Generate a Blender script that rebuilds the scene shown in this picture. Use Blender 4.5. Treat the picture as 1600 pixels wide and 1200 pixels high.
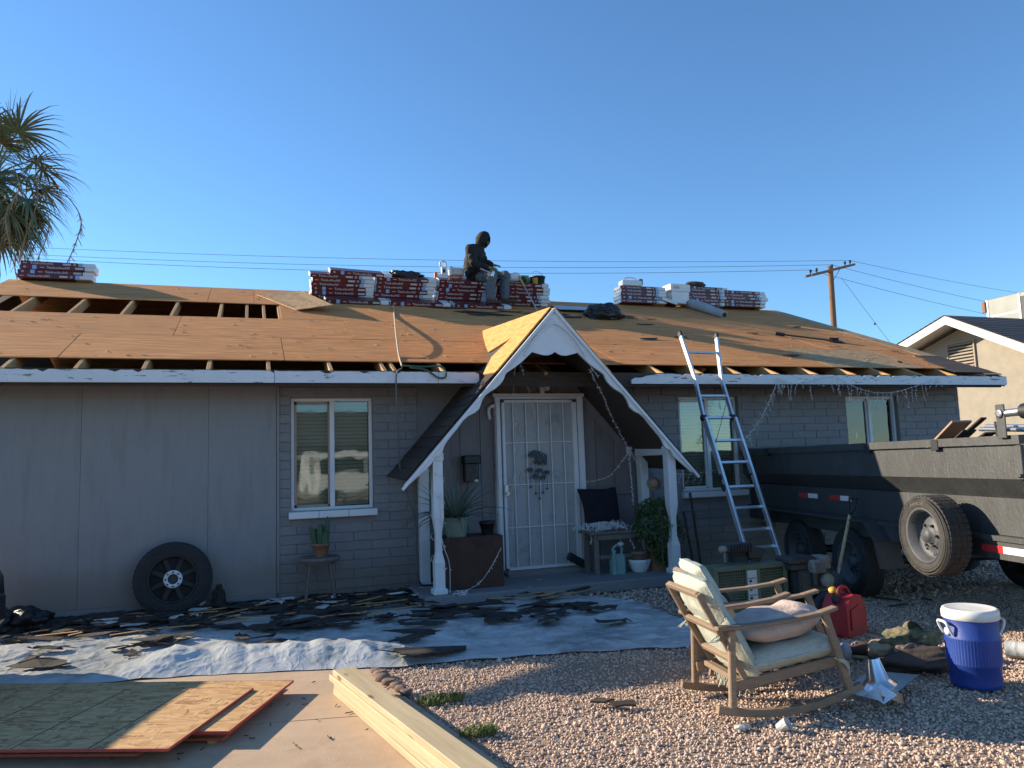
import bpy, math, random
from mathutils import Vector as V, Matrix, Euler
import numpy as np
for _o in list(bpy.data.objects): bpy.data.objects.remove(_o)
SC = bpy.context.scene
COL = SC.collection
PI = math.pi
rnd = random.Random(7)
G = -0.2                                   # ground level; the door sill is z = 0, the front wall is y = 0
R = math.radians

# ------------------------------------------------------------------ camera
F, YAW, PITCH, ROLL = 1184.37, 0.33387, 0.10484, -0.03365
CP = V((-1.3965, -8.7121, 1.2168))
FW = V((math.sin(YAW)*math.cos(PITCH), math.cos(YAW)*math.cos(PITCH), math.sin(PITCH)))
_r = V((math.cos(YAW), -math.sin(YAW), 0)); _u = _r.cross(FW)
RT = _r*math.cos(ROLL) + _u*math.sin(ROLL)
UP = -_r*math.sin(ROLL) + _u*math.cos(ROLL)
cam = bpy.data.cameras.new('camera'); cam.sensor_width = 36; cam.lens = F/1600*36
cam.clip_end = 3000; cam.clip_start = 0.05
co = bpy.data.objects.new('camera', cam); COL.objects.link(co)
co.matrix_world = Matrix(((RT.x, UP.x, -FW.x, CP.x), (RT.y, UP.y, -FW.y, CP.y), (RT.z, UP.z, -FW.z, CP.z), (0, 0, 0, 1)))
SC.camera = co

# ------------------------------------------------------------------ light
SUN = V((-1.95, 1.48, 1.0)).normalized()    # towards the sun: low, left and behind the house
w = bpy.data.worlds.new('World'); SC.world = w; w.use_nodes = True
nt = w.node_tree; nt.nodes.clear()
sk = nt.nodes.new('ShaderNodeTexSky'); sk.sky_type = 'NISHITA'; sk.sun_disc = False
sk.sun_elevation = math.asin(SUN.z); sk.sun_rotation = math.atan2(SUN.x, SUN.y)
sk.air_density = 1.0; sk.dust_density = 0.05; sk.ozone_density = 4.0; sk.altitude = 400
bg = nt.nodes.new('ShaderNodeBackground'); bg.inputs['Strength'].default_value = 0.117
ou = nt.nodes.new('ShaderNodeOutputWorld')
tn = nt.nodes.new('ShaderNodeMix'); tn.data_type = 'RGBA'; tn.blend_type = 'MULTIPLY'; tn.inputs['Factor'].default_value = 1
tn.inputs['B'].default_value = (.76, .965, 1.06, 1)
nt.links.new(sk.outputs[0], tn.inputs['A']); nt.links.new(tn.outputs['Result'], bg.inputs[0]); nt.links.new(bg.outputs[0], ou.inputs[0])
sl = bpy.data.lights.new('sun', 'SUN'); sl.energy = 5.0; sl.angle = R(0.55); sl.color = (1.0, 0.86, 0.66)
so = bpy.data.objects.new('sun', sl); COL.objects.link(so); so.location = (-20, 16, 14)
so.rotation_euler = SUN.to_track_quat('Z', 'Y').to_euler()
vs = SC.view_settings; vs.view_transform = 'Standard'; vs.look = 'None'; vs.gamma = 1; vs.use_curve_mapping = False
vs.exposure = 0.85
try:
    SC.cycles.max_bounces = 8; SC.cycles.transparent_max_bounces = 12; SC.cycles.use_denoising = True
    SC.cycles.sample_clamp_indirect = 6
except Exception: pass

# ------------------------------------------------------------------ helpers
def ray(x, y): return RT*((x-800)/F) + UP*((600-y)/F) + FW
def atY(x, y, Y): d = ray(x, y); return CP + d*((Y-CP.y)/d.y)
def atX(x, y, X): d = ray(x, y); return CP + d*((X-CP.x)/d.x)
def atZ(x, y, Z=G): d = ray(x, y); return CP + d*((Z-CP.z)/d.z)
def atP(x, y, P, n): d = ray(x, y); P = V(P); n = V(n); return CP + d*((P-CP).dot(n)/d.dot(n))
RS = 0.4                                    # rise per metre of the main roof
RA = math.atan(RS)
def roofz(Y): return 2.26 + RS*(Y+0.6)
RN = V((0, -math.sin(RA), math.cos(RA)))
def atR(x, y, h=0): return atP(x, y, V((0, -0.6, 2.26)) + RN*h, RN)

def frame(o, x, z=None):
    """matrix with origin o, x axis x and z axis near z"""
    x = V(x).normalized(); z = V(z or (0, 0, 1)); y = z.cross(x).normalized(); z = x.cross(y)
    return Matrix(((x.x, y.x, z.x, o[0]), (x.y, y.y, z.y, o[1]), (x.z, y.z, z.z, o[2]), (0, 0, 0, 1)))

class MB:
    def __init__(s): s.v = []; s.f = []; s.m = []; s.s = []
    def add(s, vs_, fs, mi=0, sm=False, M=None):
        b = len(s.v)
        for p in vs_:
            p = V(p)
            s.v.append(M @ p if M else p)
        for f in fs:
            s.f.append([i+b for i in f]); s.m.append(mi); s.s.append(sm)
        return s
    def box(s, c, d, M=None, mi=0, bev=0.0):
        x, y, z = d[0]/2, d[1]/2, d[2]/2
        T = Matrix.Translation(c)
        if M: T = M @ T
        if bev <= 0:
            vs_ = [(-x,-y,-z),(x,-y,-z),(x,y,-z),(-x,y,-z),(-x,-y,z),(x,-y,z),(x,y,z),(-x,y,z)]
            return s.add(vs_, [(0,3,2,1),(4,5,6,7),(0,1,5,4),(1,2,6,5),(2,3,7,6),(3,0,4,7)], mi, False, T)
        b = min(bev, x*.9, y*.9, z*.9)
        vs_ = []; idx = {}
        for sx in (-1,1):
            for sy in (-1,1):
                for sz in (-1,1):
                    for k, (bx, by, bz) in enumerate(((0,b,b),(b,0,b),(b,b,0))):
                        idx[(sx,sy,sz,k)] = len(vs_); vs_.append((sx*(x-bx), sy*(y-by), sz*(z-bz)))
        I = lambda *a: idx[a]; fs = []
        for q in (-1,1):
            fs.append([I(q,-1,-1,0),I(q,1,-1,0),I(q,1,1,0),I(q,-1,1,0)][::q])
            fs.append([I(-1,q,-1,1),I(1,q,-1,1),I(1,q,1,1),I(-1,q,1,1)][::-q])
            fs.append([I(-1,-1,q,2),I(1,-1,q,2),I(1,1,q,2),I(-1,1,q,2)][::q])
        for a in (-1,1):
            for c2 in (-1,1):
                fs.append([I(a,c2,-1,0),I(a,c2,1,0),I(a,c2,1,1),I(a,c2,-1,1)][::-a*c2])
                fs.append([I(a,-1,c2,0),I(a,1,c2,0),I(a,1,c2,2),I(a,-1,c2,2)][::a*c2])
                fs.append([I(-1,a,c2,1),I(1,a,c2,1),I(1,a,c2,2),I(-1,a,c2,2)][::-a*c2])
                for e in (-1,1): fs.append([I(a,c2,e,0),I(a,c2,e,1),I(a,c2,e,2)][::-a*c2*e])
        return s.add(vs_, fs, mi, False, T)
    def beam(s, a, b, wd, th, up=(0,0,1), mi=0, bev=0.0):
        """box from a to b: wd across, th along up"""
        a = V(a); b = V(b); L = (b-a).length
        return s.box((L/2,0,0), (L,wd,th), frame(a, b-a, up), mi, bev)
    def tube(s, pts, r, n=8, mi=0, cap=True, sm=True):
        pts = [V(p) for p in pts]; N = len(pts)
        if N < 2: return s
        rr = r if isinstance(r, (list,tuple)) else [r]*N
        b = len(s.v); prev = None; vs_ = []
        for i, p in enumerate(pts):
            t = (pts[min(i+1,N-1)] - pts[max(i-1,0)])
            t = t.normalized() if t.length > 1e-9 else V((0,0,1))
            if prev is None:
                h = V((0,0,1)) if abs(t.z) < .9 else V((1,0,0))
                u = t.cross(h).normalized()
            else:
                u = (prev - t*prev.dot(t))
                u = u.normalized() if u.length > 1e-6 else t.orthogonal().normalized()
            prev = u; q = t.cross(u)
            for k in range(n):
                a = 2*PI*k/n; vs_.append(p + (u*math.cos(a) + q*math.sin(a))*rr[i])
        fs = [(i*n+k, i*n+(k+1)%n, (i+1)*n+(k+1)%n, (i+1)*n+k) for i in range(N-1) for k in range(n)]
        s.add(vs_, fs, mi, sm)
        if cap:
            s.add(vs_[:n][::-1], [tuple(range(n))], mi); s.add(vs_[-n:], [tuple(range(n))], mi)
        return s
    def lathe(s, prof, n=20, M=None, mi=0, sm=True, cap=True, a0=0, a1=2*PI):
        full = abs(a1-a0-2*PI) < 1e-6; c = n if full else n+1; vs_ = []
        for r, z in prof:
            for k in range(c):
                a = a0 + (a1-a0)*k/n; vs_.append((r*math.cos(a), r*math.sin(a), z))
        fs = []
        for i in range(len(prof)-1):
            for k in range(n):
                k2 = (k+1) % c if full else k+1
                fs.append((i*c+k, i*c+k2, (i+1)*c+k2, (i+1)*c+k))
        s.add(vs_, fs, mi, sm, M)
        if cap and full:
            if prof[0][0] > 1e-4: s.add(vs_[:c], [tuple(range(c))[::-1]], mi, False, M)
            if prof[-1][0] > 1e-4: s.add(vs_[-c:], [tuple(range(c))], mi, False, M)
        return s
    def prism(s, poly, d, M=None, mi=0):
        """poly in the xy plane of M, extruded 0..d along z"""
        n = len(poly)
        if sum(poly[i][0]*poly[(i+1)%n][1]-poly[(i+1)%n][0]*poly[i][1] for i in range(n)) < 0: poly = poly[::-1]
        vs_ = [(x,y,0) for x,y in poly] + [(x,y,d) for x,y in poly]
        fs = [tuple(range(n))[::-1], tuple(range(n,2*n))] + [(i,(i+1)%n,n+(i+1)%n,n+i) for i in range(n)]
        return s.add(vs_, fs, mi, False, M)
    def ico(s, c, r, M=None, mi=0, sub=1, jit=0, sc=(1,1,1)):
        t = (1+5**.5)/2
        vs_ = [V(p).normalized() for p in ((-1,t,0),(1,t,0),(-1,-t,0),(1,-t,0),(0,-1,t),(0,1,t),(0,-1,-t),(0,1,-t),(t,0,-1),(t,0,1),(-t,0,-1),(-t,0,1))]
        fs = [(0,11,5),(0,5,1),(0,1,7),(0,7,10),(0,10,11),(1,5,9),(5,11,4),(11,10,2),(10,7,6),(7,1,8),(3,9,4),(3,4,2),(3,2,6),(3,6,8),(3,8,9),(4,9,5),(2,4,11),(6,2,10),(8,6,7),(9,8,1)]
        for _ in range(sub):
            mid = {}; nf = []
            def m(a, b):
                k = (min(a,b), max(a,b))
                if k not in mid: mid[k] = len(vs_); vs_.append((vs_[a]+vs_[b]).normalized())
                return mid[k]
            for a,b,c2 in fs:
                x,y,z = m(a,b),m(b,c2),m(c2,a); nf += [(a,x,z),(b,y,x),(c2,z,y),(x,y,z)]
            fs = nf
        out = [V((p.x*sc[0], p.y*sc[1], p.z*sc[2]))*(r*(1+(rnd.uniform(-jit,jit) if jit else 0))) + V(c) for p in vs_]
        return s.add(out, fs, mi, True, M)
    def grid(s, fn, nu, nv, mi=0, sm=True, wrap=False):
        vs_ = [fn(i/nu, j/nv) for j in range(nv+1) for i in range(nu+1)]
        return s.add(vs_, [(j*(nu+1)+i, j*(nu+1)+i+1, (j+1)*(nu+1)+i+1, (j+1)*(nu+1)+i) for j in range(nv) for i in range(nu)], mi, sm)
    def mesh(s, name, mats, inv=None):
        me = bpy.data.meshes.new(name)
        vs_ = [inv @ p for p in s.v] if inv else s.v
        me.from_pydata([tuple(p) for p in vs_], [], s.f)
        if not isinstance(mats, (list,tuple)): mats = [mats]
        for m in mats: me.materials.append(m)
        me.polygons.foreach_set('material_index', s.m); me.polygons.foreach_set('use_smooth', s.s)
        me.update(); return me
    def build(s, name, mats, parent=None, world=False):
        """world=True: vertices are world coordinates"""
        if parent is None and world:
            lo = V((min(p.x for p in s.v), min(p.y for p in s.v), min(p.z for p in s.v)))
            hi = V((max(p.x for p in s.v), max(p.y for p in s.v), 0))
            c = V(((lo.x+hi.x)/2, (lo.y+hi.y)/2, lo.z))
            o = bpy.data.objects.new(name, s.mesh(name, mats, Matrix.Translation(-c))); o.location = c
        else:
            inv = wm(parent).inverted() if (world and parent) else None
            o = bpy.data.objects.new(name, s.mesh(name, mats, inv))
        COL.objects.link(o)
        if parent: o.parent = parent
        return o
def wm(o):
    return (wm(o.parent) if o.parent else Matrix()) @ o.matrix_basis
def tag(o, label=None, cat=None, group=None, kind=None):
    if label: o['label'] = label
    if cat: o['category'] = cat
    if group: o['group'] = group
    if kind: o['kind'] = kind
    return o
def thing(name, label, cat, loc=(0,0,0), rz=0, group=None, rot=None):
    o = bpy.data.objects.new(name, None); COL.objects.link(o)
    o.location = loc; o.rotation_euler = rot or (0,0,rz); o.empty_display_size = .1
    return tag(o, label, cat, group)
def put(name, me, parent=None, loc=(0,0,0), rot=(0,0,0), sc=(1,1,1)):
    o = bpy.data.objects.new(name, me); COL.objects.link(o); o.location = loc; o.rotation_euler = rot; o.scale = sc
    if parent: o.parent = parent
    return o
def copy_tree(o, parent=None):
    c = o.copy(); COL.objects.link(c); c.parent = parent
    for ch in [x for x in bpy.data.objects if x.parent == o]: copy_tree(ch, c)
    return c
def stuff(o): o['kind'] = 'stuff'; return o
def catmull(pts, n=6):
    pts = [V(p) for p in pts]; out = []
    for i in range(len(pts)-1):
        p0 = pts[max(i-1,0)]; p1 = pts[i]; p2 = pts[i+1]; p3 = pts[min(i+2,len(pts)-1)]
        for k in range(n):
            t = k/n
            out.append(.5*((2*p1)+(p2-p0)*t+(2*p0-5*p1+4*p2-p3)*t*t+(3*p1-p0-3*p2+p3)*t**3))
    return out + [pts[-1]]
def textmesh(body, size, mat):
    cu = bpy.data.curves.new('lettering', 'FONT'); cu.body = body; cu.size = size; cu.resolution_u = 1
    o = bpy.data.objects.new('tmp', cu); COL.objects.link(o)
    dg = bpy.context.evaluated_depsgraph_get(); dg.update()
    me = bpy.data.meshes.new_from_object(o.evaluated_get(dg)); me.name = 'lettering'
    bpy.data.objects.remove(o); me.materials.clear(); me.materials.append(mat); return me
def skinned(edges, pts, rad, root, mat, name, sub=2):
    """one continuous surface grown round a skeleton, in world coordinates"""
    me = bpy.data.meshes.new(name); me.from_pydata([tuple(p) for p in pts], edges, [])
    o = bpy.data.objects.new('tmp', me); COL.objects.link(o)
    o.modifiers.new('s', 'SKIN'); sv = me.skin_vertices[0].data
    for i, r in enumerate(rad):
        sv[i].radius = (r, r) if not isinstance(r, tuple) else r; sv[i].use_root = (i == root)
    md = o.modifiers.new('d', 'SUBSURF'); md.levels = sub; md.render_levels = sub
    dg = bpy.context.evaluated_depsgraph_get(); dg.update()
    m2 = bpy.data.meshes.new_from_object(o.evaluated_get(dg)); m2.name = name
    bpy.data.objects.remove(o); m2.materials.clear(); m2.materials.append(mat)
    for p in m2.polygons: p.use_smooth = True
    return m2

def capsules(chain, voxel, mat_, name, amp=.016):
    """limbs as swept capsules fused into one continuous skin, in local coordinates"""
    mb = MB()
    for a, ra, b, rb in chain:
        a, b = V(a), V(b); n = 7
        for i in range(n+1): mb.ico(a.lerp(b,i/n), ra+(rb-ra)*i/n, None, 0, 2)
    o = bpy.data.objects.new('tmp', mb.mesh(name, mat_)); COL.objects.link(o)
    r = o.modifiers.new('r','REMESH'); r.mode = 'VOXEL'; r.voxel_size = voxel
    sm = o.modifiers.new('s','SMOOTH'); sm.factor = .6; sm.iterations = 4
    dg = bpy.context.evaluated_depsgraph_get(); dg.update()
    m2 = bpy.data.meshes.new_from_object(o.evaluated_get(dg)); m2.name = name; bpy.data.objects.remove(o)
    m2.materials.clear(); m2.materials.append(mat_)
    from mathutils import noise as mn
    for v in m2.vertices:                   # folds in the cloth
        p = v.co; f = mn.noise(V((p.x*8,p.y*8,p.z*16))); g = 1-min(1,3.2*abs(mn.noise(V((p.x*6+4,p.y*6,p.z*13))))); v.co += v.normal*(f*amp*.7+g*g*amp)
    for q in m2.polygons: q.use_smooth = True
    return m2

# ------------------------------------------------------------------ materials
def newmat(name):
    m = bpy.data.materials.new(name); m.use_nodes = True
    t = m.node_tree; b = t.nodes['Principled BSDF']; return m, t, b
def N(t, typ, **kw):
    n = t.nodes.new(typ)
    for k, v in kw.items():
        if k in n.inputs: n.inputs[k].default_value = v
        else: setattr(n, k, v)
    return n
def mat(name, c1, c2=None, rough=.7, scale=6, stretch=(1,1,1), bump=0, bscale=None, metal=0, spec=.5, c3=None, s3=1.2, t3=.55, islands=0, objvar=0, detail=6, lo=.3, hi=.7, coat=0):
    """two colours mixed by stretched noise, an optional third by a large patchy noise, noise bump, per-piece variation"""
    m, t, b = newmat(name)
    tc = N(t, 'ShaderNodeTexCoord'); mp = N(t, 'ShaderNodeMapping'); mp.inputs['Scale'].default_value = stretch
    src = tc.outputs['Object']
    t.links.new(src, mp.inputs[0])
    oi = N(t, 'ShaderNodeObjectInfo')
    ad = N(t, 'ShaderNodeVectorMath', operation='ADD'); mu = N(t, 'ShaderNodeVectorMath', operation='SCALE')
    cmb = N(t, 'ShaderNodeCombineXYZ')
    for k in range(3): t.links.new(oi.outputs['Random'], cmb.inputs[k])
    t.links.new(cmb.outputs[0], mu.inputs[0]); mu.inputs['Scale'].default_value = 37.0
    t.links.new(mp.outputs[0], ad.inputs[0]); t.links.new(mu.outputs[0], ad.inputs[1])
    no = N(t, 'ShaderNodeTexNoise', Scale=scale, Detail=detail, Roughness=.65); t.links.new(ad.outputs[0], no.inputs[0])
    rp = N(t, 'ShaderNodeValToRGB'); rp.color_ramp.elements[0].position = lo; rp.color_ramp.elements[1].position = hi
    rp.color_ramp.elements[0].color = (*c1, 1); rp.color_ramp.elements[1].color = (*(c2 or c1), 1)
    t.links.new(no.outputs[0], rp.inputs[0]); out = rp.outputs[0]
    if c3:
        n3 = N(t, 'ShaderNodeTexNoise', Scale=s3, Detail=5, Roughness=.7); t.links.new(ad.outputs[0], n3.inputs[0])
        r3 = N(t, 'ShaderNodeValToRGB'); r3.color_ramp.elements[0].position = t3; r3.color_ramp.elements[1].position = min(1, t3+.12)
        t.links.new(n3.outputs[0], r3.inputs[0])
        mx = N(t, 'ShaderNodeMix', data_type='RGBA'); t.links.new(r3.outputs[0], mx.inputs['Factor'])
        t.links.new(out, mx.inputs['A']); mx.inputs['B'].default_value = (*c3, 1); out = mx.outputs['Result']
    if islands or objvar:
        hs = N(t, 'ShaderNodeHueSaturation'); mr = N(t, 'ShaderNodeMapRange')
        a = islands or objvar; mr.inputs['To Min'].default_value = 1-a; mr.inputs['To Max'].default_value = 1+a
        if islands: g = N(t, 'ShaderNodeNewGeometry'); t.links.new(g.outputs['Random Per Island'], mr.inputs[0])
        else: t.links.new(oi.outputs['Random'], mr.inputs[0])
        t.links.new(mr.outputs[0], hs.inputs['Value']); t.links.new(out, hs.inputs['Color']); out = hs.outputs[0]
    t.links.new(out, b.inputs['Base Color'])
    b.inputs['Roughness'].default_value = rough; b.inputs['Metallic'].default_value = metal
    b.inputs['Specular IOR Level'].default_value = spec
    if coat: b.inputs['Coat Weight'].default_value = coat; b.inputs['Coat Roughness'].default_value = .15
    if bump:
        nb = N(t, 'ShaderNodeTexNoise', Scale=bscale or scale*3, Detail=8, Roughness=.7); t.links.new(ad.outputs[0], nb.inputs[0])
        bp = N(t, 'ShaderNodeBump', Strength=min(1, bump), Distance=.02); t.links.new(nb.outputs[0], bp.inputs['Height'])
        t.links.new(bp.outputs[0], b.inputs['Normal'])
    return m
# ------------------------------------------------------------------ the materials
K = {}
K['soil'] = mat('soil', (.30,.215,.155), (.42,.31,.23), .95, 30, bump=.8, bscale=120, c3=(.23,.17,.13), s3=2)
K['stone'] = mat('gravel', (.51,.36,.265), (.66,.49,.375), .9, 40, bump=.35, islands=.26)
K['concrete'] = mat('concrete', (.47,.325,.205), (.58,.415,.275), .88, 3.5, bump=.4, bscale=160, c3=(.40,.265,.165), s3=.9, t3=.52, detail=10)
K['ply'] = mat('plywood', (.44,.168,.046), (.78,.325,.092), .85, 2.6, (1,13,13), .4, 26, c3=(.33,.135,.045), s3=2.2, t3=.62, objvar=.10, lo=.36, hi=.66)
K['plyc'] = mat('plywood_crosswise', (.56,.235,.055), (.82,.40,.105), .8, 3, (14,2,2), .2, 14, objvar=.06, lo=.36, hi=.64)
def osb(name, a, b_, c):
    m, t, b = newmat(name)
    tc = N(t, 'ShaderNodeTexCoord'); cols = []
    for k,(sc,rot) in enumerate((((9,34,20),0.0),((8,30,20),.45),((26,9,20),-.3))):
        mp = N(t, 'ShaderNodeMapping'); mp.inputs['Scale'].default_value = sc; mp.inputs['Rotation'].default_value = (0,0,rot)
        t.links.new(tc.outputs['Object'], mp.inputs[0])
        n0 = N(t, 'ShaderNodeTexNoise', Scale=.7, Detail=2); t.links.new(mp.outputs[0], n0.inputs[0])
        mx0 = N(t, 'ShaderNodeVectorMath', operation='MULTIPLY_ADD'); mx0.inputs[1].default_value = (1.6,1.6,1.6)
        t.links.new(n0.outputs['Color'], mx0.inputs[0]); t.links.new(mp.outputs[0], mx0.inputs[2])
        vo = N(t, 'ShaderNodeTexVoronoi', Scale=1.0+.4*k); t.links.new(mx0.outputs[0], vo.inputs[0])
        sp = N(t, 'ShaderNodeSeparateColor'); t.links.new(vo.outputs['Color'], sp.inputs[0]); cols.append(sp)
    gt = N(t, 'ShaderNodeMath', operation='GREATER_THAN'); gt.inputs[1].default_value = .5; t.links.new(cols[1].outputs[1], gt.inputs[0])
    m1 = N(t, 'ShaderNodeMix', data_type='FLOAT'); t.links.new(gt.outputs[0], m1.inputs['Factor']); t.links.new(cols[0].outputs[0], m1.inputs['A']); t.links.new(cols[1].outputs[0], m1.inputs['B'])
    g2 = N(t, 'ShaderNodeMath', operation='GREATER_THAN'); g2.inputs[1].default_value = .78; t.links.new(cols[2].outputs[1], g2.inputs[0])
    m2 = N(t, 'ShaderNodeMix', data_type='FLOAT'); t.links.new(g2.outputs[0], m2.inputs['Factor']); t.links.new(m1.outputs['Result'], m2.inputs['A']); t.links.new(cols[2].outputs[0], m2.inputs['B'])
    rp = N(t, 'ShaderNodeValToRGB'); e = rp.color_ramp.elements; e[0].position = 0; e[0].color = (*c,1); e[1].color = (*b_,1)
    e.new(.10).color = (*[(x+y)/2 for x,y in zip(a,c)],1); e.new(.22).color = (*a,1); e.new(.6).color = (*[(x+y)/2 for x,y in zip(a,b_)],1)
    t.links.new(m2.outputs['Result'], rp.inputs[0])
    t.links.new(rp.outputs[0], b.inputs['Base Color']); b.inputs['Roughness'].default_value = .75
    bp = N(t, 'ShaderNodeBump', Strength=.5, Distance=.004); t.links.new(m2.outputs['Result'], bp.inputs['Height']); t.links.new(bp.outputs[0], b.inputs['Normal'])
    return m
K['osb'] = osb('strand_board', (.49,.265,.10), (.64,.40,.185), (.28,.135,.055))
K['osbroof'] = osb('strand_board_weathered', (.40,.23,.095), (.56,.35,.16), (.22,.12,.05))
K['red'] = mat('red_edge_paint', (.42,.05,.035), (.5,.09,.06), .7, 30)
def knotty():
    m = mat('new_lumber', (.43,.325,.18), (.56,.445,.265), .7, 1.6, (1.2,22,22), .15, 20, objvar=.09, lo=.34, hi=.66)
    t = m.node_tree; b = t.nodes['Principled BSDF']; old = b.inputs['Base Color'].links[0].from_socket
    tc = N(t, 'ShaderNodeTexCoord'); oi = N(t, 'ShaderNodeObjectInfo'); mp = N(t, 'ShaderNodeMapping'); mp.inputs['Scale'].default_value = (3.2,11,11)
    ad = N(t, 'ShaderNodeVectorMath', operation='ADD'); cb = N(t, 'ShaderNodeCombineXYZ'); ml = N(t, 'ShaderNodeMath', operation='MULTIPLY'); ml.inputs[1].default_value = 50
    t.links.new(oi.outputs['Random'], ml.inputs[0]); t.links.new(ml.outputs[0], cb.inputs[0]); t.links.new(tc.outputs['Object'], mp.inputs[0]); t.links.new(mp.outputs[0], ad.inputs[0]); t.links.new(cb.outputs[0], ad.inputs[1])
    vo = N(t, 'ShaderNodeTexVoronoi', Scale=1.0); t.links.new(ad.outputs[0], vo.inputs[0])
    r = N(t, 'ShaderNodeValToRGB'); r.color_ramp.elements[0].position = .10; r.color_ramp.elements[0].color = (1,1,1,1); r.color_ramp.elements[1].position = .20; r.color_ramp.elements[1].color = (0,0,0,1)
    t.links.new(vo.outputs['Distance'], r.inputs[0]); mx = N(t, 'ShaderNodeMix', data_type='RGBA'); t.links.new(r.outputs[0], mx.inputs['Factor']); t.links.new(old, mx.inputs['A']); mx.inputs['B'].default_value = (.20,.11,.05,1)
    t.links.new(mx.outputs['Result'], b.inputs['Base Color']); return m
K['lumber'] = knotty()
K['rafter'] = mat('rafter_wood', (.44,.225,.085), (.58,.33,.14), .8, 3, (14,1.4,14), .2, 30, c3=(.28,.14,.06), s3=3, t3=.62, objvar=.15)
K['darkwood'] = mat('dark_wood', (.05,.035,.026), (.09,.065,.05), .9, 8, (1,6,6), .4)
K['attic'] = mat('attic_shade', (.03,.027,.025), (.05,.045,.04), .95, 6)  # shade inside the attic put into the floor's near-black colour
K['block'] = mat('grey_painted_block', (0.226,0.218,0.219), (0.266,0.258,0.258), .82, 14, bump=.55, bscale=60, objvar=.04, c3=(0.210,0.203,0.204), s3=3, t3=.6)
K['mortar'] = mat('mortar_grey', (0.214,0.206,0.207), (0.246,0.237,0.238), .9, 20, bump=.4)
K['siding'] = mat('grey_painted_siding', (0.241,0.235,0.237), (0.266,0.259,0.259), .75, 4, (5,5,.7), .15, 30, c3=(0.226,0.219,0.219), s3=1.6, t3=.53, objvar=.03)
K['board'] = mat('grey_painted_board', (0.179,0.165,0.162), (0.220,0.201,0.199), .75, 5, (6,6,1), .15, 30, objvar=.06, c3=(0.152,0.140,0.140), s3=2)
K['white'] = mat('white_paint', (.68,.69,.70), (.75,.75,.75), .55, 6, bump=.08, bscale=30, c3=(.60,.60,.59), s3=4, t3=.62)
def peeled():
    m = mat('peeling_white_paint', (.66,.68,.70), (.74,.74,.74), .6, 5, bump=.3, bscale=24)
    t = m.node_tree; b = t.nodes['Principled BSDF']; old = b.inputs['Base Color'].links[0].from_socket
    tc = N(t, 'ShaderNodeTexCoord'); mp = N(t, 'ShaderNodeMapping'); mp.inputs['Scale'].default_value = (5,1,34)
    t.links.new(tc.outputs['Object'], mp.inputs[0])
    n = N(t, 'ShaderNodeTexNoise', Scale=1, Detail=6, Roughness=.7); t.links.new(mp.outputs[0], n.inputs[0])
    r = N(t, 'ShaderNodeValToRGB'); r.color_ramp.elements[0].position = .612; r.color_ramp.elements[1].position = .632
    t.links.new(n.outputs[0], r.inputs[0]); mx = N(t, 'ShaderNodeMix', data_type='RGBA')
    t.links.new(r.outputs[0], mx.inputs['Factor']); t.links.new(old, mx.inputs['A']); mx.inputs['B'].default_value = (.12,.10,.09,1)
    t.links.new(mx.outputs['Result'], b.inputs['Base Color']); return m
K['peel'] = peeled()
K['shingle'] = mat('old_shingle', (.05,.036,.03), (.085,.062,.05), .95, 40, bump=.8, bscale=150, objvar=.25)
K['felt'] = mat('tar_felt', (.028,.023,.020), (.06,.048,.04), .9, 10, bump=.6, bscale=40, c3=(.10,.075,.055), s3=6, t3=.62, objvar=.2)
K['stucco'] = mat('tan_stucco', (.335,.295,.23), (.41,.36,.285), .9, 4, bump=.9, bscale=70, c3=(.365,.32,.255), s3=1.5, detail=9)
K['cream'] = mat('cream_paint', (.70,.66,.56), (.76,.72,.62), .6, 6)
K['taupe'] = mat('taupe_paint', (.34,.28,.21), (.38,.32,.25), .7, 6)
K['greyshingle'] = mat('grey_shingle', (.045,.047,.052), (.10,.10,.11), .95, 25, (1,1,1), .7, 90, objvar=.2)
K['rubber'] = mat('tyre_rubber', (.022,.022,.023), (.035,.034,.033), .85, 20, bump=.2)
K['dustyrubber'] = mat('dusty_tyre_rubber', (.035,.032,.029), (.066,.06,.053), .9, 20, bump=.3)
K['steel'] = mat('bare_steel', (.50,.51,.52), (.60,.60,.61), .35, 8, metal=.9)
K['alu'] = mat('aluminium', (.72,.74,.76), (.82,.83,.84), .38, 4, (8,8,1), metal=.85, objvar=.05)
K['galv'] = mat('galvanised_sheet', (.74,.76,.78), (.84,.85,.86), .22, 12, metal=1, bump=.05, bscale=6)
K['blackplastic'] = mat('black_plastic', (.016,.016,.017), (.03,.03,.031), .5, 12)
K['black'] = mat('black_paint', (.012,.012,.014), (.02,.02,.022), .55, 12)
K['trailer'] = mat('scratched_black_trailer_paint', (.032,.034,.035), (.06,.062,.061), .5, 3, (3,3,1), .3, 16, c3=(.095,.096,.09), s3=5, t3=.63, detail=9, spec=.7)
K['bag'] = mat('black_bin_bag', (.010,.010,.011), (.018,.018,.019), .28, 6, bump=.8, bscale=14)
K['plastic'] = mat('white_poly_sheet', (.47,.48,.465), (.58,.585,.565), .28, 3, bump=.2, bscale=9, c3=(.28,.305,.30), s3=1.7, t3=.50)
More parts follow.
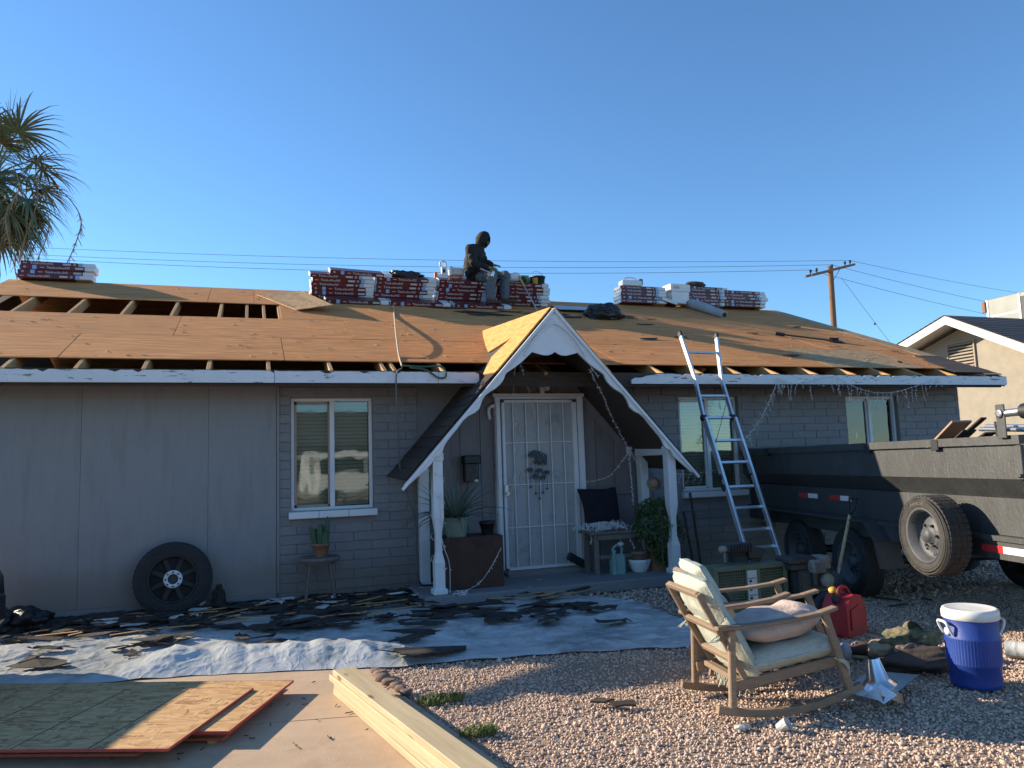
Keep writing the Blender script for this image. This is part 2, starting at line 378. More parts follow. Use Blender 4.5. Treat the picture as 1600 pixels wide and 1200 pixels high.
def creased():
    m = K['plastic']; t = m.node_tree; b = t.nodes['Principled BSDF']; old = b.inputs['Normal'].links[0].from_socket
    tc = N(t, 'ShaderNodeTexCoord'); n = N(t, 'ShaderNodeTexNoise', Scale=2.5, Detail=3); t.links.new(tc.outputs['Object'], n.inputs[0])
    ad = N(t, 'ShaderNodeVectorMath', operation='MULTIPLY_ADD'); ad.inputs[1].default_value = (.5,.5,.5); t.links.new(n.outputs['Color'], ad.inputs[0]); t.links.new(tc.outputs['Object'], ad.inputs[2])
    prev = old
    for sc, st in ((4.0,.24),(9.0,.14)):
        vo = N(t, 'ShaderNodeTexVoronoi', feature='DISTANCE_TO_EDGE', Scale=sc); t.links.new(ad.outputs[0], vo.inputs[0])
        r = N(t, 'ShaderNodeMapRange'); r.inputs['From Max'].default_value = .12; t.links.new(vo.outputs['Distance'], r.inputs[0])
        bp = N(t, 'ShaderNodeBump', Strength=st, Distance=.012); bp.invert = True; t.links.new(r.outputs[0], bp.inputs['Height']); t.links.new(prev, bp.inputs['Normal']); prev = bp.outputs[0]
    t.links.new(prev, b.inputs['Normal'])
creased()
K['screen'] = mat('grey_door_screen', (.36,.36,.35), (.43,.43,.42), .6, 3, c3=(.31,.31,.30), s3=3)
K['blind'] = mat('blind_slat_paint', (.74,.66,.56), (.80,.72,.62), .6, 6)
K['cushion'] = mat('pale_sage_cushion', (.46,.475,.385), (.56,.57,.475), .9, 7, (2,6,2), .6, 16, c3=(.38,.385,.30), s3=3, t3=.56)
K['pillow'] = mat('dusty_pink_pillow', (.50,.39,.33), (.60,.47,.40), .95, 14, bump=.6, bscale=50, c3=(.44,.34,.30), s3=5)
K['teak'] = mat('weathered_teak', (.20,.135,.085), (.31,.215,.14), .7, 5, (2,12,12), .2, 40, objvar=.12)
K['greywood'] = mat('grey_weathered_wood', (.13,.115,.10), (.20,.175,.155), .85, 5, (10,10,1), .4, 30)
K['terracotta'] = mat('terracotta', (.22,.10,.06), (.30,.14,.085), .85, 14, bump=.2)
K['rust'] = mat('rusty_brown_steel', (.055,.027,.018), (.085,.04,.025), .8, 7, bump=.3, c3=(.04,.022,.017), s3=3)
K['potgreen'] = mat('pale_green_enamel', (.17,.23,.165), (.21,.27,.20), .5, 9)
K['mint'] = mat('mint_plastic', (.20,.36,.33), (.24,.40,.37), .45, 9)
K['leaf'] = mat('bush_leaf', (.045,.085,.022), (.085,.14,.04), .65, 12, islands=.4)
K['aloe'] = mat('agave_leaf', (.085,.12,.085), (.13,.17,.12), .6, 10, (2,2,8), islands=.2)
K['cactus'] = mat('cactus_skin', (.05,.09,.05), (.075,.12,.065), .7, 14, bump=.3)
K['palm'] = mat('palm_leaf', (.085,.12,.06), (.155,.195,.105), .6, 4, islands=.35)
K['deadpalm'] = mat('dead_palm_leaf', (.20,.15,.09), (.30,.23,.14), .85, 6, islands=.3)
K['trunk'] = mat('palm_bark', (.13,.10,.075), (.22,.17,.125), .95, 9, (2,2,9), .9, 30)
K['grass'] = mat('grass', (.09,.14,.03), (.17,.21,.055), .8, 9, islands=.4)
K['polewood'] = mat('creosote_pole', (.15,.085,.05), (.24,.145,.09), .9, 6, (6,6,1), .4, 20)
K['wire'] = mat('wire', (.10,.11,.12), (.12,.13,.14), .6, 6)
K['cordgreen'] = mat('green_cord', (.03,.09,.055), (.04,.11,.065), .5, 9)
K['cordtan'] = mat('tan_cord', (.40,.34,.24), (.48,.42,.31), .6, 9)
K['cordgrey'] = mat('grey_cord', (.10,.12,.115), (.13,.15,.145), .6, 9)
K['lightcord'] = mat('white_light_cord', (.62,.62,.58), (.70,.70,.66), .5, 9)
K['bulb'] = mat('clear_bulb', (.72,.72,.70), (.8,.8,.78), .2, 9)
K['maroon'] = mat('maroon_wrapper', (.085,.008,.014), (.115,.011,.019), .35, 6, bump=.3, bscale=12, objvar=.15)
K['wrapdark'] = mat('dark_wrapper', (.05,.012,.02), (.07,.018,.025), .35, 6, bump=.25, bscale=12)
K['wrapwhite'] = mat('white_wrapper', (.66,.66,.65), (.74,.74,.73), .35, 6, bump=.45, bscale=14, c3=(.55,.58,.62), s3=9, t3=.6)
K['wrapblue'] = mat('pale_blue_print', (.22,.38,.60), (.27,.44,.66), .4, 6)
K['print'] = mat('white_print', (.66,.62,.61), (.7,.66,.65), .5, 6)
K['redprint'] = mat('red_print', (.45,.03,.04), (.5,.04,.05), .5, 6)
K['jacket'] = mat('charcoal_jacket_cloth', (.008,.008,.008), (.016,.0155,.015), .85, 12, bump=.6, bscale=22)
K['jeans'] = mat('grey_blue_jeans', (.085,.10,.115), (.14,.16,.18), .9, 8, bump=.4, bscale=24, c3=(.06,.068,.08), s3=6)
K['skin'] = mat('skin', (.30,.16,.10), (.34,.19,.125), .55, 9)
K['boot'] = mat('brown_boot_leather', (.055,.03,.022), (.09,.05,.035), .7, 12)
K['ink'] = mat('blue_cooler_plastic', (.016,.045,.24), (.026,.068,.32), .42, 5, bump=.25, bscale=120, c3=(.07,.12,.36), s3=14, t3=.66, detail=9)
K['lid'] = mat('white_cooler_plastic', (.74,.72,.66), (.80,.78,.72), .4, 9, c3=(.66,.63,.56), s3=6, t3=.6)
K['canred'] = mat('red_fuel_can_plastic', (.30,.008,.012), (.42,.014,.018), .45, 9, bump=.2, c3=(.22,.03,.025), s3=8, t3=.6)
K['yellow'] = mat('yellow_plastic', (.55,.33,.03), (.6,.38,.05), .5, 9)
K['compgreen'] = mat('green_machine_paint', (.10,.125,.08), (.15,.18,.115), .5, 7, c3=(.16,.16,.12), s3=5, t3=.6)
K['compblack'] = mat('greasy_black_casting', (.03,.03,.028), (.065,.06,.054), .5, 14, bump=.4)
K['dustmetal'] = mat('dusty_engine_metal', (.20,.185,.155), (.32,.295,.25), .6, 14, bump=.4, c3=(.07,.065,.06), s3=9, t3=.55)
K['label'] = mat('white_sticker', (.62,.61,.58), (.70,.69,.66), .6, 8)
K['tapered'] = mat('red_reflector', (.50,.03,.03), (.56,.04,.04), .3, 30)
K['tapewhite'] = mat('white_reflector', (.72,.72,.72), (.78,.78,.78), .3, 30)
K['camo'] = mat('camouflage_cloth', (.10,.115,.06), (.19,.165,.10), .95, 7, bump=.5, bscale=25, c3=(.055,.045,.03), s3=7, t3=.55, lo=.48, hi=.52)
K['browncloth'] = mat('dark_brown_cloth', (.05,.035,.028), (.085,.06,.048), .95, 8, bump=.5, bscale=25)
K['tancloth'] = mat('tan_cloth', (.34,.24,.15), (.42,.31,.20), .95, 8, bump=.4, bscale=25)
K['straw'] = mat('woven_straw', (.24,.17,.11), (.33,.24,.16), .9, 30, bump=.5)
K['navy'] = mat('navy_cloth', (.006,.006,.012), (.010,.010,.018), .9, 9, bump=.3)
K['kraft'] = mat('felt_roll_paper', (.30,.30,.30), (.40,.40,.40), .7, 6, bump=.4)
K['greenbox'] = mat('green_box_print', (.10,.26,.08), (.13,.31,.10), .5, 6)
K['carpaint'] = mat('dark_car_paint', (.012,.013,.016), (.015,.016,.02), .25, 5, coat=.6)
K['patina'] = mat('verdigris_metal', (.035,.055,.065), (.06,.085,.095), .6, 18, bump=.4)
def dust(k, col, h, amp):
    m = K[k]; t = m.node_tree; b = t.nodes['Principled BSDF']; old = b.inputs['Base Color'].links[0].from_socket
    g = N(t, 'ShaderNodeNewGeometry'); sp = N(t, 'ShaderNodeSeparateXYZ'); t.links.new(g.outputs['Position'], sp.inputs[0])
    n = N(t, 'ShaderNodeTexNoise', Scale=3.0, Detail=8, Roughness=.75); t.links.new(g.outputs['Position'], n.inputs[0])
    ad = N(t, 'ShaderNodeMath', operation='MULTIPLY_ADD'); ad.inputs[1].default_value = -amp; t.links.new(n.outputs[0], ad.inputs[0]); t.links.new(sp.outputs[2], ad.inputs[2])
    mr = N(t, 'ShaderNodeMapRange'); mr.inputs['From Min'].default_value = h-.28; mr.inputs['From Max'].default_value = h; mr.inputs['To Min'].default_value = .6; mr.inputs['To Max'].default_value = 0
    t.links.new(ad.outputs[0], mr.inputs[0]); mx = N(t, 'ShaderNodeMix', data_type='RGBA'); t.links.new(mr.outputs[0], mx.inputs['Factor'])
    t.links.new(old, mx.inputs['A']); mx.inputs['B'].default_value = (*col,1); t.links.new(mx.outputs['Result'], b.inputs['Base Color'])
dust('siding', (.20,.165,.135), .12, .55); dust('block', (.20,.165,.135), .10, .5)
def glassmat():
    m, t, b = newmat('window_glass')
    fr = N(t, 'ShaderNodeFresnel', IOR=1.6); gl = N(t, 'ShaderNodeBsdfGlossy', Roughness=.015); tr = N(t, 'ShaderNodeBsdfTransparent')
    tr.inputs[0].default_value = (.78,.84,.80,1); ms = N(t, 'ShaderNodeMixShader'); o = t.nodes['Material Output']
    ma = N(t, 'ShaderNodeMath', operation='MULTIPLY_ADD'); ma.inputs[1].default_value = 1.15; ma.inputs[2].default_value = .03
    t.links.new(fr.outputs[0], ma.inputs[0])
    n = N(t, 'ShaderNodeTexNoise', Scale=2.2, Detail=1); bp = N(t, 'ShaderNodeBump', Strength=.12, Distance=.02)
    t.links.new(n.outputs[0], bp.inputs['Height']); t.links.new(bp.outputs[0], gl.inputs['Normal'])
    t.links.new(ma.outputs[0], ms.inputs[0]); t.links.new(tr.outputs[0], ms.inputs[1]); t.links.new(gl.outputs[0], ms.inputs[2])
    t.links.new(ms.outputs[0], o.inputs['Surface']); return m
K['glass'] = glassmat()

# ------------------------------------------------------------------ the ground
def sheet(name, poly, z0, z1, m, parent=None):
    return MB().prism([(p[0],p[1]) for p in poly], z1-z0, Matrix.Translation((0,0,z0))).build(name, m, parent, True)
gd = MB().add([(-400,-400,G-.06),(400,-400,G-.06),(400,900,G-.06),(-400,900,G-.06)], [(0,1,2,3)]).build('ground', K['soil'], None, True)
tag(gd, 'bare brown ground under the yard and beyond the houses', 'ground', kind='structure')
gb = sheet('gravel_bed', [(-.60,-3.0),(-.56,-3.22),(-.24,-5.2),(.2,-8.6),(9,-8.6),(14,-3),(14,4),(9.2,4),(9.2,-.05),(-.60,-.05)], G-.05, G-.014, K['soil'])
tag(gb, 'pinkish gravel bed beside the concrete driveway', 'gravel bed', kind='structure')
dv = thing('driveway', 'sandy coloured concrete driveway with a saw-cut joint', 'driveway', (-2,-4,G)); dv['kind'] = 'structure'
JL = lambda x: -3.86-(x+2.03)*.199
EX = lambda y: -.57-.163*(y+3.2)
def slab(poly):
    return MB().prism(poly, .10, Matrix.Translation((0,0,G-.10))).build('slab', K['concrete'], dv, True)
slab([(-4.4,-.02),(-.62,-.02),(EX(-3.2)-.02,-3.2),(EX(-4.16)-.012,JL(-.42)+.006),(-4.4,JL(-4.4)+.006)])
slab([(-4.4,JL(-4.4)-.006),(EX(-4.16)-.012,JL(-.42)-.006),(EX(-8.5),-8.5),(-4.4,-8.5)])
# ragged gravel: every stone is a small polyhedron
def gravel(name, n, region, r0, r1, seed, label):
    g = np.random.default_rng(seed)
    t = (1+5**.5)/2
    b = np.array([(-1,t,0),(1,t,0),(-1,-t,0),(1,-t,0),(0,-1,t),(0,1,t),(0,-1,-t),(0,1,-t),(t,0,-1),(t,0,1),(-t,0,-1),(-t,0,1)])/math.sqrt(1+t*t)
    fs = np.array([(0,11,5),(0,5,1),(0,1,7),(0,7,10),(0,10,11),(1,5,9),(5,11,4),(11,10,2),(10,7,6),(7,1,8),(3,9,4),(3,4,2),(3,2,6),(3,6,8),(3,8,9),(4,9,5),(2,4,11),(6,2,10),(8,6,7),(9,8,1)])
    P = region(g, n); n = len(P)
    rr = r0+(r1-r0)*g.random(n)**1.7
    rr *= np.where(g.random(n) < .03, g.uniform(1.4,2.0,n), 1)
    A = g.normal(size=(n,3,3)); Q, _ = np.linalg.qr(A)
    S = np.stack([rr*g.uniform(.75,1.3,n), rr*g.uniform(.7,1.1,n), rr*g.uniform(.5,.85,n)], 1)
    v = (b[None]*g.uniform(.8,1.12,(n,12,1)))*S[:,None,:]
    v = np.einsum('nij,nkj->nki', Q, v); v[:,:,2] *= .8
    v += P[:,None,:]
    v[:,:,2] += (rr*g.uniform(-.15,.55,n))[:,None]
    me = bpy.data.meshes.new(name); me.vertices.add(n*12); me.vertices.foreach_set('co', v.astype(np.float32).ravel())
    idx = (fs[None]+12*np.arange(n)[:,None,None]).reshape(-1)
    me.loops.add(len(idx)); me.loops.foreach_set('vertex_index', idx.astype(np.int32))
    me.polygons.add(n*20); me.polygons.foreach_set('loop_start', np.arange(0,n*60,3,dtype=np.int32)); me.polygons.foreach_set('loop_total', np.full(n*20,3,dtype=np.int32))
    me.update(calc_edges=True); me.materials.append(K['stone'])
    o = bpy.data.objects.new(name, me); COL.objects.link(o)
    return tag(o, label, 'gravel', kind='stuff')
def reg_near(g, n):
    x = g.uniform(-.7,6.5,n); y = g.uniform(-7.2,-2.6,n)
    dx, dy = x-CP.x, y-CP.y
    dep = dx*FW.x+dy*FW.y; lat = dx*RT.x+dy*RT.y
    ok = (x > -.555-.163*(y+3.2)+.02*np.sin(y*9)+g.normal(size=n)*.018) & (np.abs(lat) < dep*.70+.1) & (dep > 3.1)
    ok &= g.random(n) < np.clip(5.6/dep, .25, 1)
    pt = np.sin(x*2.1+1.3*np.sin(y*1.7))+np.sin(y*2.9+1.1*np.sin(x*2.3))+.6*np.sin(x*5.3+y*4.1)
    ok &= (pt < 1.35) | (g.random(n) < .45)
    return np.stack([x,y,np.full(n,G-.012)],1)[ok]
gravel('gravel', 112000, reg_near, .0058, .0125, 3, 'loose pinkish tan gravel stones covering the sunlit yard')
def reg_far(g, n):
    x = g.uniform(1.6,8.5,n); y = g.uniform(-2.9,-.1,n)
    return np.stack([x,y,np.full(n,G-.012)],1)
gravel('gravel', 9000, reg_far, .014, .024, 5, 'loose gravel stones in the shade under and around the trailer')
# ------------------------------------------------------------------ the house
H = thing('house', 'single-storey grey block house with its roof stripped to bare plywood', 'house', (2.4,0,G))
XL, XR = -4.0, 8.85
XU = -4.85                                  # the upper slope runs further left than the eave
YB = 9.2                                    # back wall
WIN = [(-.975,-.075,.775,2.025), (3.945,4.86,.775,2.025), (6.70,7.64,.775,2.025)]
DOOR = (1.44,2.44,-.02,2.04)
# wall core with real openings
wb = MB()
def wallstrip(x0, x1, ops, z0, z1, y0, y1, mb):
    xs = x0
    for (a, b_, c, d) in sorted(ops):
        if b_ <= x0 or a >= x1: continue
        if a > xs: mb.box(((xs+a)/2,(y0+y1)/2,(z0+z1)/2), (a-xs,y1-y0,z1-z0))
        if c > z0: mb.box(((a+b_)/2,(y0+y1)/2,(z0+c)/2), (b_-a,y1-y0,c-z0))
        if d < z1: mb.box(((a+b_)/2,(y0+y1)/2,(z1+d)/2), (b_-a,y1-y0,z1-d))
        xs = b_
    mb.box(((xs+x1)/2,(y0+y1)/2,(z0+z1)/2), (x1-xs,y1-y0,z1-z0))
wallstrip(XL, XR, WIN+[DOOR], G-.05, 2.3, .012, .22, wb)
wb.box((XL+.1,(YB+.22)/2,1.05), (.2,YB-.22,2.5)); wb.box((XR-.1,(YB+.22)/2,1.05), (.2,YB-.22,2.5))
wb.box(((XL+XR)/2,YB+.1,1.05), (XR-XL,.2,2.5))
wb.box(((XL+XR)/2,YB/2+.1,G-.02), (XR-XL-.4,YB-.24,.06))
wall = wb.build('wall', K['mortar'], H, True)
YR = 4.32; ZR = roofz(YR)
for X in (XU+.06, XR-.06):                 # gable ends
    MB().prism([(.0 if X > 0 else 1.2,2.3),(YB+.2,2.3),(YR,ZR-.2)]+([] if X > 0 else [(1.2,roofz(1.2)-.2)]), .12, Matrix(((0,0,1,X-.06),(1,0,0,0),(0,1,0,0),(0,0,0,1)))).build('gable_wall', K['siding'], H, True)
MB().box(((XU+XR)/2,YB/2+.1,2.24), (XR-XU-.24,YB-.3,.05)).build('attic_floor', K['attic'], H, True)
# painted blocks laid in running bond
CH, BL = .1016, .4064
blk = MB().box((0,.015,0), (BL-.006,.03,CH-.006), bev=.003).mesh('block', K['block'])
cutmesh = {}; hidden = MB(); nb = 0
def block(x0, x1, zc, hide):
    global nb
    if x1-x0 < .03: return
    if hide:
        hidden.box(((x0+x1)/2,.015,zc), (x1-x0-.009,.03,CH-.008), None, 0, .005); return
    L = round(x1-x0, 3)
    if abs(L-BL) < .002: me = blk
    else:
        if L not in cutmesh: cutmesh[L] = MB().box((0,.015,0), (L-.006,.03,CH-.006), bev=.003).mesh('block', K['block'])
        me = cutmesh[L]
    inv = wm(wall).inverted()
    put('block', me, wall, inv @ V(((x0+x1)/2, rnd.uniform(-.002,.0025), zc)), (rnd.uniform(-.006,.006),0,rnd.uniform(-.003,.003))); nb += 1
SP = [(a-.005,b_+.005,c,d) for a,b_,c,d in WIN]
for r in range(23):
    zc = -.19+CH*(r+.5)
    if zc > 2.2: continue
    off = (r % 2)*BL/2
    for (s0, s1) in ((-1.12,.44),(3.28,XR)):
        x = -1.12-BL+off+ (0 if s0 < 0 else 4.4+.011)
        while x < s1:
            segs = [(max(x,s0), min(x+BL,s1))]
            for a,b_,c,d in SP:
                if c-.11 < zc < d:
                    ns = []
                    for p,q in segs:
                        if q <= a or p >= b_: ns.append((p,q)); continue
                        if p < a: ns.append((p,a))
                        if q > b_: ns.append((b_,q))
                    segs = ns
            for p,q in segs:
                if q > p: block(p, q, zc, (p > 4.7 and zc < 1.0) or (p > 3.5 and zc < .2) or zc < -.14)
            x += BL
if hidden.v: stuff(hidden.build('hidden_blocks', K['block'], wall, True))
# tall siding panels at the left end
for a, b_ in ((XL,-3.02),(-3.02,-1.82),(-1.82,-1.13)):
    MB().box(((a+b_)/2,.006,1.06), (b_-a-.0015,.048,2.28), None, 0, .003).build('siding_panel', K['siding'], H, True)
MB().box((-1.112,-.004,1.06), (.028,.03,2.28), None, 0, .003).build('corner_trim', K['siding'], H, True)
MB().box(((XL-1.13)/2,-.026,-.135), (-1.13-XL,.018,.11), None, 0, .004).build('base_strip', K['mortar'], H, True)
# vertical boards under the porch gable
DA = V((1.765,-1.05,2.90)); DH = 1.655; DD = 1.83; DS = DD/DH
x = .44
while x < 3.28:
    x1 = min(x+.252, 3.28)
    zt = lambda X: min(2.80-DS*abs(X-1.765), 2.78)
    if x1 > DOOR[0]-.03 and x < DOOR[1]+.03: z0 = DOOR[3]+.02
    else: z0 = -.12
    def bpoly(a, b_, z0):
        pl = [(a,z0),(b_,z0),(b_,max(zt(b_),z0+.05))]
        if a < 1.765 < b_: pl.append((1.765,zt(1.765)))
        pl.append((a,max(zt(a),z0+.05))); return pl
    FX = Matrix(((1,0,0,0),(0,0,-1,.028),(0,1,0,0),(0,0,0,1)))
    pieces = [(x,x1,z0)]
    if x < DOOR[0]-.03 < x1: pieces = [(x,DOOR[0]-.03,-.12),(DOOR[0]-.03,x1,DOOR[3]+.02)]
    if x < DOOR[1]+.03 < x1: pieces = [(x,DOOR[1]+.03,DOOR[3]+.02),(DOOR[1]+.03,x1,-.12)]
    for a,b_,z in pieces:
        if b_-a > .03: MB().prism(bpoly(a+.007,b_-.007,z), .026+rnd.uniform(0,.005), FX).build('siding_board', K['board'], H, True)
    x = x1
MB().prism([(.44,-.15),(3.28,-.15),(3.28,1.2),(1.765,2.84),(.44,1.4)], .05, Matrix(((1,0,0,0),(0,0,-1,.084),(0,1,0,0),(0,0,0,1)))).build('porch_wall_backing', K['black'], H, True) if False else None
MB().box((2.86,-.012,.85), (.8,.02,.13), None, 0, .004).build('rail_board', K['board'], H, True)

# windows
def window(i, x0, x1, z0, z1, sill=True, sash_left=True):
    wn = bpy.data.objects.new('window', None); COL.objects.link(wn); wn.parent = H
    wn.location = V(((x0+x1)/2,.08,z0)) - H.location; 
    t = .035; f = MB()
    for (a,b_,c,d) in ((x0,x1,z0,z0+t),(x0,x1,z1-t,z1),(x0,x0+t,z0+t,z1-t),(x1-t,x1,z0+t,z1-t)):
        f.box(((a+b_)/2,.09,(c+d)/2), (b_-a,.06,d-c), None, 0, .004)
    xm = (x0+x1)/2
    f.box((xm,.083,(z0+z1)/2), (.052,.05,z1-z0-2*t), None, 0, .004)
    f.build('frame', K['white'], wn, True)
    s = MB(); a, b_ = x0+t, xm-.026
    for (p,q,c,d) in ((a,b_,z0+t,z0+t+.03),(a,b_,z1-t-.03,z1-t),(a,a+.03,z0+t,z1-t),(b_-.02,b_,z0+t,z1-t)):
        s.box(((p+q)/2,.098,(c+d)/2), (q-p,.02,d-c-.001))
    s.build('sash', K['taupe'] if i == 0 else K['white'], wn, True)
    for p,q in ((x0+t,xm-.026),(xm+.026,x1-t)):
        MB().box(((p+q)/2,.112,(z0+z1)/2), (q-p,.006,z1-z0-2*t)).build('pane', K['glass'], wn, True)
    if i < 2:
        bl = MB(); z = z0+.06
        while z < z1-.04:
            T = Matrix.Translation((xm,.165,z)) @ Matrix.Rotation(R(48+rnd.uniform(-3,3)),4,'X')
            bl.box((0,0,0), (x1-x0-.08,.05,.003), T); z += .042
        stuff(bl.build('blind', K['blind'], wn, True))
    else:
        cu = MB()
        cu.grid(lambda u,v: V((xm+.05+u*(x1-xm-.08),.15+.012*math.sin(u*22),z0+.03+v*(z1-z0-.07))), 40, 4)
        cu.build('curtain', mat('net_curtain',(.5,.52,.47),(.56,.58,.52),.9,9), wn, True)
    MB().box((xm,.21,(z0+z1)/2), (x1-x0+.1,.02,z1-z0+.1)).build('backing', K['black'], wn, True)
    if sill:
        sm = MB(); L = x1-x0+.06; n = 3
        for k in range(n):
            a = x0-.03+L*k/n
            sm.box((a+L/n/2,-.015,z0-.04), (L/n-.003,.15,.075), None, 0, .006)
        sm.build('sill', K['white'], wn, True)
for i, wdw in enumerate(WIN): window(i, *wdw, sill=i < 2)

# fascia, rafters, sheathing
def fascia(x0, x1, left_jag=False):
    n = max(2, int((x1-x0)/.05)); top = []
    for k in range(n+1):
        x = x0+(x1-x0)*k/n
        z = 2.25-abs(rnd.gauss(0,.004))-(.02 if rnd.random() < .08 else 0)
        if left_jag and x-x0 < .35: z -= (.35-(x-x0))*.25*rnd.uniform(.6,1)
        top.append((x,z))
    poly = [(x0,2.125),(x1,2.125)]+top[::-1]
    MB().prism(poly, .03, Matrix(((1,0,0,0),(0,0,-1,-.60),(0,1,0,0),(0,0,0,1)))).build('fascia_board', K['peel'], H, True)
for a,b_ in ((-4.3,-1.17),(-1.165,.55),(.555,1.02)): fascia(a, b_)
fascia(2.93, 5.62, True); fascia(5.625, 9.08)
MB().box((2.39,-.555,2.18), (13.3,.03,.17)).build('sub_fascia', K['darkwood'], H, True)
def slope_box(x0, x1, y0, y1, t, h, m, name='plywood_sheet', parent=None, jit=0):
    """board lying on the slope, underside h above the rafter plane"""
    ym = (y0+y1)/2; c = V(((x0+x1)/2, ym, roofz(ym))) + RN*(h+t/2)
    Mx = Matrix.Translation(c) @ Matrix.Rotation(RA+rnd.uniform(-jit,jit)*.3,4,'X') @ Matrix.Rotation(rnd.uniform(-jit,jit),4,'Z')
    o = MB().box((0,0,0), (x1-x0,(y1-y0)/math.cos(RA),t), None, 0, .002).build(name, m)
    o.parent = parent or H
    o.matrix_basis = wm(parent or H).inverted() @ Mx
    return o
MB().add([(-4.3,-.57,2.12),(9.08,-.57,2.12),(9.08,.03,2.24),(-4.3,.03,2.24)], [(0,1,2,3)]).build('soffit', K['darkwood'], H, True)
RX = [-4.79,-4.2,-3.58,-2.98,-2.39,-1.80,-1.22,-.59,-.02,.09,.64,1.25,1.85,2.45,3.39,3.95,4.52,5.10,5.72,6.36,6.95,7.55,8.17,8.72]
for x in RX:
    y0, y1 = (-.585 if x > -4.5 else 1.0), YR-.02; L = (y1-y0)/math.cos(RA); ym = (y0+y1)/2
    o = MB().box((0,0,0), (.040,L,.135), None, 0, .003).build('rafter', K['rafter']); o.parent = H
    c = V((x,ym,roofz(ym))) - RN*.0685
    o.matrix_basis = wm(H).inverted() @ Matrix.Translation(c) @ Matrix.Rotation(RA,4,'X')
slope_box(-1.47,-1.43,1.8,3.1,.12,-.125,K['rafter'],'rafter'); slope_box(-1.03,-.99,1.8,3.1,.12,-.125,K['rafter'],'rafter')
TH = .013
def row(y0, y1, cuts, mats=None):
    for k in range(len(cuts)-1):
        a, b_ = cuts[k], cuts[k+1]
        slope_box(a+.003, b_-.003, y0+.003, y1-.003, TH, rnd.uniform(0,.003), (mats or {}).get(k, K['ply']), jit=.0012)
row(-.25,.81,[-4.3,-3.2,-1.05,1.39,3.0,5.4,6.28,7.95,8.75], {6: K['osbroof']})
row(.815,1.94,[-4.6,-2.25,-.17,2.27,4.71,7.15,8.75])
row(1.945,3.0,[-1.0,.30,2.74,5.18,7.62,8.75])
row(3.005,YR-.01,[-4.85,-2.0,-1.35,1.6,4.04,6.48,8.75])
slope_box(8.755,9.08,-.56,YR-.01,TH,.004,K['osbroof'],'rake_sheet')
for k in range(7):                          # torn shingle left along the rake corner
    y = -.5+k*.13; slope_box(8.2+.05*k+rnd.uniform(-.1,.1),9.06-rnd.uniform(0,.1),y,y+.2,.006,.018,K['shingle'],'shingle_strip',jit=.05)
MB().add([(-4.85,YR,ZR),(9.08,YR,ZR),(9.08,YB+.8,roofz(2*YR-YB-.8)),(-4.85,YB+.8,roofz(2*YR-YB-.8))], [(3,2,1,0)]).build('rear_roof_slope', K['ply'], H, True)
MB().prism([(-.6,2.1),(-.6,2.25),(YR,ZR),(YR,ZR-.16)], .03, Matrix(((0,0,1,9.05),(1,0,0,0),(0,1,0,0),(0,0,0,1)))).build('rake_board', K['white'], H, True)
MB().prism([(-.6,2.1),(-.6,2.25),(YR,ZR),(YR,ZR-.16)], .03, Matrix(((0,0,1,-4.853),(1,0,0,0),(0,1,0,0),(0,0,0,1)))).build('rake_board', K['white'], H, True)

# ---- porch gable
RISE = .075
def dz(X, Y): return 2.90+RISE*(Y+1.05)-DS*abs(X-1.765)
SD = V((-1,0,-DS)).normalized()
# sheathing on the left slope, new and orange; the tail below the eave still carries old shingles
def dorm(poly, m, name, t=.014, h=.03, side=-1):
    nrm = V((side*DS,-RISE,1)).normalized() if True else None
    n = len(poly); b = [V((x,y,dz(x,y)))+nrm*h for x,y in poly]; tp = [p+nrm*t for p in b]
    mb = MB().add(b+tp, [tuple(range(n))[::-1], tuple(range(n,2*n))]+[(i,(i+1)%n,n+(i+1)%n,n+i) for i in range(n)])
    return mb.build(name, m, H, True)
dorm([(1.763,-1.06),(1.10,-1.06),(1.10,-.62),(1.30,-.33),(1.50,-.5),(1.38,.05),(1.50,.55),(1.62,1.0),(1.763,1.62)], K['plyc'], 'gable_sheet')
dorm([(1.767,-1.06),(2.46,-1.06),(2.46,-.55),(2.0,.6),(1.767,1.62)], K['ply'], 'gable_sheet', side=1)
for sd in (-1,1):
    k = 0
    while k < 11:                           # courses of old shingles, lapped downhill
        a = .645+k*.098; b_ = a+.135
        if b_ > 1.665: b_ = 1.665
        xa, xb = 1.765+sd*a, 1.765+sd*b_
        nrm = V((sd*DS,0,1)).normalized()
        q = [V((xa,-1.065,dz(xa,-1.05)))+nrm*.030, V((xb,-1.065,dz(xb,-1.05)))+nrm*.044, V((xb,-.04,dz(xb,-1.05)+.03))+nrm*.044, V((xa,-.04,dz(xa,-1.05)+.03))+nrm*.030]
        MB().add(q+[p+nrm*.008 for p in q], [(3,2,1,0),(4,5,6,7),(0,1,5,4),(1,2,6,5),(2,3,7,6),(3,0,4,7)]).build('shingle_course', K['shingle'], H, True)
        k += 1
    s0 = [V((1.765,-1.04,2.90)),V((1.765+sd*1.65,-1.04,2.90-DS*1.65)),V((1.765+sd*1.65,-.04,2.90-DS*1.65+.03)),V((1.765,1.2,3.05))]
    nn = V((sd*DS,0,1)).normalized()
    MB().add(s0+[p+nn*.026 for p in s0], [(0,1,2,3),(7,6,5,4),(0,4,5,1),(1,5,6,2),(2,6,7,3),(3,7,4,0)]).build('porch_roof_deck', K['darkwood'], H, True)
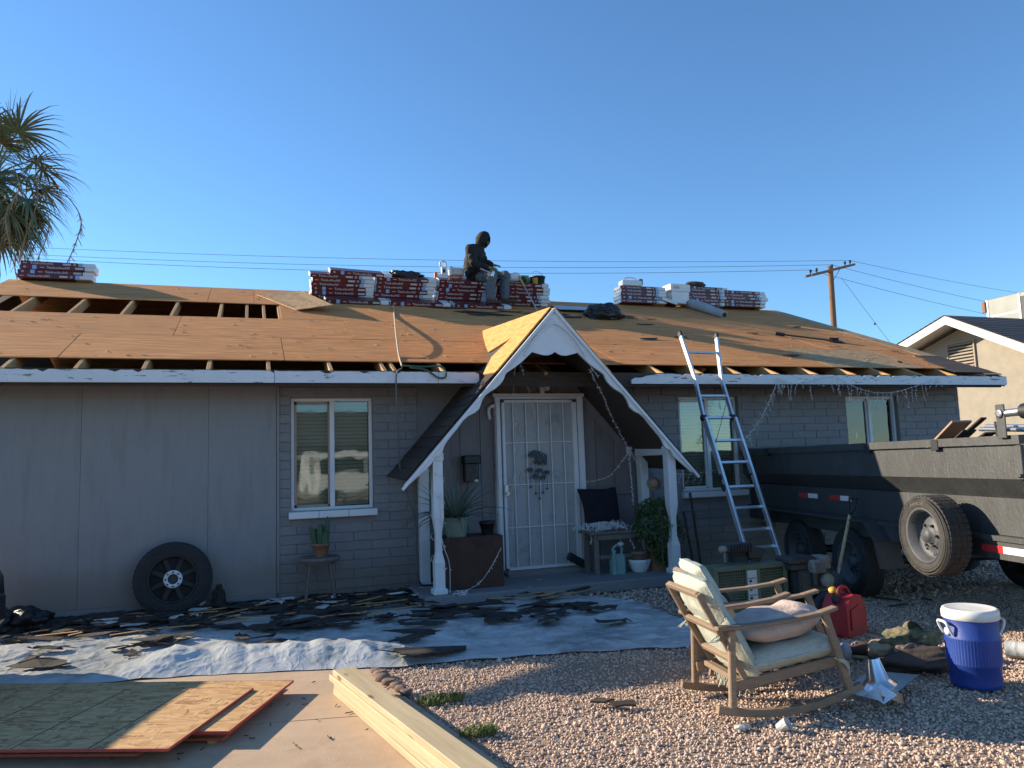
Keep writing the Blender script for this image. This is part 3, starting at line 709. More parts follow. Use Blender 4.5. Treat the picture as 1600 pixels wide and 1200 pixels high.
# bargeboards with a scalloped inner edge
YG = -1.05
IN = [(815,565),(803,574.6),(793,581),(788.4,585),(786.5,591),(784,596),(779,602),(772,608),(765,612),(757,618),(752,626),(747.6,639),(741,645),(730,650.6),(722,658),(715,668),(706,679),(697.8,689),(693,697),(690,706),(686,711),(678.6,714),(673,725),(657,740),(640,756)]
inner = [(atY(x,y,YG).x-1.765, atY(x,y,YG).z) for x,y in IN]
outer = [(-1.665,2.90-DS*1.665),(0,2.90)]
for sd in (-1,1):
    poly = [(0,2.90),(0,2.70)]+[(-.16,2.52)]+inner+[(-1.70,2.90-DS*1.70+.02)]
    poly = [(1.765-sd*p[0]*1.0, p[1]) for p in poly]
    MB().prism(poly, .032, Matrix(((1,0,0,0),(0,0,-1,YG),(0,1,0,0),(0,0,0,1)))).build('bargeboard', K['white'], H, True)
    e0 = V((1.765,YG-.045,2.915)); e1 = V((1.765+sd*1.72,YG-.045,2.915-DS*1.72))
    MB().beam(e0-V((0,0,.02)), e1-V((0,0,.02)), .028, .03, (0,0,1), 0, .003).build('drip_edge', K['white'], H, True)
# arched white panel in the peak with a cusped lower edge
lw = [(-.33,2.425),(-.29,2.425),(-.22,2.405),(-.14,2.385),(-.08,2.385),(-.04,2.40),(0,2.425)]
low = [(1.765+a,b_) for a,b_ in lw]+[(1.765-a,b_) for a,b_ in lw[::-1][1:]]
AP = [(818,557),(821,550),(825.5,543),(831,533),(841,521),(852.5,511.6),(858,508.5)]
AL = [(1.765-atY(x,y,YG).x, atY(x,y,YG).z) for x,y in AP]
arch = [(1.765+a,z) for a,z in AL]+[(1.765,atY(864,506,YG).z)]+[(1.765-a,z) for a,z in AL[::-1]]
MB().prism(low+arch, .022, Matrix(((1,0,0,0),(0,0,-1,YG-.006),(0,1,0,0),(0,0,0,1)))).build('gable_panel', K['white'], H, True)
ar = MB()
ar.tube([V((x,YG-.042,z)) for x,z in arch], .012, 6, 0, True, True)
ar.build('arch_moulding', K['white'], H, True)
# posts: square top and foot, slim turned middle
def post(x, y, z0, z1, half=False):
    s = .052
    pr = [(s,z0+.06),(s,z0+.32),(s*.62,z0+.42),(s*.62,z0+.62),(s*.72,z0+.66),(s,z0+.78),(s,z1)]
    mb = MB(); mb.box((x,y,z0+.03), (.15,.15,.06), None, 0, .01)
    vs_ = []; fs = []
    for i,(r,z) in enumerate(pr):
        vs_ += [(x-r,y-r,z),(x+r,y-r,z),(x+r,y+r,z),(x-r,y+r,z)]
        if i: fs += [(4*(i-1)+k,4*(i-1)+(k+1)%4,4*i+(k+1)%4,4*i+k) for k in range(4)]
    fs.append((4*len(pr)-4,4*len(pr)-3,4*len(pr)-2,4*len(pr)-1))
    mb.add(vs_, fs); mb.box((x,y,z1-.045), (.125,.125,.09), None, 0, .008)
    return mb.build('porch_post', K['white'], H, True)
post(.435,-.95,-.085,1.36); post(3.19,-.95,-.085,1.36)
MB().box((.47,-.12,.58), (.11,.11,1.33), None, 0, .006).build('porch_post', K['white'], H, True)
MB().box((3.30,-.10,.64), (.11,.11,1.35), None, 0, .006).build('porch_post', K['white'], H, True)
MB().box((3.24,-.52,1.31), (.10,.80,.10), None, 0, .006).build('porch_beam', K['white'], H, True)
MB().box((.44,-.52,1.31), (.10,.80,.10), None, 0, .006).build('porch_beam', K['white'], H, True)
MB().box((1.8,-.53,-.145), (3.1,1.14,.12), None, 0, .012).build('porch_slab', K['mortar'], H, True)
MB().box((1.95,-.14,-.07), (1.06,.20,.08), None, 0, .01).build('door_step', K['siding'], H, True)

# security door
dr = bpy.data.objects.new('security_door', None); COL.objects.link(dr); dr.parent = H; dr.location = V((1.94,-.05,0))-H.location
f = MB()
f.box((1.405,-.03,1.0), (.07,.09,2.06), None, 0, .006); f.box((2.485,-.03,1.0), (.085,.09,2.06), None, 0, .006)
f.box((1.945,-.035,2.045), (1.20,.11,.04), None, 0, .006); f.box((1.945,-.02,2.01), (1.0,.07,.03), None, 0, .004)
f.build('frame', K['white'], dr, True)
lf = MB(); x0, x1, z0, z1, yl = 1.45, 2.425, -.04, 1.985, -.075
lf.box(((x0+x1)/2,yl,z1-.018), (x1-x0,.045,.036), None, 0, .004); lf.box(((x0+x1)/2,yl,z0+.02), (x1-x0,.045,.04), None, 0, .004)
lf.box((x0+.018,yl,(z0+z1)/2), (.036,.045,z1-z0), None, 0, .004); lf.box((x1-.03,yl,(z0+z1)/2), (.06,.045,z1-z0), None, 0, .004)
lf.build('leaf_frame', K['white'], dr, True)
bars = [atY(px,640,-.09).x for px in (801,821,840,859.5,879)]
for x in bars: MB().box((x,-.09,(z0+z1)/2), (.013,.013,z1-z0-.05), None, 0, .002).build('bar', K['white'], dr, True)
for z in [atY(845,py,-.09).z for py in (691,756,822)]: MB().box(((x0+x1)/2,-.083,z), (x1-x0-.06,.012,.012), None, 0, .002).build('cross_bar', K['white'], dr, True)
MB().box(((x0+x1)/2,-.062,(z0+z1)/2), (x1-x0-.07,.004,z1-z0-.06)).build('screen', K['screen'], dr, True)
orn = MB()
for cx in (bars[0]+.12, bars[3]+.06):      # scrolls behind the bars
    for cz in (1.02,1.62):
        orn.tube([V((cx+.075*(1-k/26)*math.cos(k*.42),-.072,cz+.12*(1-k/26)*math.sin(k*.42))) for k in range(24)], .0028, 5)
orn.build('scroll', K['screen'], dr, True)
lk = MB().box((1.475,-.105,.90), (.045,.03,.14), None, 0, .005); lk.lathe([(.017,0),(.017,.05)], 12, Matrix.Translation((1.478,-.12,.87)) @ Matrix.Rotation(PI/2,4,'X'))
lk.build('lock', K['steel'], dr, True)
MB().box((1.94,.12,1.0), (1.1,.04,2.1)).build('inner_door', K['mortar'], dr, True)
MB().box((1.40,-.085,.98), (.04,.02,2.0), None, 0, .004).build('hinge_rail', K['white'], dr, True)
pl = MB(); pl.box((1.99,-.05,2.115), (.055,.08,.10), None, 0, .008); pl.lathe([(.03,0),(.042,.05),(.03,.07)], 12, Matrix.Translation((2.02,-.10,2.13)) @ Matrix.Rotation(PI/2,4,'X'))
pl.build('porch_lamp', K['white'], H, True)
cn = MB().tube(catmull([atY(765,655,.0),atY(763,640,-.03),atY(770,634,-.05),atY(776,640,-.03)],5), .022, 10); cn.build('conduit', K['white'], H, True)
MB().box((1.375,.0,1.19), (.03,.012,.06), None, 0, .004).build('doorbell', K['blackplastic'], H, True)
# ------------------------------------------------------------------ things on the roof
from mathutils import noise as MN
BW, BD, BT = 1.0, .33, .067
def bodymesh(x1, m):
    return MB().box((.012,BD/2,BT/2), (.024,BD,BT-.003), None, 1, .008).box(((.022+x1)/2,BD/2,BT/2), (x1-.022,BD+.002,BT-.001), None, 0, .008).box(((x1+BW)/2,BD/2,BT/2), (BW-x1,BD,BT-.003), None, 1, .010).mesh('shingle_bundle', [m, K['wrapwhite']])
bodies = [bodymesh(.765, K['maroon']), bodymesh(.86, K['maroon']), bodymesh(.86, K['wrapdark'])]
def plate(mb, x0, x1, z0, z1, mi, y=-.003): mb.box(((x0+x1)/2,y,(z0+z1)/2), (x1-x0,.003,z1-z0), None, mi)
bandA = MB(); plate(bandA, .004,.765,.003,BT-.003,0,-.0015); bandA = bandA.mesh('label_band', K['maroon'])
bandB = MB(); plate(bandB, .004,.86,.003,BT-.003,0,-.0015); bandB = bandB.mesh('label_band', K['maroon'])
bandC = MB(); plate(bandC, .004,.86,.003,BT-.003,0,-.0015); bandC = bandC.mesh('label_band', K['wrapdark'])
PM = [K['print'], K['redprint'], K['wrapblue'], K['maroon']]
def diamond(mb, x, z, r, mi): mb.add([(x-r,-.006,z),(x,-.006,z-r),(x+r,-.006,z),(x,-.006,z+r)], [(0,1,2,3)], mi)
def marks(red, blk_, dia, blues):
    mb = MB(); zc = BT/2
    plate(mb, red,red+.062,zc-.008,zc+.008,1,-.004); plate(mb, red+.006,red+.056,zc-.003,zc+.003,0,-.006)
    for j in (-1,0,1): plate(mb, blk_,blk_+.11,zc+j*.010-.0035,zc+j*.010+.0035,0,-.004)
    diamond(mb, dia, zc, .021, 0); mb.add([(dia-.012,-.007,zc),(dia,-.007,zc-.012),(dia+.012,-.007,zc),(dia,-.007,zc+.012)], [(0,1,2,3)], 3)
    for a,b_ in blues: plate(mb, a,b_,.004,BT-.004,2,-.004)
    return mb.mesh('print_marks', PM)
mkA = marks(.03,.56,.72,[(.775,.83)]); mkB = marks(.27,.74,.07,[(.17,.225)])
txt = textmesh('TimberlineNS', .052, K['print'])
NB = [0]
ORD = ['bottom','second','third','fourth','fifth','sixth','seventh']
def bundle(M, var, label, group):
    o = put('shingle_bundle', bodies[var]); o.matrix_basis = M; tag(o, label, 'shingle bundle', group)
    put('label_band', (bandA,bandB,bandC)[var], o)
    stuff(put('print_marks', mkA if var == 0 else mkB, o))
    put('lettering', txt, o, ((.13 if var == 0 else .36),-.0042,.018), (PI/2,0,0), (1.05,1,1))
    NB[0] += 1
    return o
GRP = 'shingle bundles stacked along the ridge'
def stack(n, x, y, z, tilt, desc, jit=.03, start=0, total=None):
    up = V((0,-math.sin(tilt),math.cos(tilt)))
    for k in range(n):
        c = V((x+rnd.uniform(-jit,jit), y, z)) + up*(BT*k)
        M = Matrix.Translation(c) @ Matrix.Rotation(tilt,4,'X') @ Matrix.Rotation(rnd.uniform(-.02,.02),4,'Z') @ Matrix.Translation((0,rnd.uniform(-.012,.012),0))
        pos = 'topmost' if k == n-1 else ORD[k]+(' from the bottom' if k else 'most')
        pos = pos.replace('bottommost','lowest')
        bundle(M, rnd.choice((0,0,1)) if n > 1 else 1, 'maroon shingle bundle, %s of the %s' % (pos, desc), GRP)
stack(4, -4.66, 4.15, ZR+.005, 0, 'lone stack beside the palm', .05)
YS = 3.60; zs = roofz(YS)+.022
stack(6, -.50, YS, zs, RA, 'stack left of the black jacket heap', .03)
stack(6, .53, YS+.01, zs, RA, 'stack under the black jacket heap', .03)
stack(6, 1.57, YS, zs, RA, 'stack directly behind the seated man', .03)
stack(6, 2.61, YS-.01, zs, RA, 'stack under the black bucket', .03)
for x, d in ((-.30,'leftmost of the loose row at the foot of the long stack'),(.72,'loose one at the foot of the long stack under the hanging cord'),(1.78,'loose one under the feet of the seated man')):
    M = Matrix.Translation((x,YS-.37,roofz(YS-.37)+.02)) @ Matrix.Rotation(RA,4,'X'); bundle(M, 1 if x > 0 else 2, 'maroon shingle bundle, '+d, GRP)
M = Matrix.Translation((-.20,YS-.14,zs+BT*6*.93+.008)) @ Matrix.Rotation(RA,4,'X') @ Matrix.Rotation(.03,4,'Y'); bundle(M, 1, 'maroon shingle bundle bridging the tops of the two left stacks', GRP)
stack(5, 5.33, 4.12, ZR+.006, 0, 'stack under the white toolbox', .03)
stack(5, 6.78, 4.10, ZR+.006, 0, 'stack behind the grey felt roll', .05)
stack(7, 6.95, 4.42, ZR+.006, 0, 'rear stack carrying the brown sack', .06)
stack(5, 7.66, 4.08, ZR+.006, 0, 'rightmost stack near the roof end', .04)
M = Matrix.Translation((6.50,4.02,ZR-.03)) @ Matrix.Rotation(.35,4,'Y') @ Matrix.Rotation(PI/2-.2,4,'Z'); bundle(M, 0, 'maroon shingle bundle tipped on end beside the white carton', GRP)

def heap(name, c, size, m, label, cat, seed=0, fr=2.2, amp=.35, sub=3, group=None, flat=True, rz=0):
    mb = MB().ico((0,0,0), 1, None, 0, sub)
    Rz = Matrix.Rotation(rz,3,'Z')
    for p in mb.v:
        n = MN.noise(V((p.x*fr+seed*7.1,p.y*fr,p.z*fr))) + .5*MN.noise(V((p.x*fr*2.3,p.y*fr*2.3+seed*3.3,p.z*fr*2.3)))
        r2 = 1+amp*n
        q = V((p.x*r2*size[0]/2, p.y*r2*size[1]/2, p.z*r2*size[2]/2))
        q = Rz @ q
        p.x, p.y, p.z = q
    lo = -size[2]*.36
    for p in mb.v:
        if flat and p.z < lo: p.z = lo+ (p.z-lo)*.05
        p += V(c)+V((0,0,-lo))
    return tag(mb.build(name, m, None, True), label, cat, group)
top = lambda k: V((0,-math.sin(RA),math.cos(RA)))*(BT*k)
TOPZ = zs+BT*6*.93
heap('jacket', (1.02,3.72,TOPZ+.03), (.62,.28,.17), K['bag'], 'crumpled black jacket lying on top of the long shingle stack', 'jacket', 3, 2.6, .5)
# nail gun with orange body
ng = thing('nail_gun', 'white and orange nail gun standing on the long shingle stack', 'nail gun', (1.72,3.70,TOPZ+.055), -.3)
MB().box((0,0,.05), (.20,.08,.08), None, 0, .012).box((.02,0,.15), (.10,.075,.16), None, 0, .015).build('body', K['wrapwhite'], ng)
MB().tube(catmull([(-.03,0,.22),(-.045,0,.30),(0,0,.335),(.05,0,.30),(.055,0,.22)],5), .016, 8).build('handle', K['wrapwhite'], ng)
MB().box((-.12,0,.07), (.06,.07,.14), None, 0, .012).build('magazine', mat('orange_plastic',(.5,.14,.04),(.55,.17,.05),.5,9), ng)
MB().box((.02,-.043,.15), (.05,.012,.06), None, 0, .004).build('trigger_guard', K['blackplastic'], ng)
MB().lathe([(.03,0),(.03,.14),(.02,.16)], 12, Matrix.Translation((.14,0,.08))).build('canister', K['wrapwhite'], ng)
tr = thing('metal_tray', 'grey sheet metal flashing tray leaning behind the seated man', 'metal tray', (1.95,3.95,TOPZ+.12), .1)
MB().box((0,0,.05), (.62,.02,.14), None, 0, .004).box((0,-.05,-.03), (.62,.12,.015), None, 0, .003).build('tray_sheet', K['steel'], tr)
MB().box((.1,-.02,.15), (.26,.16,.12), None, 0, .006).build('carton', K['wrapwhite'], tr) if False else None
tag(MB().box((0,0,.06), (.24,.2,.12), Matrix.Translation((1.98,3.78,TOPZ+.16)), 0, .006).build('carton', K['wrapwhite'], None, True), 'small white carton behind the back of the seated man', 'carton')
gbx = thing('nail_box', 'bright green nail box held up in front of the seated man', 'box', (2.56,3.66,TOPZ+.06), .05)
MB().box((0,0,.11), (.24,.14,.22), None, 0, .006).build('carton_body', K['greenbox'], gbx)
MB().box((0,-.072,.12), (.17,.003,.10)).build('print_panel', K['compgreen'], gbx)
MB().box((.03,-.0745,.12), (.06,.003,.02)).build('print_bar', K['yellow'], gbx)
jg = thing('plastic_jug', 'white jug with a dark cap lying beside the green carton', 'jug', (2.98,3.72,TOPZ+.05), .1)
MB().lathe([(.0,0),(.075,.01),(.09,.04),(.09,.2),(.06,.25),(.035,.27)], 16, Matrix.Translation((-.1,0,.10)) @ Matrix.Rotation(PI/2-.15,4,'Y')).build('bottle', K['wrapwhite'], jg)
MB().lathe([(.06,0),(.085,.03),(.085,.09),(.05,.11)], 14, Matrix.Translation((.15,0,.07)) @ Matrix.Rotation(PI/2-.1,4,'Y')).build('cap', K['blackplastic'], jg)
tag(MB().box((0,0,.08), (.14,.12,.16), Matrix.Translation((3.22,3.74,TOPZ+.05)), 0, .006).build('carton', K['greenbox'], None, True), 'lime green carton between the white jug and grey carton', 'carton')
tag(MB().box((0,0,.07), (.17,.14,.14), Matrix.Translation((3.40,3.74,TOPZ+.05)), 0, .006).build('carton', K['wrapdark'], None, True), 'grey brown carton right of the lime green one', 'carton')
bk = thing('bucket', 'black bucket with a yellow side on the right end of the stack', 'bucket', (3.42,3.58,TOPZ-.06), .2)
MB().lathe([(.10,0),(.125,.20),(.135,.20),(.135,.22),(.12,.22),(.10,.02)], 20).build('pail', K['blackplastic'], bk)
MB().lathe([(.1035,.01),(.127,.185)], 20, None, 0, True, False, R(185), R(235)).build('yellow_band', K['yellow'], bk)
MB().tube([(.13*math.cos(a),.13*math.sin(a)*.3,.2+.14*math.sin(a)) for a in [PI*k/10 for k in range(11)]], .004, 5).build('handle', K['steel'], bk)
br = thing('broom_handle', 'long pole with a yellow grip leaning on the shingle stack', 'pole', atR(843,492,.02))
a = atR(843,492,.02); b_ = atY(811,432,3.40); m_ = a.lerp(b_, .74)
MB().tube([a,m_], .012, 8).build('shaft', K['steel'], br, True); MB().tube([m_,b_], .019, 8).build('grip', K['yellow'], br, True)
tb = thing('toolbox', 'small white toolbox on the stack right of the bin bag', 'toolbox', (5.45,4.22,ZR+BT*5+.008), .0)
MB().box((.15,0,.055), (.42,.2,.11), None, 0, .01).build('case', K['wrapwhite'], tb)
MB().tube(catmull([(.02,0,.11),(.06,0,.17),(.24,0,.17),(.30,0,.11)],4), .012, 6).build('handle', K['steel'], tb)
MB().box((.36,-.02,.09), (.07,.1,.12), None, 0, .01).build('clasp', K['blackplastic'], tb)
ct = thing('carton', 'white cardboard carton between the two right hand stacks', 'carton', (6.62,4.22,ZR+.26), .06)
MB().box((0,0,.075), (.46,.3,.15), None, 0, .006).build('carton_body', K['wrapwhite'], ct)
MB().box((-.10,-.152,.08), (.14,.004,.06)).build('red_print', mat('faded_red_print',(.6,.35,.33),(.66,.42,.4),.6,9), ct)
MB().box((0,0,-.12), (.4,.28,.24), None, 0, .006).build('lower_carton', K['wrapwhite'], ct)
heap('sack', (7.28,4.55,ZR+BT*7+.0), (.46,.3,.16), K['browncloth'], 'dark brown sack lying on top of the right hand stacks', 'sack', 5, 1.6, .2)
# torn-off roll of grey felt, loose shingles, bin bag
fr = thing('felt_roll', 'roll of grey roofing felt lying down the slope by the right stacks', 'felt roll', atR(1137,494))
a = atR(1072,472,.11); b_ = atR(1132,492,.08)
MB().tube([a,a.lerp(b_,.5)+V((0,0,.01)),b_], [.105,.095,.075], 16).build('rolled_felt', K['kraft'], fr, True)
MB().tube([b_-(b_-a)*.005,b_+(b_-a).normalized()*.012], .045, 12).build('core', K['black'], fr, True)
MB().box((0,0,0), (.24,.02,.34), Matrix.Translation(atR(1068,468,.15)) @ Matrix.Rotation(.5,4,'Y')).build('loose_end', K['taupe'], fr, True)
for k,(px,py,n) in enumerate(((905,482,5),)):
    for j in range(n):
        p = atR(px,py,.012+.014*j*1.0)
        o = MB().box((0,0,0), (.92+rnd.uniform(-.05,.1),.34,.010), Matrix.Translation(p+V((rnd.uniform(-.06,.06),0,.0))) @ Matrix.Rotation(RA,4,'X') @ Matrix.Rotation(rnd.uniform(-.14,.14),4,'Z')).build('loose_shingle', K['greyshingle'] if j % 2 else K['steel'], None, True)
        tag(o, 'loose grey shingle, %s in the pile left of the bin bag' % ('topmost' if j == n-1 else ORD[j].replace('bottom','lowest')+(' from the bottom' if j else '')), 'shingle', 'loose shingle sheets in the low pile')
bb = heap('bin_bag', atR(946,500,.0)+V((0,0.05,-.02)), (.62,.45,.36), K['bag'], 'stuffed black bin bag resting on the roof below the stacks', 'bin bag', 9, 2.4, .42)
# strand board sheet lying loose near the ridge
P1,P2,P3,P4 = atR(401,461,.03),atR(470,455,.10),atR(520,477,.13),atR(463,485,.03)
q = [P4,P3,P2,P1]; q2 = [p+RN*.012 for p in q]
tag(MB().add(q+q2, [(3,2,1,0),(4,5,6,7),(0,1,5,4),(1,2,6,5),(2,3,7,6),(3,0,4,7)]).build('strand_board_sheet', K['osbroof'], None, True), 'loose strand board sheet propped on the roof left of the stacks', 'board sheet')
# flat shovel on the roof
sh = thing('roofing_shovel', 'long roofing shovel lying on the sheathing near the roof end', 'shovel', atR(1260,526))
MB().tube([atR(1222,522.5,.05),atR(1300,532,.07)], .016, 8).build('shaft', K['darkwood'], sh, True)
MB().tube([atR(1212,521,.05),atR(1226,523,.05)], .03, 8).build('grip', K['black'], sh, True)
c = atR(1305,534,.02); MB().box((0,0,.01), (.26,.18,.012), Matrix.Translation(c) @ Matrix.Rotation(RA,4,'X') @ Matrix.Rotation(-.3,4,'Z'), 0, .004).box((.0,.05,.035), (.2,.02,.05), Matrix.Translation(c) @ Matrix.Rotation(RA,4,'X')).build('blade', K['black'], sh, True)
# cord running down from the stack over the eave to the ground
cp = [atR(614,477,.05),atR(616,492,.02),atR(618,515,.10),atR(621,540,.08),atR(624,558,.02),atR(628,572,.03)]
c1 = MB().tube(catmull(cp,6), .010, 6).build('hose', K['cordtan'], None, True); tag(c1, 'tan air hose running down the roof from the long stack', 'hose')
cp = [atR(628,571,.05),atR(660,573,.06),V(atY(690,573,-.63)),V(atY(697,588,-.66)),V(atY(685,590,-.66)),V(atY(665,578,-.64)),V(atY(640,574,-.63))]
cg = MB().tube(catmull(cp,6), .011, 6).build('hose', K['cordgreen'], None, True); tag(cg, 'green hose looped over the white fascia left of the porch', 'hose')
cp = [atY(628,575,-.63),atY(620,583,-.66),atY(619,610,-.66),atY(621,660,-.60),atY(624,720,-.5),atY(632,760,-.45),atY(648,810,-.42),atY(650,860,-.4),atY(654,905,-.4),atZ(668,921,G+.02),atZ(700,940,G+.06)]
cw = MB().tube(catmull(cp,6), .008, 6).build('hanging_cord', K['cordgrey'], None, True); tag(cw, 'thin grey cord hanging from the fascia to the ground left of the porch', 'cord')
# scraps, splinters and staples left on the sheathing
sc_ = MB()
for k in range(260):
    x = rnd.uniform(-4.5,8.6); y = rnd.uniform(-.2,4.1)
    if x < -.9 and 1.9 < y < 3.05: continue
    c = V((x,y,roofz(y)))+RN*.02
    T = Matrix.Translation(c) @ Matrix.Rotation(RA,4,'X') @ Matrix.Rotation(rnd.uniform(-1.2,1.2),4,'Z')
    sc_.box((0,0,0), (rnd.uniform(.01,.05),rnd.uniform(.008,.02),.006), T)
tag(stuff(sc_.build('wood_splinters', K['lumber'], None, True)), 'pale splinters scattered over the plywood roof', 'splinters')
fs_ = MB()
def scrap(mb, c, rx, ry, n, th, M3, curl=.02):
    pts = []
    for k in range(n):
        a = 2*PI*k/n; r = rnd.uniform(.55,1.1); pts.append(V((math.cos(a)*rx*r,math.sin(a)*ry*r,rnd.uniform(0,curl))))
    b = [M3 @ p + V(c) for p in pts]; t2 = [M3 @ (p+V((0,0,th))) + V(c) for p in pts]
    mb.add(b+t2, [tuple(range(n))[::-1], tuple(range(n,2*n))]+[(i,(i+1)%n,n+(i+1)%n,n+i) for i in range(n)])
RM = Matrix.Rotation(RA,3,'X')
for k in range(13):
    x = rnd.uniform(2.8,8.6); y = rnd.uniform(-.1,4.0)
    if x < -.9 and 1.7 < y < 3.25: continue
    scrap(fs_, V((x,y,roofz(y)))+RN*.018, rnd.uniform(.06,.28), rnd.uniform(.01,.05), 9, .003, RM)
for k in range(9): 
    x = rnd.uniform(1.5,4.2); y = rnd.uniform(2.6,3.4); scrap(fs_, V((x,y,roofz(y)))+RN*.018, rnd.uniform(.2,.5), rnd.uniform(.05,.12), 11, .004, RM)
tag(stuff(fs_.build('felt_scraps', K['felt'], None, True)), 'torn dark felt scraps stuck to the plywood roof', 'felt scraps')

# ------------------------------------------------------------------ the man on the stack
mn = thing('person', 'man in a black hooded jacket and grey jeans sitting on the shingle stack', 'person', (2.3,3.5,TOPZ))
Yn, Yf = 3.22, 3.46
P = {}
P['pelvis'] = atY(743,432,3.66); P['belly'] = atY(738,418,3.54); P['chest'] = atY(742,397,3.46); P['neck'] = atY(750,385,3.43); P['head'] = atY(756.5,376,3.41)
P['hipN'] = atY(747,432,3.58); P['kneeN'] = atY(769,432,Yn); P['ankN'] = atY(765,468,Yn+.02)
P['hipF'] = atY(752,431,3.76); P['kneeF'] = atY(790,431,Yf-.02); P['ankF'] = atY(789,467,Yf-.06)
P['shN'] = atY(735.5,389,3.33); P['elN'] = atY(740,412,3.27); P['wrN'] = atY(762,418,3.25)
P['shF'] = atY(748,388,3.60); P['elF'] = atY(756,409,3.50); P['wrF'] = atY(768,414,3.36)
names = list(P); ix = {n:i for i,n in enumerate(names)}
hand = lambda w_, d: V(w_)+V(d)
# body: one continuous surface with hands
pts = [P[n] for n in names]; ed = [(ix[a],ix[b_]) for a,b_ in (('pelvis','belly'),('belly','chest'),('chest','neck'),('neck','head'),('pelvis','hipN'),('hipN','kneeN'),('kneeN','ankN'),('pelvis','hipF'),('hipF','kneeF'),('kneeF','ankF'),('chest','shN'),('shN','elN'),('elN','wrN'),('chest','shF'),('shF','elF'),('elF','wrF'))]
rad = {'pelvis':.12,'belly':.11,'chest':.12,'neck':.055,'head':.085,'hipN':.085,'kneeN':.06,'ankN':.045,'hipF':.085,'kneeF':.06,'ankF':.045,'shN':.06,'elN':.045,'wrN':.032,'shF':.06,'elF':.045,'wrF':.032}
rr = [rad[n] for n in names]
for wv in ('wrN','wrF'):
    w0 = P[wv]; fwd = V((.85,-.3,-.15)).normalized(); side = V((.2,.8,.1)).normalized()
    pc = w0+fwd*.06; pts.append(pc); rr.append((.038,.024)); pi = len(pts)-1; ed.append((ix[wv],pi))
    for j in range(4):
        b0 = pc+fwd*.045+side*(j-1.5)*.021; L = (.055,.065,.06,.048)[j]
        m1 = b0+fwd*L*.5; e1 = m1+(fwd*.6+V((0,0,-.8))).normalized()*L*.55
        i0 = len(pts); pts += [b0,m1,e1]; rr += [.0095,.009,.008]; ed += [(pi,i0),(i0,i0+1),(i0+1,i0+2)]
    t0 = pc-side*.035+fwd*.0; t1 = t0+(fwd*.6-side*.5).normalized()*.04; i0 = len(pts); pts += [t0,t1]; rr += [.011,.009]; ed += [(pi,i0),(i0,i0+1)]
o = bpy.data.objects.new('body', skinned(ed, [p-mn.location for p in pts], rr, 0, K['skin'], 'body', 1)); COL.objects.link(o); o.parent = mn
# face details under the hood: nose, eyes, mouth, ears
hd = P['head']; fd = V((.80,-.38,-.46)).normalized(); sd_ = fd.cross(V((0,0,1))).normalized(); ud = sd_.cross(fd)
fc = MB().ico(hd+fd*.075-ud*.01, .016, None, 0, 1, 0, (1,1,1.6))
for s_ in (-1,1): fc.ico(hd+sd_*s_*.085, .022, None, 0, 1, 0, (.7,1,1.5))
fc.build('face_features', K['skin'], mn, True)
ey = MB()
for s_ in (-1,1): ey.ico(hd+fd*.072+sd_*s_*.032+ud*.018, .011, None, 0, 1)
ey.tube([hd+fd*.078-sd_*.025-ud*.045, hd+fd*.084-ud*.045, hd+fd*.078+sd_*.025-ud*.045], .006, 5)
ey.build('eyes_and_mouth', K['black'], mn, True)
def cloth(name, chain, m, sub=2):
    rr = {k:(r if isinstance(r,(int,float)) else sum(r)/2) for k,r in chain['r'].items()}
    me = capsules([(chain['p'][a]-mn.location,rr[a],chain['p'][b_]-mn.location,rr[b_]) for a,b_ in chain['e']], .017, m, name)
    o = bpy.data.objects.new(name, me); COL.objects.link(o); o.parent = mn
P['hem'] = P['pelvis']+V((-.02,0,-.02)); P['back'] = atY(733,405,3.50)
cloth('jacket', {'p':P,'r':{'belly':(.155,.15),'hem':(.14,.13),'chest':(.16,.15),'neck':.075,'shN':.085,'elN':.068,'wrN':.05,'shF':.085,'elF':.068,'wrF':.05},'e':(('chest','belly'),('belly','hem'),('chest','neck'),('chest','shN'),('shN','elN'),('elN','wrN'),('chest','shF'),('shF','elF'),('elF','wrF'))}, K['jacket'])
P['seat'] = P['pelvis']+V((0,0,-.0)); P['cuffN'] = P['ankN']+V((0,0,.035)); P['cuffF'] = P['ankF']+V((0,0,.035))
P['midN'] = P['kneeN'].lerp(P['ankN'],.45)+V((-.01,0,0)); P['midF'] = P['kneeF'].lerp(P['ankF'],.45)+V((-.01,0,0))
cloth('trousers', {'p':P,'r':{'seat':.118,'hipN':.10,'kneeN':.085,'midN':.08,'cuffN':.078,'hipF':.10,'kneeF':.085,'midF':.08,'cuffF':.078},'e':(('seat','hipN'),('hipN','kneeN'),('kneeN','midN'),('midN','cuffN'),('seat','hipF'),('hipF','kneeF'),('kneeF','midF'),('midF','cuffF'))}, K['jeans'])
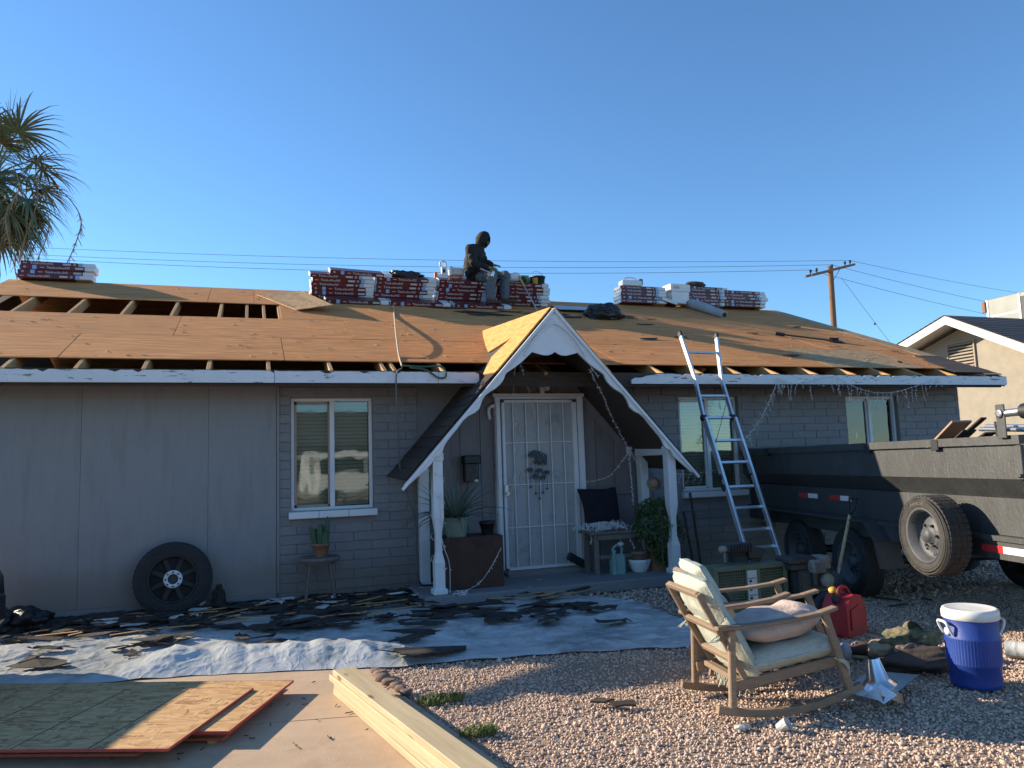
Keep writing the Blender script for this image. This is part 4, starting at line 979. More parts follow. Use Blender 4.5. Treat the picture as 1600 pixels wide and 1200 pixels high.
# hood: an open shell round the head
hm = MB(); Mh = Matrix(((fd.x,sd_.x,ud.x,hd.x),(fd.y,sd_.y,ud.y,hd.y),(fd.z,sd_.z,ud.z,hd.z),(0,0,0,1)))
def hoodp(u, v):
    a = (u-.5)*2*R(132); th = R(4)+v*R(150)
    rx = .118+.012*MN.noise(V((u*5,v*5,1)))
    p = V((-math.cos(a)*math.sin(th)*rx*1.1, math.sin(a)*math.sin(th)*rx*.98, math.cos(th)*rx*1.18))
    return Mh @ (p + V((-.012,0,.004)))
hm.grid(hoodp, 22, 14)
ho = hm.build('hood', K['jacket'], mn, True); md = ho.modifiers.new('t','SOLIDIFY'); md.thickness = .014
for nm in ('N','F'):
    an = P['ank'+nm]; d = V((.90,-.42,0)).normalized(); s_ = V((-d.y,d.x,0))
    bt = MB()
    secs = [(-.07,.042,.07),(-.03,.048,.115),(.03,.047,.10),(.09,.050,.07),(.15,.050,.06),(.20,.030,.045)]
    vs_ = []; n = 10; base = an.z-.085
    for (t,hw,h) in secs:
        c = V((an.x,an.y,base))+d*t
        for k in range(n):
            a_ = 2*PI*k/n; vs_.append(c+s_*math.cos(a_)*hw+V((0,0,h/2+math.sin(a_)*h/2)))
    fsx = [(i*n+k,i*n+(k+1)%n,(i+1)*n+(k+1)%n,(i+1)*n+k) for i in range(len(secs)-1) for k in range(n)]+[tuple(range(n))[::-1],tuple(range((len(secs)-1)*n,len(secs)*n))]
    bt.add(vs_, fsx, 0, True)
    bt.tube([an+V((0,0,-.03)),an+V((0,0,.06))], [.062,.066], 10)
    bt.build('boot', K['boot'], mn, True)
bl_ = thing('hammer', 'silver claw hammer lying across the knee of the seated man', 'hammer', atY(757,428,3.1))
MB().tube([atY(751,420,3.12),atY(768,427,3.10)], .012, 8).build('shaft', K['steel'], bl_, True)
MB().box((0,0,0), (.05,.03,.10), Matrix.Translation(atY(770,428,3.10)) @ Matrix.Rotation(.3,4,'Y'), 0, .008).build('head', K['steel'], bl_, True)
# ------------------------------------------------------------------ left yard: plastic sheet, torn felt, plywood, lumber
NE = [(-4.2,-2.30),(-2.93,-2.56),(-1.7,-2.73),(-.84,-3.0),(-.5,-3.12),(.43,-3.24),(1.2,-3.42),(1.75,-3.56),(2.2,-3.2)]
def near(x):
    for (a,b_),(c,d) in zip(NE,NE[1:]):
        if x <= c: return b_+(d-b_)*(x-a)/(c-a)
    return NE[-1][1]
def shz(x, y):
    d = y-near(x)
    z = .010+.030*max(0,MN.noise(V((x*1.1,y*2.6,3)))+.25)+.022*abs(MN.noise(V((x*2.2+y*1.4,y*5.2,9))))
    z += .014*(1-min(1,4*abs(MN.noise(V((x*3.1+y*2.2,y*4.6-x*1.3,5))))))**2+.007*(1-min(1,5*abs(MN.noise(V((x*6.3-y*4.2,y*7.7+x*2,8))))))**2+.003*(1-min(1,5*abs(MN.noise(V((x*13,y*17,2))))))**2
    hump = max(0,min(1,d/.30))*max(0,min(1,(.62-d)/.20))*(.8+.35*abs(MN.noise(V((x*5,d*2,4)))))*max(0,min(1,(x+2.4)/.5))*max(0,min(1,(-.05-x)/.5))*.12
    z *= .75
    h2 = math.exp(-((d-1.15)/.28)**2)*.07*max(0,MN.noise(V((x*.8,2,2)))+.4)
    return z*min(1,d*5+.12)+hump+h2
pm = MB()
pm.grid(lambda u,v: (lambda x: (lambda y: V((x+.03*MN.noise(V((x*3,y*3,1))),y,G+.004+shz(x,y))))(near(x)+.03*MN.noise(V((x*4,7,1)))+v*((-.35 if x < 1.2 else -.35-(x-1.2)*1.3)-near(x))))(-4.2+u*6.35), 300, 150)
ps = pm.build('plastic_sheet', K['plastic'], None, True); tag(ps, 'crumpled white plastic sheet spread on the ground before the grey wall', 'plastic sheet')
fd_ = MB(); I3 = Matrix.Identity(3)
def debris(mb, x, y, rx, ry, lift=.006, th=.004, rz=None, n=11, curl=.03):
    z = G+.012+shz(x,y) if y > near(x) else G+.004
    scrap(mb, V((x,y,z+lift)), rx, ry, n, th, Matrix.Rotation(rnd.uniform(0,6) if rz is None else rz,3,'Z') @ Matrix.Rotation(rnd.uniform(-.12,.12),3,'X') @ Matrix.Rotation(rnd.uniform(-.12,.12),3,'Y'), curl)
for k in range(270):
    x = rnd.uniform(-3.6,2.2); y = -.10-abs(rnd.gauss(0,.50))
    if y < -1.9: continue
    debris(fd_, x, y, rnd.uniform(.06,.30), rnd.uniform(.03,.11), rnd.uniform(0,.035), rz=rnd.uniform(-.5,.5))
for k in range(52):
    x = rnd.uniform(-3.0,1.6); y = rnd.uniform(-2.6,-1.0)
    if near(x) > y-.45: continue
    debris(fd_, x, y, rnd.uniform(.06,.32), rnd.uniform(.04,.13), .012, rz=rnd.uniform(-.4,.4), n=16)
for (px,py,rx,ry,n) in ((160,985,.5,.16,3),(420,985,.55,.14,5),(300,975,.4,.12,3),(520,965,.5,.12,5),(700,955,.5,.1,4),(860,955,.45,.12,4),(640,975,.2,.06,1),(240,955,.6,.1,4),(800,930,.6,.14,4),(560,945,.5,.1,4)):
    for j in range(n):
        p = atZ(px,py,G+.03); debris(fd_, p.x+rnd.gauss(0,.16), p.y+rnd.gauss(0,.07), rx*rnd.uniform(.3,.7), ry*rnd.uniform(.5,1), .012+.006*j, rz=rnd.uniform(-.35,.35))
tag(stuff(fd_.build('felt_debris', K['felt'], None, True)), 'torn dark roofing felt strewn on the plastic below the wall', 'felt debris')
for (px,py,rx,ry,lb) in ((660,1022,.36,.13,'largest torn black felt scrap on the front edge of the plastic'),(640,1000,.17,.10,'upright black felt scrap above the largest one on the plastic'),(605,972,.15,.07,'dark felt scrap alone in the middle of the plastic'),(235,1012,.26,.05,'torn felt scrap with a pale tip near the plywood sheets'),(960,975,.2,.07,'dark felt scrap near the right end of the plastic')):
    p = atZ(px,py,G+.04); mb = MB(); debris(mb, p.x, p.y, rx, ry, .014, .006, .1, 17, .03)
    tag(mb.build('felt_scrap', K['felt'], None, True), lb, 'felt scrap', 'larger felt scraps on the plastic')
st_ = MB()
for k in range(64):
    x = rnd.uniform(-3.2,1.9); y = rnd.uniform(-1.5,-.12); a = rnd.uniform(-.5,.5); L = rnd.uniform(.08,.5)
    z = G+.05+shz(x,y); st_.beam((x,y,z),(x+L*math.cos(a),y+L*math.sin(a),z+rnd.uniform(-.02,.03)), rnd.uniform(.012,.035), .006)
tag(stuff(st_.build('wood_strips', K['rafter'], None, True)), 'thin broken wood strips among the felt under the wall', 'wood strips')
pb_ = MB()
for k in range(26):
    x = rnd.uniform(-2.8,2.0); y = rnd.uniform(-1.0,-.15); debris(pb_, x, y, rnd.uniform(.05,.16), rnd.uniform(.03,.07), .05, rz=rnd.uniform(-.4,.4))
tag(stuff(pb_.build('pale_scraps', K['plastic'], None, True)), 'small pale scraps among the felt under the wall', 'scraps')
# framing lumber
LA = [V((-.908,-3.588,0)),V((-.771,-3.575,0)),V((-.415,-5.52,0)),V((-.566,-5.53,0))]
LL = ('lowest new board of the lumber stack on the driveway','second new board from the bottom of the lumber stack','third new board from the bottom of the lumber stack','topmost new pale board of the lumber stack on the driveway')
for k in range(4):
    a = (LA[0]+LA[1])/2; b_ = (LA[2]+LA[3])/2; d = (b_-a).normalized(); off = (.02,.055,-.02,.03)[k]
    a = a+d*off+V((rnd.uniform(-.010,.010),0,G+.0205+k*.0392)); b_ = b_+d*off+V((rnd.uniform(-.010,.010),0,G+.0205+k*.0392))
    mb = MB().beam(a, b_, .140, .0375, (0,0,1), 0, .004)
    o = mb.build('lumber_board', K['lumber'], None, False)
    c = (a+b_)/2; ang = math.atan2(d.y,d.x); Mi = (Matrix.Translation(c) @ Matrix.Rotation(ang,4,'Z'))
    o.data.transform(Mi.inverted()); o.matrix_basis = Mi
    tag(o, LL[k], 'board', 'new boards stacked on the driveway')
# strand boards with red painted edges
E1 = V((-.927,.375,0)); E2 = V((-.415,-.910,0))
def osb_sheet(c, L, W, z, label):
    t = .0125; Mx = Matrix(((E1.x,E2.x,0,c.x),(E1.y,E2.y,0,c.y),(0,0,1,z),(0,0,0,1)))
    o = MB().box((L/2,W/2,t/2), (L,W,t)).build('strand_board_sheet', K['osb']); o.matrix_basis = Mx
    e = MB(); e.box((-.002,W/2,t/2), (.004,W+.006,t+.001)); e.box((L/2,W+.002,t/2), (L,.004,t+.001)); e.box((L/2,-.002,t/2), (L,.004,t+.001))
    e.build('red_edge', K['red'], o)
    return tag(o, label, 'board sheet', 'strand board sheets stacked on the driveway')
def cz_(px,py,z): return atZ(px,py,z)
def guide(o, L, W):
    for x in (.41,.815,1.22,1.63):
        if x < L-.05: MB().box((x,W/2,.0128), (.006,W-.01,.0012)).build('guide_line', K['black'], o)
z0 = G+.014
osb_sheet(cz_(348,1153,z0)-E2*.62, 2.0, .66, z0, 'lowest strand board sheet of the stack with its red edge showing')
osb_sheet(cz_(352,1146,z0+.03)-E2*.85, 2.0, .87, z0+.03, 'middle strand board sheet of the driveway stack')
osb_sheet(cz_(458,1066,z0+.05), 2.0, .93, z0+.05, 'second highest strand board sheet sticking out to the right')
g4 = osb_sheet(cz_(395,1078,z0+.066), 1.95, 1.0, z0+.066, 'topmost large strand board sheet of the driveway stack'); guide(g4, 1.95, 1.0)
osb_sheet(cz_(215,1180,z0+.02)-E2*.16, 1.5, .17, z0+.02, 'narrow strand board offcut along the near side of the stack')
sp_ = MB()
for k in range(3): sp_.beam(cz_(330-k*120,1160,G+.007),cz_(440-k*120,1075,G+.007),.04,.014)
tag(stuff(sp_.build('spacer_sticks', K['rafter'], None, True)), 'thin spacer sticks under the strand board stack', 'sticks')
# a row of edging stones between concrete and gravel
for k,(px,py) in enumerate(((585,1051),(593,1057),(600,1063),(609,1069),(618,1075),(628,1081),(636,1086))):
    p = atZ(px,py,G)
    mb = MB().ico((0,0,.0), rnd.uniform(.036,.052), None, 0, 2, 0, (1.3,.8,.7))
    for v in mb.v:
        v *= 1+.5*MN.noise(v*13+V((k*5,0,0)))
        v.z = min(v.z, .022+.01*(k % 3)); v.x = max(-.05,min(.045,v.x))
    mb.s = [False]*len(mb.s)
    o = mb.build('edging_stone', mat('edging_stone_%d' % k if False else 'edging_stone',(.16,.10,.075),(.27,.185,.14),.9,18,bump=.6) if k == 0 else bpy.data.materials['edging_stone']); o.location = p+V((0,0,.012)); o.rotation_euler = (0,0,-.9+rnd.uniform(-.3,.3))
    tag(o, 'brown edging stone, %s in the short row beside the driveway' % ('farthest from the camera','second farthest','third farthest','middle one','third nearest','second nearest','nearest to the camera')[k], 'stone', 'edging stones beside the driveway')
def grass(name, c, r, n, h, label):
    mb = MB()
    for k in range(n):
        a = rnd.uniform(0,2*PI); d = r*math.sqrt(rnd.random()); p = V(c)+V((d*math.cos(a)*1.5,d*math.sin(a)*.8,0))
        b_ = rnd.uniform(0,2*PI); L = h*rnd.uniform(.5,1.2); t = V((math.cos(b_),math.sin(b_),0)); s_ = V((-t.y,t.x,0))*.003
        mb.add([p-s_,p+s_,p+t*L*.25+V((0,0,L*.7))+s_*.7,p+t*L*.25+V((0,0,L*.7))-s_*.7,p+t*L*.6+V((0,0,L))], [(0,1,2,3),(3,2,4)])
    return tag(stuff(mb.build(name, K['grass'], None, True)), label, 'grass')
grass('grass_tuft', atZ(690,1095,G), .10, 420, .045, 'upper tuft of green grass at the gravel edge by the lumber')
grass('grass_tuft', atZ(748,1147,G), .07, 320, .045, 'lower tuft of green grass at the gravel edge by the lumber')
grass('grass_patch', atZ(955,912,G)+V((0,0,-.0)), .42, 1500, .10, 'patch of long grass in the shade before the porch bench')

# ------------------------------------------------------------------ wheels
def wheelset(root, R0, RR, W, ax, tyre='rubber', rim='steel', holes=8):
    """axis along local +z, outer face at z = W/2"""
    n = 40; tb_ = MB()
    tb_.lathe([(RR,-W*.42),(RR+.03,-W*.5),(R0-.05,-W*.5),(R0-.012,-W*.40),(R0,-W*.28),(R0,W*.28),(R0-.012,W*.40),(R0-.05,W*.5),(RR+.03,W*.5),(RR,W*.42)], n, None, 0, True, False)
    for j in range(44):                     # tread blocks
        a = 2*PI*j/44
        for z in (-.30,-.1,.1,.30):
            tb_.box((R0-.004,0,z*W), (.014,R0*.115,W*.17), Matrix.Rotation(a+(.03 if z*10 % 2 > 1 else 0),4,'Z'))
    for j in range(3): tb_.lathe([(RR+.045+j*.02,W*.5),(RR+.05+j*.02,W*.5+.004),(RR+.055+j*.02,W*.5)], n, None, 0, True, False)
    tb_.build('tyre', K[tyre], root)
    return root
TZ = lambda n_: V(n_).normalized().to_track_quat('Z','Y').to_euler()
wl = thing('car_wheel', 'dark alloy wheel with a silver hub ring leaning on the grey siding', 'wheel', (-2.13,-.17,G+.372), rot=TZ((.0,-1,.10)))
wheelset(wl, .365, .225, .20, None)
rm = MB(); rm.lathe([(.232,.085),(.236,.10),(.222,.10),(.215,.06),(.21,-.06)], 40, None, 0, True, False)
for k in range(8):
    a = 2*PI*k/8+PI/8; T = Matrix.Rotation(a,4,'Z')
    rm.box((.14,0,.035), (.16,.052,.03), T, 0, .008)
rm.lathe([(.085,.055),(.085,.03),(.21,.0)], 40, None, 0, True, False)
rm.build('rim', mat('dull_dark_alloy',(.018,.018,.018),(.034,.033,.032),.7,9), wl)
hb = MB(); hb.lathe([(.05,.055),(.05,.072),(.088,.072),(.088,.05)], 30, None, 0, True, False)
hb.build('hub_ring', mat('machined_hub',(.62,.66,.70),(.7,.73,.76),.4,9), wl)
lh = MB()
for k in range(8): lh.lathe([(.0095,0),(.0095,.012),(.0,.0125)], 8, Matrix.Rotation(2*PI*k/8,4,'Z') @ Matrix.Translation((.069,0,.064)))
stuff(lh.build('lug_holes', K['black'], wl))
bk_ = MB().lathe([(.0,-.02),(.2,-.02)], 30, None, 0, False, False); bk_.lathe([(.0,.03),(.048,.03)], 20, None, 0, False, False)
bk_.build('wheel_back_disc', mat('back_disc_grey',(.05,.05,.047),(.085,.08,.076),.7,9), wl)  # plain grey discs closing the rim behind spokes and hub
heap('cloth_scrap', V((-1.70,-.16,G+.05)), (.13,.10,.24), K['felt'], 'small dark crumpled felt piece standing by the wall right of the wheel', 'felt piece', 11, 2.2, .5)
heap('rubbish_bag', V((-3.36,-.40,G+.02)), (.44,.36,.26), K['bag'], 'dark rubbish bag slumped at the left end of the siding', 'bag', 13, 2, .4)
heap('rubbish_bag', V((-3.66,-.50,G+.02)), (.44,.4,.30), K['bag'], 'dark rubbish bag half out of the frame at the far left', 'bag', 14, 2, .4)
# stool and cactus
so_ = thing('stool', 'round weathered wooden stool standing under the left window', 'stool', (-.70,-.27,G))
MB().lathe([(.205,.465),(.215,.475),(.215,.495),(.205,.503)], 26).build('seat', K['greywood'], so_)
MB().lathe([(.15,.425),(.165,.43),(.165,.464)], 22, None, 0, True, True).build('apron', K['greywood'], so_)
for a in (-2.5,-.65,.6,2.4):
    c, s_ = math.cos(a), math.sin(a); MB().tube([(.125*c,.125*s_,.44),(.20*c,.17*s_,0)], [.016,.012], 8).build('leg', K['greywood'], so_)
pc = thing('potted_cactus', 'clump of ribbed cacti in a terracotta pot on the stool', 'potted plant', (-.685,-.27,G+.504))
MB().lathe([(.068,0),(.088,.11),(.096,.112),(.096,.14),(.086,.14),(.08,.12),(.0,.12)], 22).build('pot', K['terracotta'], pc)
for (x,y,h,r,tx) in ((-.055,0,.23,.030,-.05),(-.01,-.02,.25,.028,0),(.01,.03,.24,.026,.01),(.055,-.005,.32,.029,.015),(.035,-.04,.17,.034,.01),(-.03,.035,.2,.026,-.02)):
    mb = MB(); n = 16; vs_ = []; L = 9
    for j in range(L):
        t = j/(L-1); rr_ = r*(.75+.35*math.sin(PI*min(1,t*.9+.12))) if t < .9 else r*.5
        if j == L-1: rr_ = .004
        for k in range(n): a = 2*PI*k/n; q_ = rr_*(1 if k % 2 else .80); vs_.append((x+tx*t+q_*math.cos(a),y+q_*math.sin(a),.10+h*t))
    mb.add(vs_, [(j*n+k,j*n+(k+1)%n,(j+1)*n+(k+1)%n,(j+1)*n+k) for j in range(L-1) for k in range(n)], 0, False)
    mb.build('cactus_stem', K['cactus'], pc)
pbm = MB()
for k in range(16): a = rnd.uniform(0,6.28); pbm.ico((.07*math.cos(a)*rnd.random()**.5,.07*math.sin(a),.125), .012, None, 0, 0)
stuff(pbm.build('pebbles', K['plastic'], pc))
dsh = thing('dish', 'shallow pale dish on the ground under the stool', 'dish', (-.55,-.33,G+.03)); MB().lathe([(.10,0),(.15,.035),(.14,.035),(.09,.008),(0,.008)], 22).build('bowl', K['plastic'], dsh)
MB().ico((-.02,0,.05), .022, None, 0, 1).ico((.05,.02,.05), .018, None, 0, 1).build('pale_bits', K['print'], dsh)

# ------------------------------------------------------------------ porch things
px0, px1 = atY(691,842,-.80), atY(786,842,-.80)
pz = px0.z
pb2 = thing('planter_box', 'rusty brown box standing on the porch left of the door', 'box', ((px0.x+px1.x)/2,-.58,-.085))
hh = pz+.085; wx = px1.x-px0.x
for (c,d) in (((0,-.21,hh/2),(wx,.02,hh)),((0,.21,hh/2),(wx,.02,hh)),((-wx/2+.01,0,hh/2),(.02,.40,hh)),((wx/2-.01,0,hh/2),(.02,.40,hh)),((0,0,hh-.012),(wx-.04,.40,.02))):
    MB().box(c, d, None, 0, .004).build('panel', K['rust'], pb2)
ag = thing('potted_agave', 'spiky grey green agave in a ribbed pale green pot', 'potted plant', (atY(714,840,-.68).x,-.66,pz))
pr = [(.105,0)]
for k in range(12): pr += [(.108+.0022*k,.012+k*.0155),(.112+.0022*k,.018+k*.0155)]
pr += [(.142,.205),(.135,.21),(.125,.19),(.0,.19)]
MB().lathe(pr, 26).build('pot', K['potgreen'], ag)
for k in range(62):
    a = rnd.uniform(0,2*PI); L = rnd.uniform(.40,.80); el = rnd.uniform(.15,1.35); w0 = rnd.uniform(.012,.022)
    d = V((math.cos(a),math.sin(a)*.8,0)); sd2 = V((-d.y,d.x,0)); p = V((d.x*.04,d.y*.04,.19)); vs_ = []; droop = rnd.uniform(.3,1.0)*(1.5-el)
    for j in range(7):
        t = j/6; e = el-droop*t*1.6; wv = w0*(1-t**1.5)+.0012
        vs_ += [p-sd2*wv+V((0,0,wv*.5)),p,p+sd2*wv+V((0,0,wv*.5))]
        p = p+(d*math.cos(e)+V((0,0,math.sin(e))))*L/6
    MB().add(vs_, [(3*j+i,3*j+i+1,3*j+i+4,3*j+i+3) for j in range(6) for i in (0,1)], 0, True).build('leaf', K['aloe'], ag)
dp = thing('flower_pot', 'small dark empty pot beside the agave on the brown box', 'pot', (atY(762,841,-.62).x,-.62,pz))
MB().lathe([(.06,0),(.083,.11),(.09,.11),(.09,.145),(.08,.145),(.07,.06),(0,.06)], 20).build('pot_shell', K['black'], dp)
mbx = thing('mailbox', 'black letter box fixed on the boards left of the door', 'mailbox', atY(734,733,-.03))
MB().box((0,-.05,.0), (.17,.09,.30), None, 0, .01).build('box', K['blackplastic'], mbx)
MB().box((0,-.065,.11), (.205,.13,.10), None, 0, .012).build('lid', K['black'], mbx)
MB().tube([(-.05,-.10,.04),(-.05,-.105,.03)], .008, 6).tube([(.03,-.10,.04),(.03,-.105,.03)], .008, 6).build('rivet', K['steel'], mbx)
MB().box((.05,-.10,-.135), (.05,.012,.028), None, 0, .004).build('white_tag', K['label'], mbx)
MB().beam((.03,-.10,-.12),(.07,-.09,.06), .016, .008).build('flag_arm', K['greywood'], mbx)
# bench with what lies on and below it
bz = atY(950,829,-.55).z; bx0, bx1 = atY(916,829,-.55).x, 3.12
be = thing('bench', 'low grey wooden bench on the porch right of the door', 'bench', ((bx0+bx1)/2,-.48,-.085))
bh = bz+.085; bw = bx1-bx0
for k in range(3): MB().box((0,-.14+k*.125,bh-.014), (bw,.118,.028), None, 0, .004).build('slat', K['greywood'], be)
for sx in (-.40,.40):
    for sy in (-.14,.13): MB().box((bw*sx,sy,(bh-.03)/2), (.055,.045,bh-.03), None, 0, .004).build('leg', K['greywood'], be)
MB().box((0,-.165,bh-.065), (bw*.78,.022,.06), None, 0, .003).box((0,-.14,bh*.40), (bw*.78,.03,.04), None, 0, .003).build('rail', K['greywood'], be)
ba = MB(); bp0 = atY(908,764,-.22); bp1 = atY(965,826,-.22)
ba.grid(lambda u,v: V((bp0.x+(bp1.x-bp0.x)*u-(.04*(1-u)**6*(v**4)),-.22-.07*math.sin(PI*u)*math.sin(PI*min(1,v*.9+.05))-.10*(1-v),bz+.004+(bp0.z-bz)*v-.015*math.sin(PI*u)*v+.01*MN.noise(V((u*5,v*5,2))))), 16, 14)
o = ba.build('cushion_bag', K['navy'], None, True); tag(o, 'dark navy cloth cushion leaning on the wall above the bench', 'cushion'); o.modifiers.new('t','SOLIDIFY').thickness = .05
def lights(path, rr=.0035, drops=None, nb=2.0, jit=.012, dens=60, mb=None):
    """light cord with short-stemmed bulbs"""
    mb = mb or MB(); pts = catmull(path, 6); mb.tube(pts, rr*.62, 4, 0, False, False)
    L = 0
    for a,b_ in zip(pts,pts[1:]):
        L += (b_-a).length*dens
        while L > 1:
            L -= 1; d = V((rnd.gauss(0,1),rnd.gauss(0,1),rnd.gauss(-.3,1))).normalized(); c = a.lerp(b_,rnd.random())
            mb.tube([c,c+d*.011,c+d*.027], [.0022,.0032,.001], 4, 1, False, False)
    return mb
LM = [K['lightcord'], K['bulb']]
def light_thing(mb, label, name='string_lights'): return tag(mb.build(name, LM, None, True), label, 'string lights')
mb = MB()
for k in range(46):
    c = V((rnd.uniform(bx0+.02,bx0+.52),rnd.uniform(-.62,-.38),bz+rnd.uniform(.01,.085)))
    p = [c]; 
    for j in range(4): p.append(p[-1]+V((rnd.uniform(-.09,.09),rnd.uniform(-.06,.06),0))); p[-1].z = bz+rnd.uniform(.01,.10)
    lights(p, .003, mb=mb, dens=55)
for (px,py,n) in ((925,832,3),(966,832,4),(988,832,4)):
    c = atY(px,py,-.65); p = [c+V((0,.05,.03))]
    for j in range(n): p.append(p[-1]+V((rnd.uniform(-.03,.03),-.01,-.055)))
    lights(p, .003, mb=mb, dens=70)
light_thing(mb, 'tangled heap of white string lights on the bench')
wc = thing('watering_can', 'pale mint watering can on the ground under the bench', 'watering can', atY(966,903,-.62))
MB().box((0,0,.14), (.17,.13,.27), None, 0, .025).build('tank', K['mint'], wc)
MB().tube(catmull([(-.05,-.02,.26),(-.07,-.03,.33),(-.01,-.03,.38),(.05,-.02,.34),(.05,0,.26)],4), .014, 8).build('handle', K['mint'], wc)
MB().tube([(-.06,-.07,.10),(-.09,-.09,.25),(-.07,-.09,.33)], [.018,.013,.012], 8).build('spout', K['mint'], wc)
MB().lathe([(.012,0),(.042,.03),(.03,.05),(0,.055)], 14, Matrix.Translation((.02,-.06,.36))).build('rose', K['plastic'], wc)
wp = thing('bowl_planter', 'white bowl shaped planter on the ground under the bench', 'planter', atY(1000,897,-.62))
MB().lathe([(.055,0),(.065,.012),(.10,.06),(.125,.12),(.135,.155),(.135,.175),(.12,.175),(.11,.12),(0,.08)], 24).build('bowl', K['white'], wp)
tp_ = thing('clay_pot', 'tan clay pot nested in the white bowl planter', 'pot', wp.location+V((-.0,0,.13)))
MB().lathe([(.075,0),(.09,.11),(.098,.11),(.098,.135),(.088,.135),(.075,.04),(0,.04)], 20).build('pot_shell', mat('tan_clay',(.22,.165,.105),(.27,.205,.14),.85,9), tp_)
hp = thing('trailing_plant', 'bushy trailing green plant cascading beside the right porch post', 'plant', atY(1030,893,-.72))
lf_ = MB(); hc = atY(1022,800,-.75)-hp.location; lo_ = 0
for k in range(5200):
    t = rnd.random()
    cz = hc.z+.13-t*(hc.z+.02); sp2 = .30*math.sin(PI*min(1,.12+(1-t)*.80))**.7 if t < .6 else .27*(1.2-t)
    cx = hc.x+.02+(.05 if t > .5 else 0); a = rnd.uniform(0,2*PI); rr_ = sp2*rnd.random()**.35*(1+.25*MN.noise(V((a*2,t*6,0))))
    p = V((cx+rr_*math.cos(a),hc.y+rr_*.8*math.sin(a),cz+rnd.gauss(0,.02)))
    e = Euler((rnd.uniform(-1,1),rnd.uniform(-1,1),a),'XYZ').to_matrix(); s_ = rnd.uniform(.018,.034)
    lf_.add([p+e @ V(q_) for q_ in ((0,-s_*.5,0),(s_*.8,-s_*.1,-.004),(s_*1.3,s_*.2,-.012),(s_*.6,s_*.6,-.003))], [(0,1,2,3)])
stuff(lf_.build('foliage', K['leaf'], hp))
vm = MB()
for k in range(24):
    a = rnd.uniform(0,6.28); vm.tube(catmull([(hc.x,hc.y,hc.z-.0),(hc.x+.12*math.cos(a),hc.y+.12*math.sin(a),hc.z+.08),(hc.x+.2*math.cos(a),hc.y+.16*math.sin(a),hc.z-.1),(hc.x+.16*math.cos(a),hc.y+.14*math.sin(a),.1)],4), .004, 5)
stuff(vm.build('vines', K['trunk'], hp))
MB().lathe([(.10,0),(.13,.24),(.14,.24),(.14,.28),(.12,.28),(.11,.2),(0,.2)], 20, Matrix.Translation((.03,.05,.0))).build('pot', K['terracotta'], hp)
ht = thing('straw_hat', 'round brown straw hat hung above the trailing plant', 'hat', atY(1021,756,-.72), rot=TZ((-.25,-1,.35)))
MB().lathe([(.082,0),(.085,.008),(.055,.012),(.05,.05),(.035,.062),(0,.064)], 24).build('hat_body', K['straw'], ht)
MB().lathe([(.056,.013),(.056,.026),(.052,.027)], 24, None, 0, True, False).build('hat_band', K['terracotta'], ht)
o = MB().beam(atY(888,868,-.35),atY(915,883,-.30), .05, .09, (0,0,1), 0, .01).build('black_offcut', K['black'], None, True); tag(o, 'black board offcut lying across the foot of the white door', 'offcut')
for (a,b_,lb) in (((1068,800),(1088,905),'dark pole leaning by the right porch post'),((1078,770),(1098,900),'longer dark pole leaning right of the other')):
    mb = MB().tube([atY(*a,-.12),atY(*b_,-.55)], .015, 8); o = mb.build('pole', K['darkwood'], None, True); tag(o, lb, 'pole', 'poles leaning right of the porch')
# elephant wind chime on the door
wch = thing('wind_chime', 'verdigris elephant wind chime hanging on the white security door', 'wind chime', atY(842,720,-.115))
W0 = wch.location
D2 = lambda px,py,y=-.118: atY(px,py,y)-W0
zx = lambda zx_,zy_: (800+zx_/9.23, 690+zy_/9.23)
outl = [(230,185),(270,150),(320,122),(380,135),(430,145),(480,170),(505,200),(505,260),(500,335),(470,335),(455,270),(440,262),(440,330),(395,335),(370,270),(345,330),(315,310),(340,260),(370,240),(300,215),(250,215)]
poly = [(lambda p: (p.x,p.z))(D2(*zx(*q_))) for q_ in outl]
MB().prism(poly, .02, Matrix(((1,0,0,0),(0,0,-1,.01),(0,1,0,0),(0,0,0,1)))).build('elephant', K['patina'], wch)
gm = MB()
for q_ in ((420,165),(440,150),(460,165),(430,185),(455,195),(480,180)): gm.ico(D2(*zx(*q_),-.132), .006, None, 0, 1)
stuff(gm.build('gems', K['print'], wch))
for (cx,cy,by,top_) in ((265,400,670,225),(340,495,760,300),(395,410,835,330),(445,510,750,330),(505,435,690,320)):
    p = D2(*zx(cx,cy)); sm_ = MB().ico(p, .03, None, 0, 1, .12, (1.25,.35,.7)); sm_.box((p.x-.02,p.y,p.z-.025), (.012,.012,.03)); sm_.box((p.x+.02,p.y,p.z-.025), (.012,.012,.03)); sm_.tube([p+V((-.03,0,.01)),p+V((-.045,0,-.02))], .006, 5)
    sm_.build('charm', K['patina'], wch)
    MB().tube([D2(*zx(cx,top_)),D2(*zx(cx+5,by))], .0028, 5).build('string', K['patina'], wch)
    MB().lathe([(.016,0),(.011,.02),(.004,.028)], 10, Matrix.Translation(D2(*zx(cx+5,by)))).build('bell', K['patina'], wch)
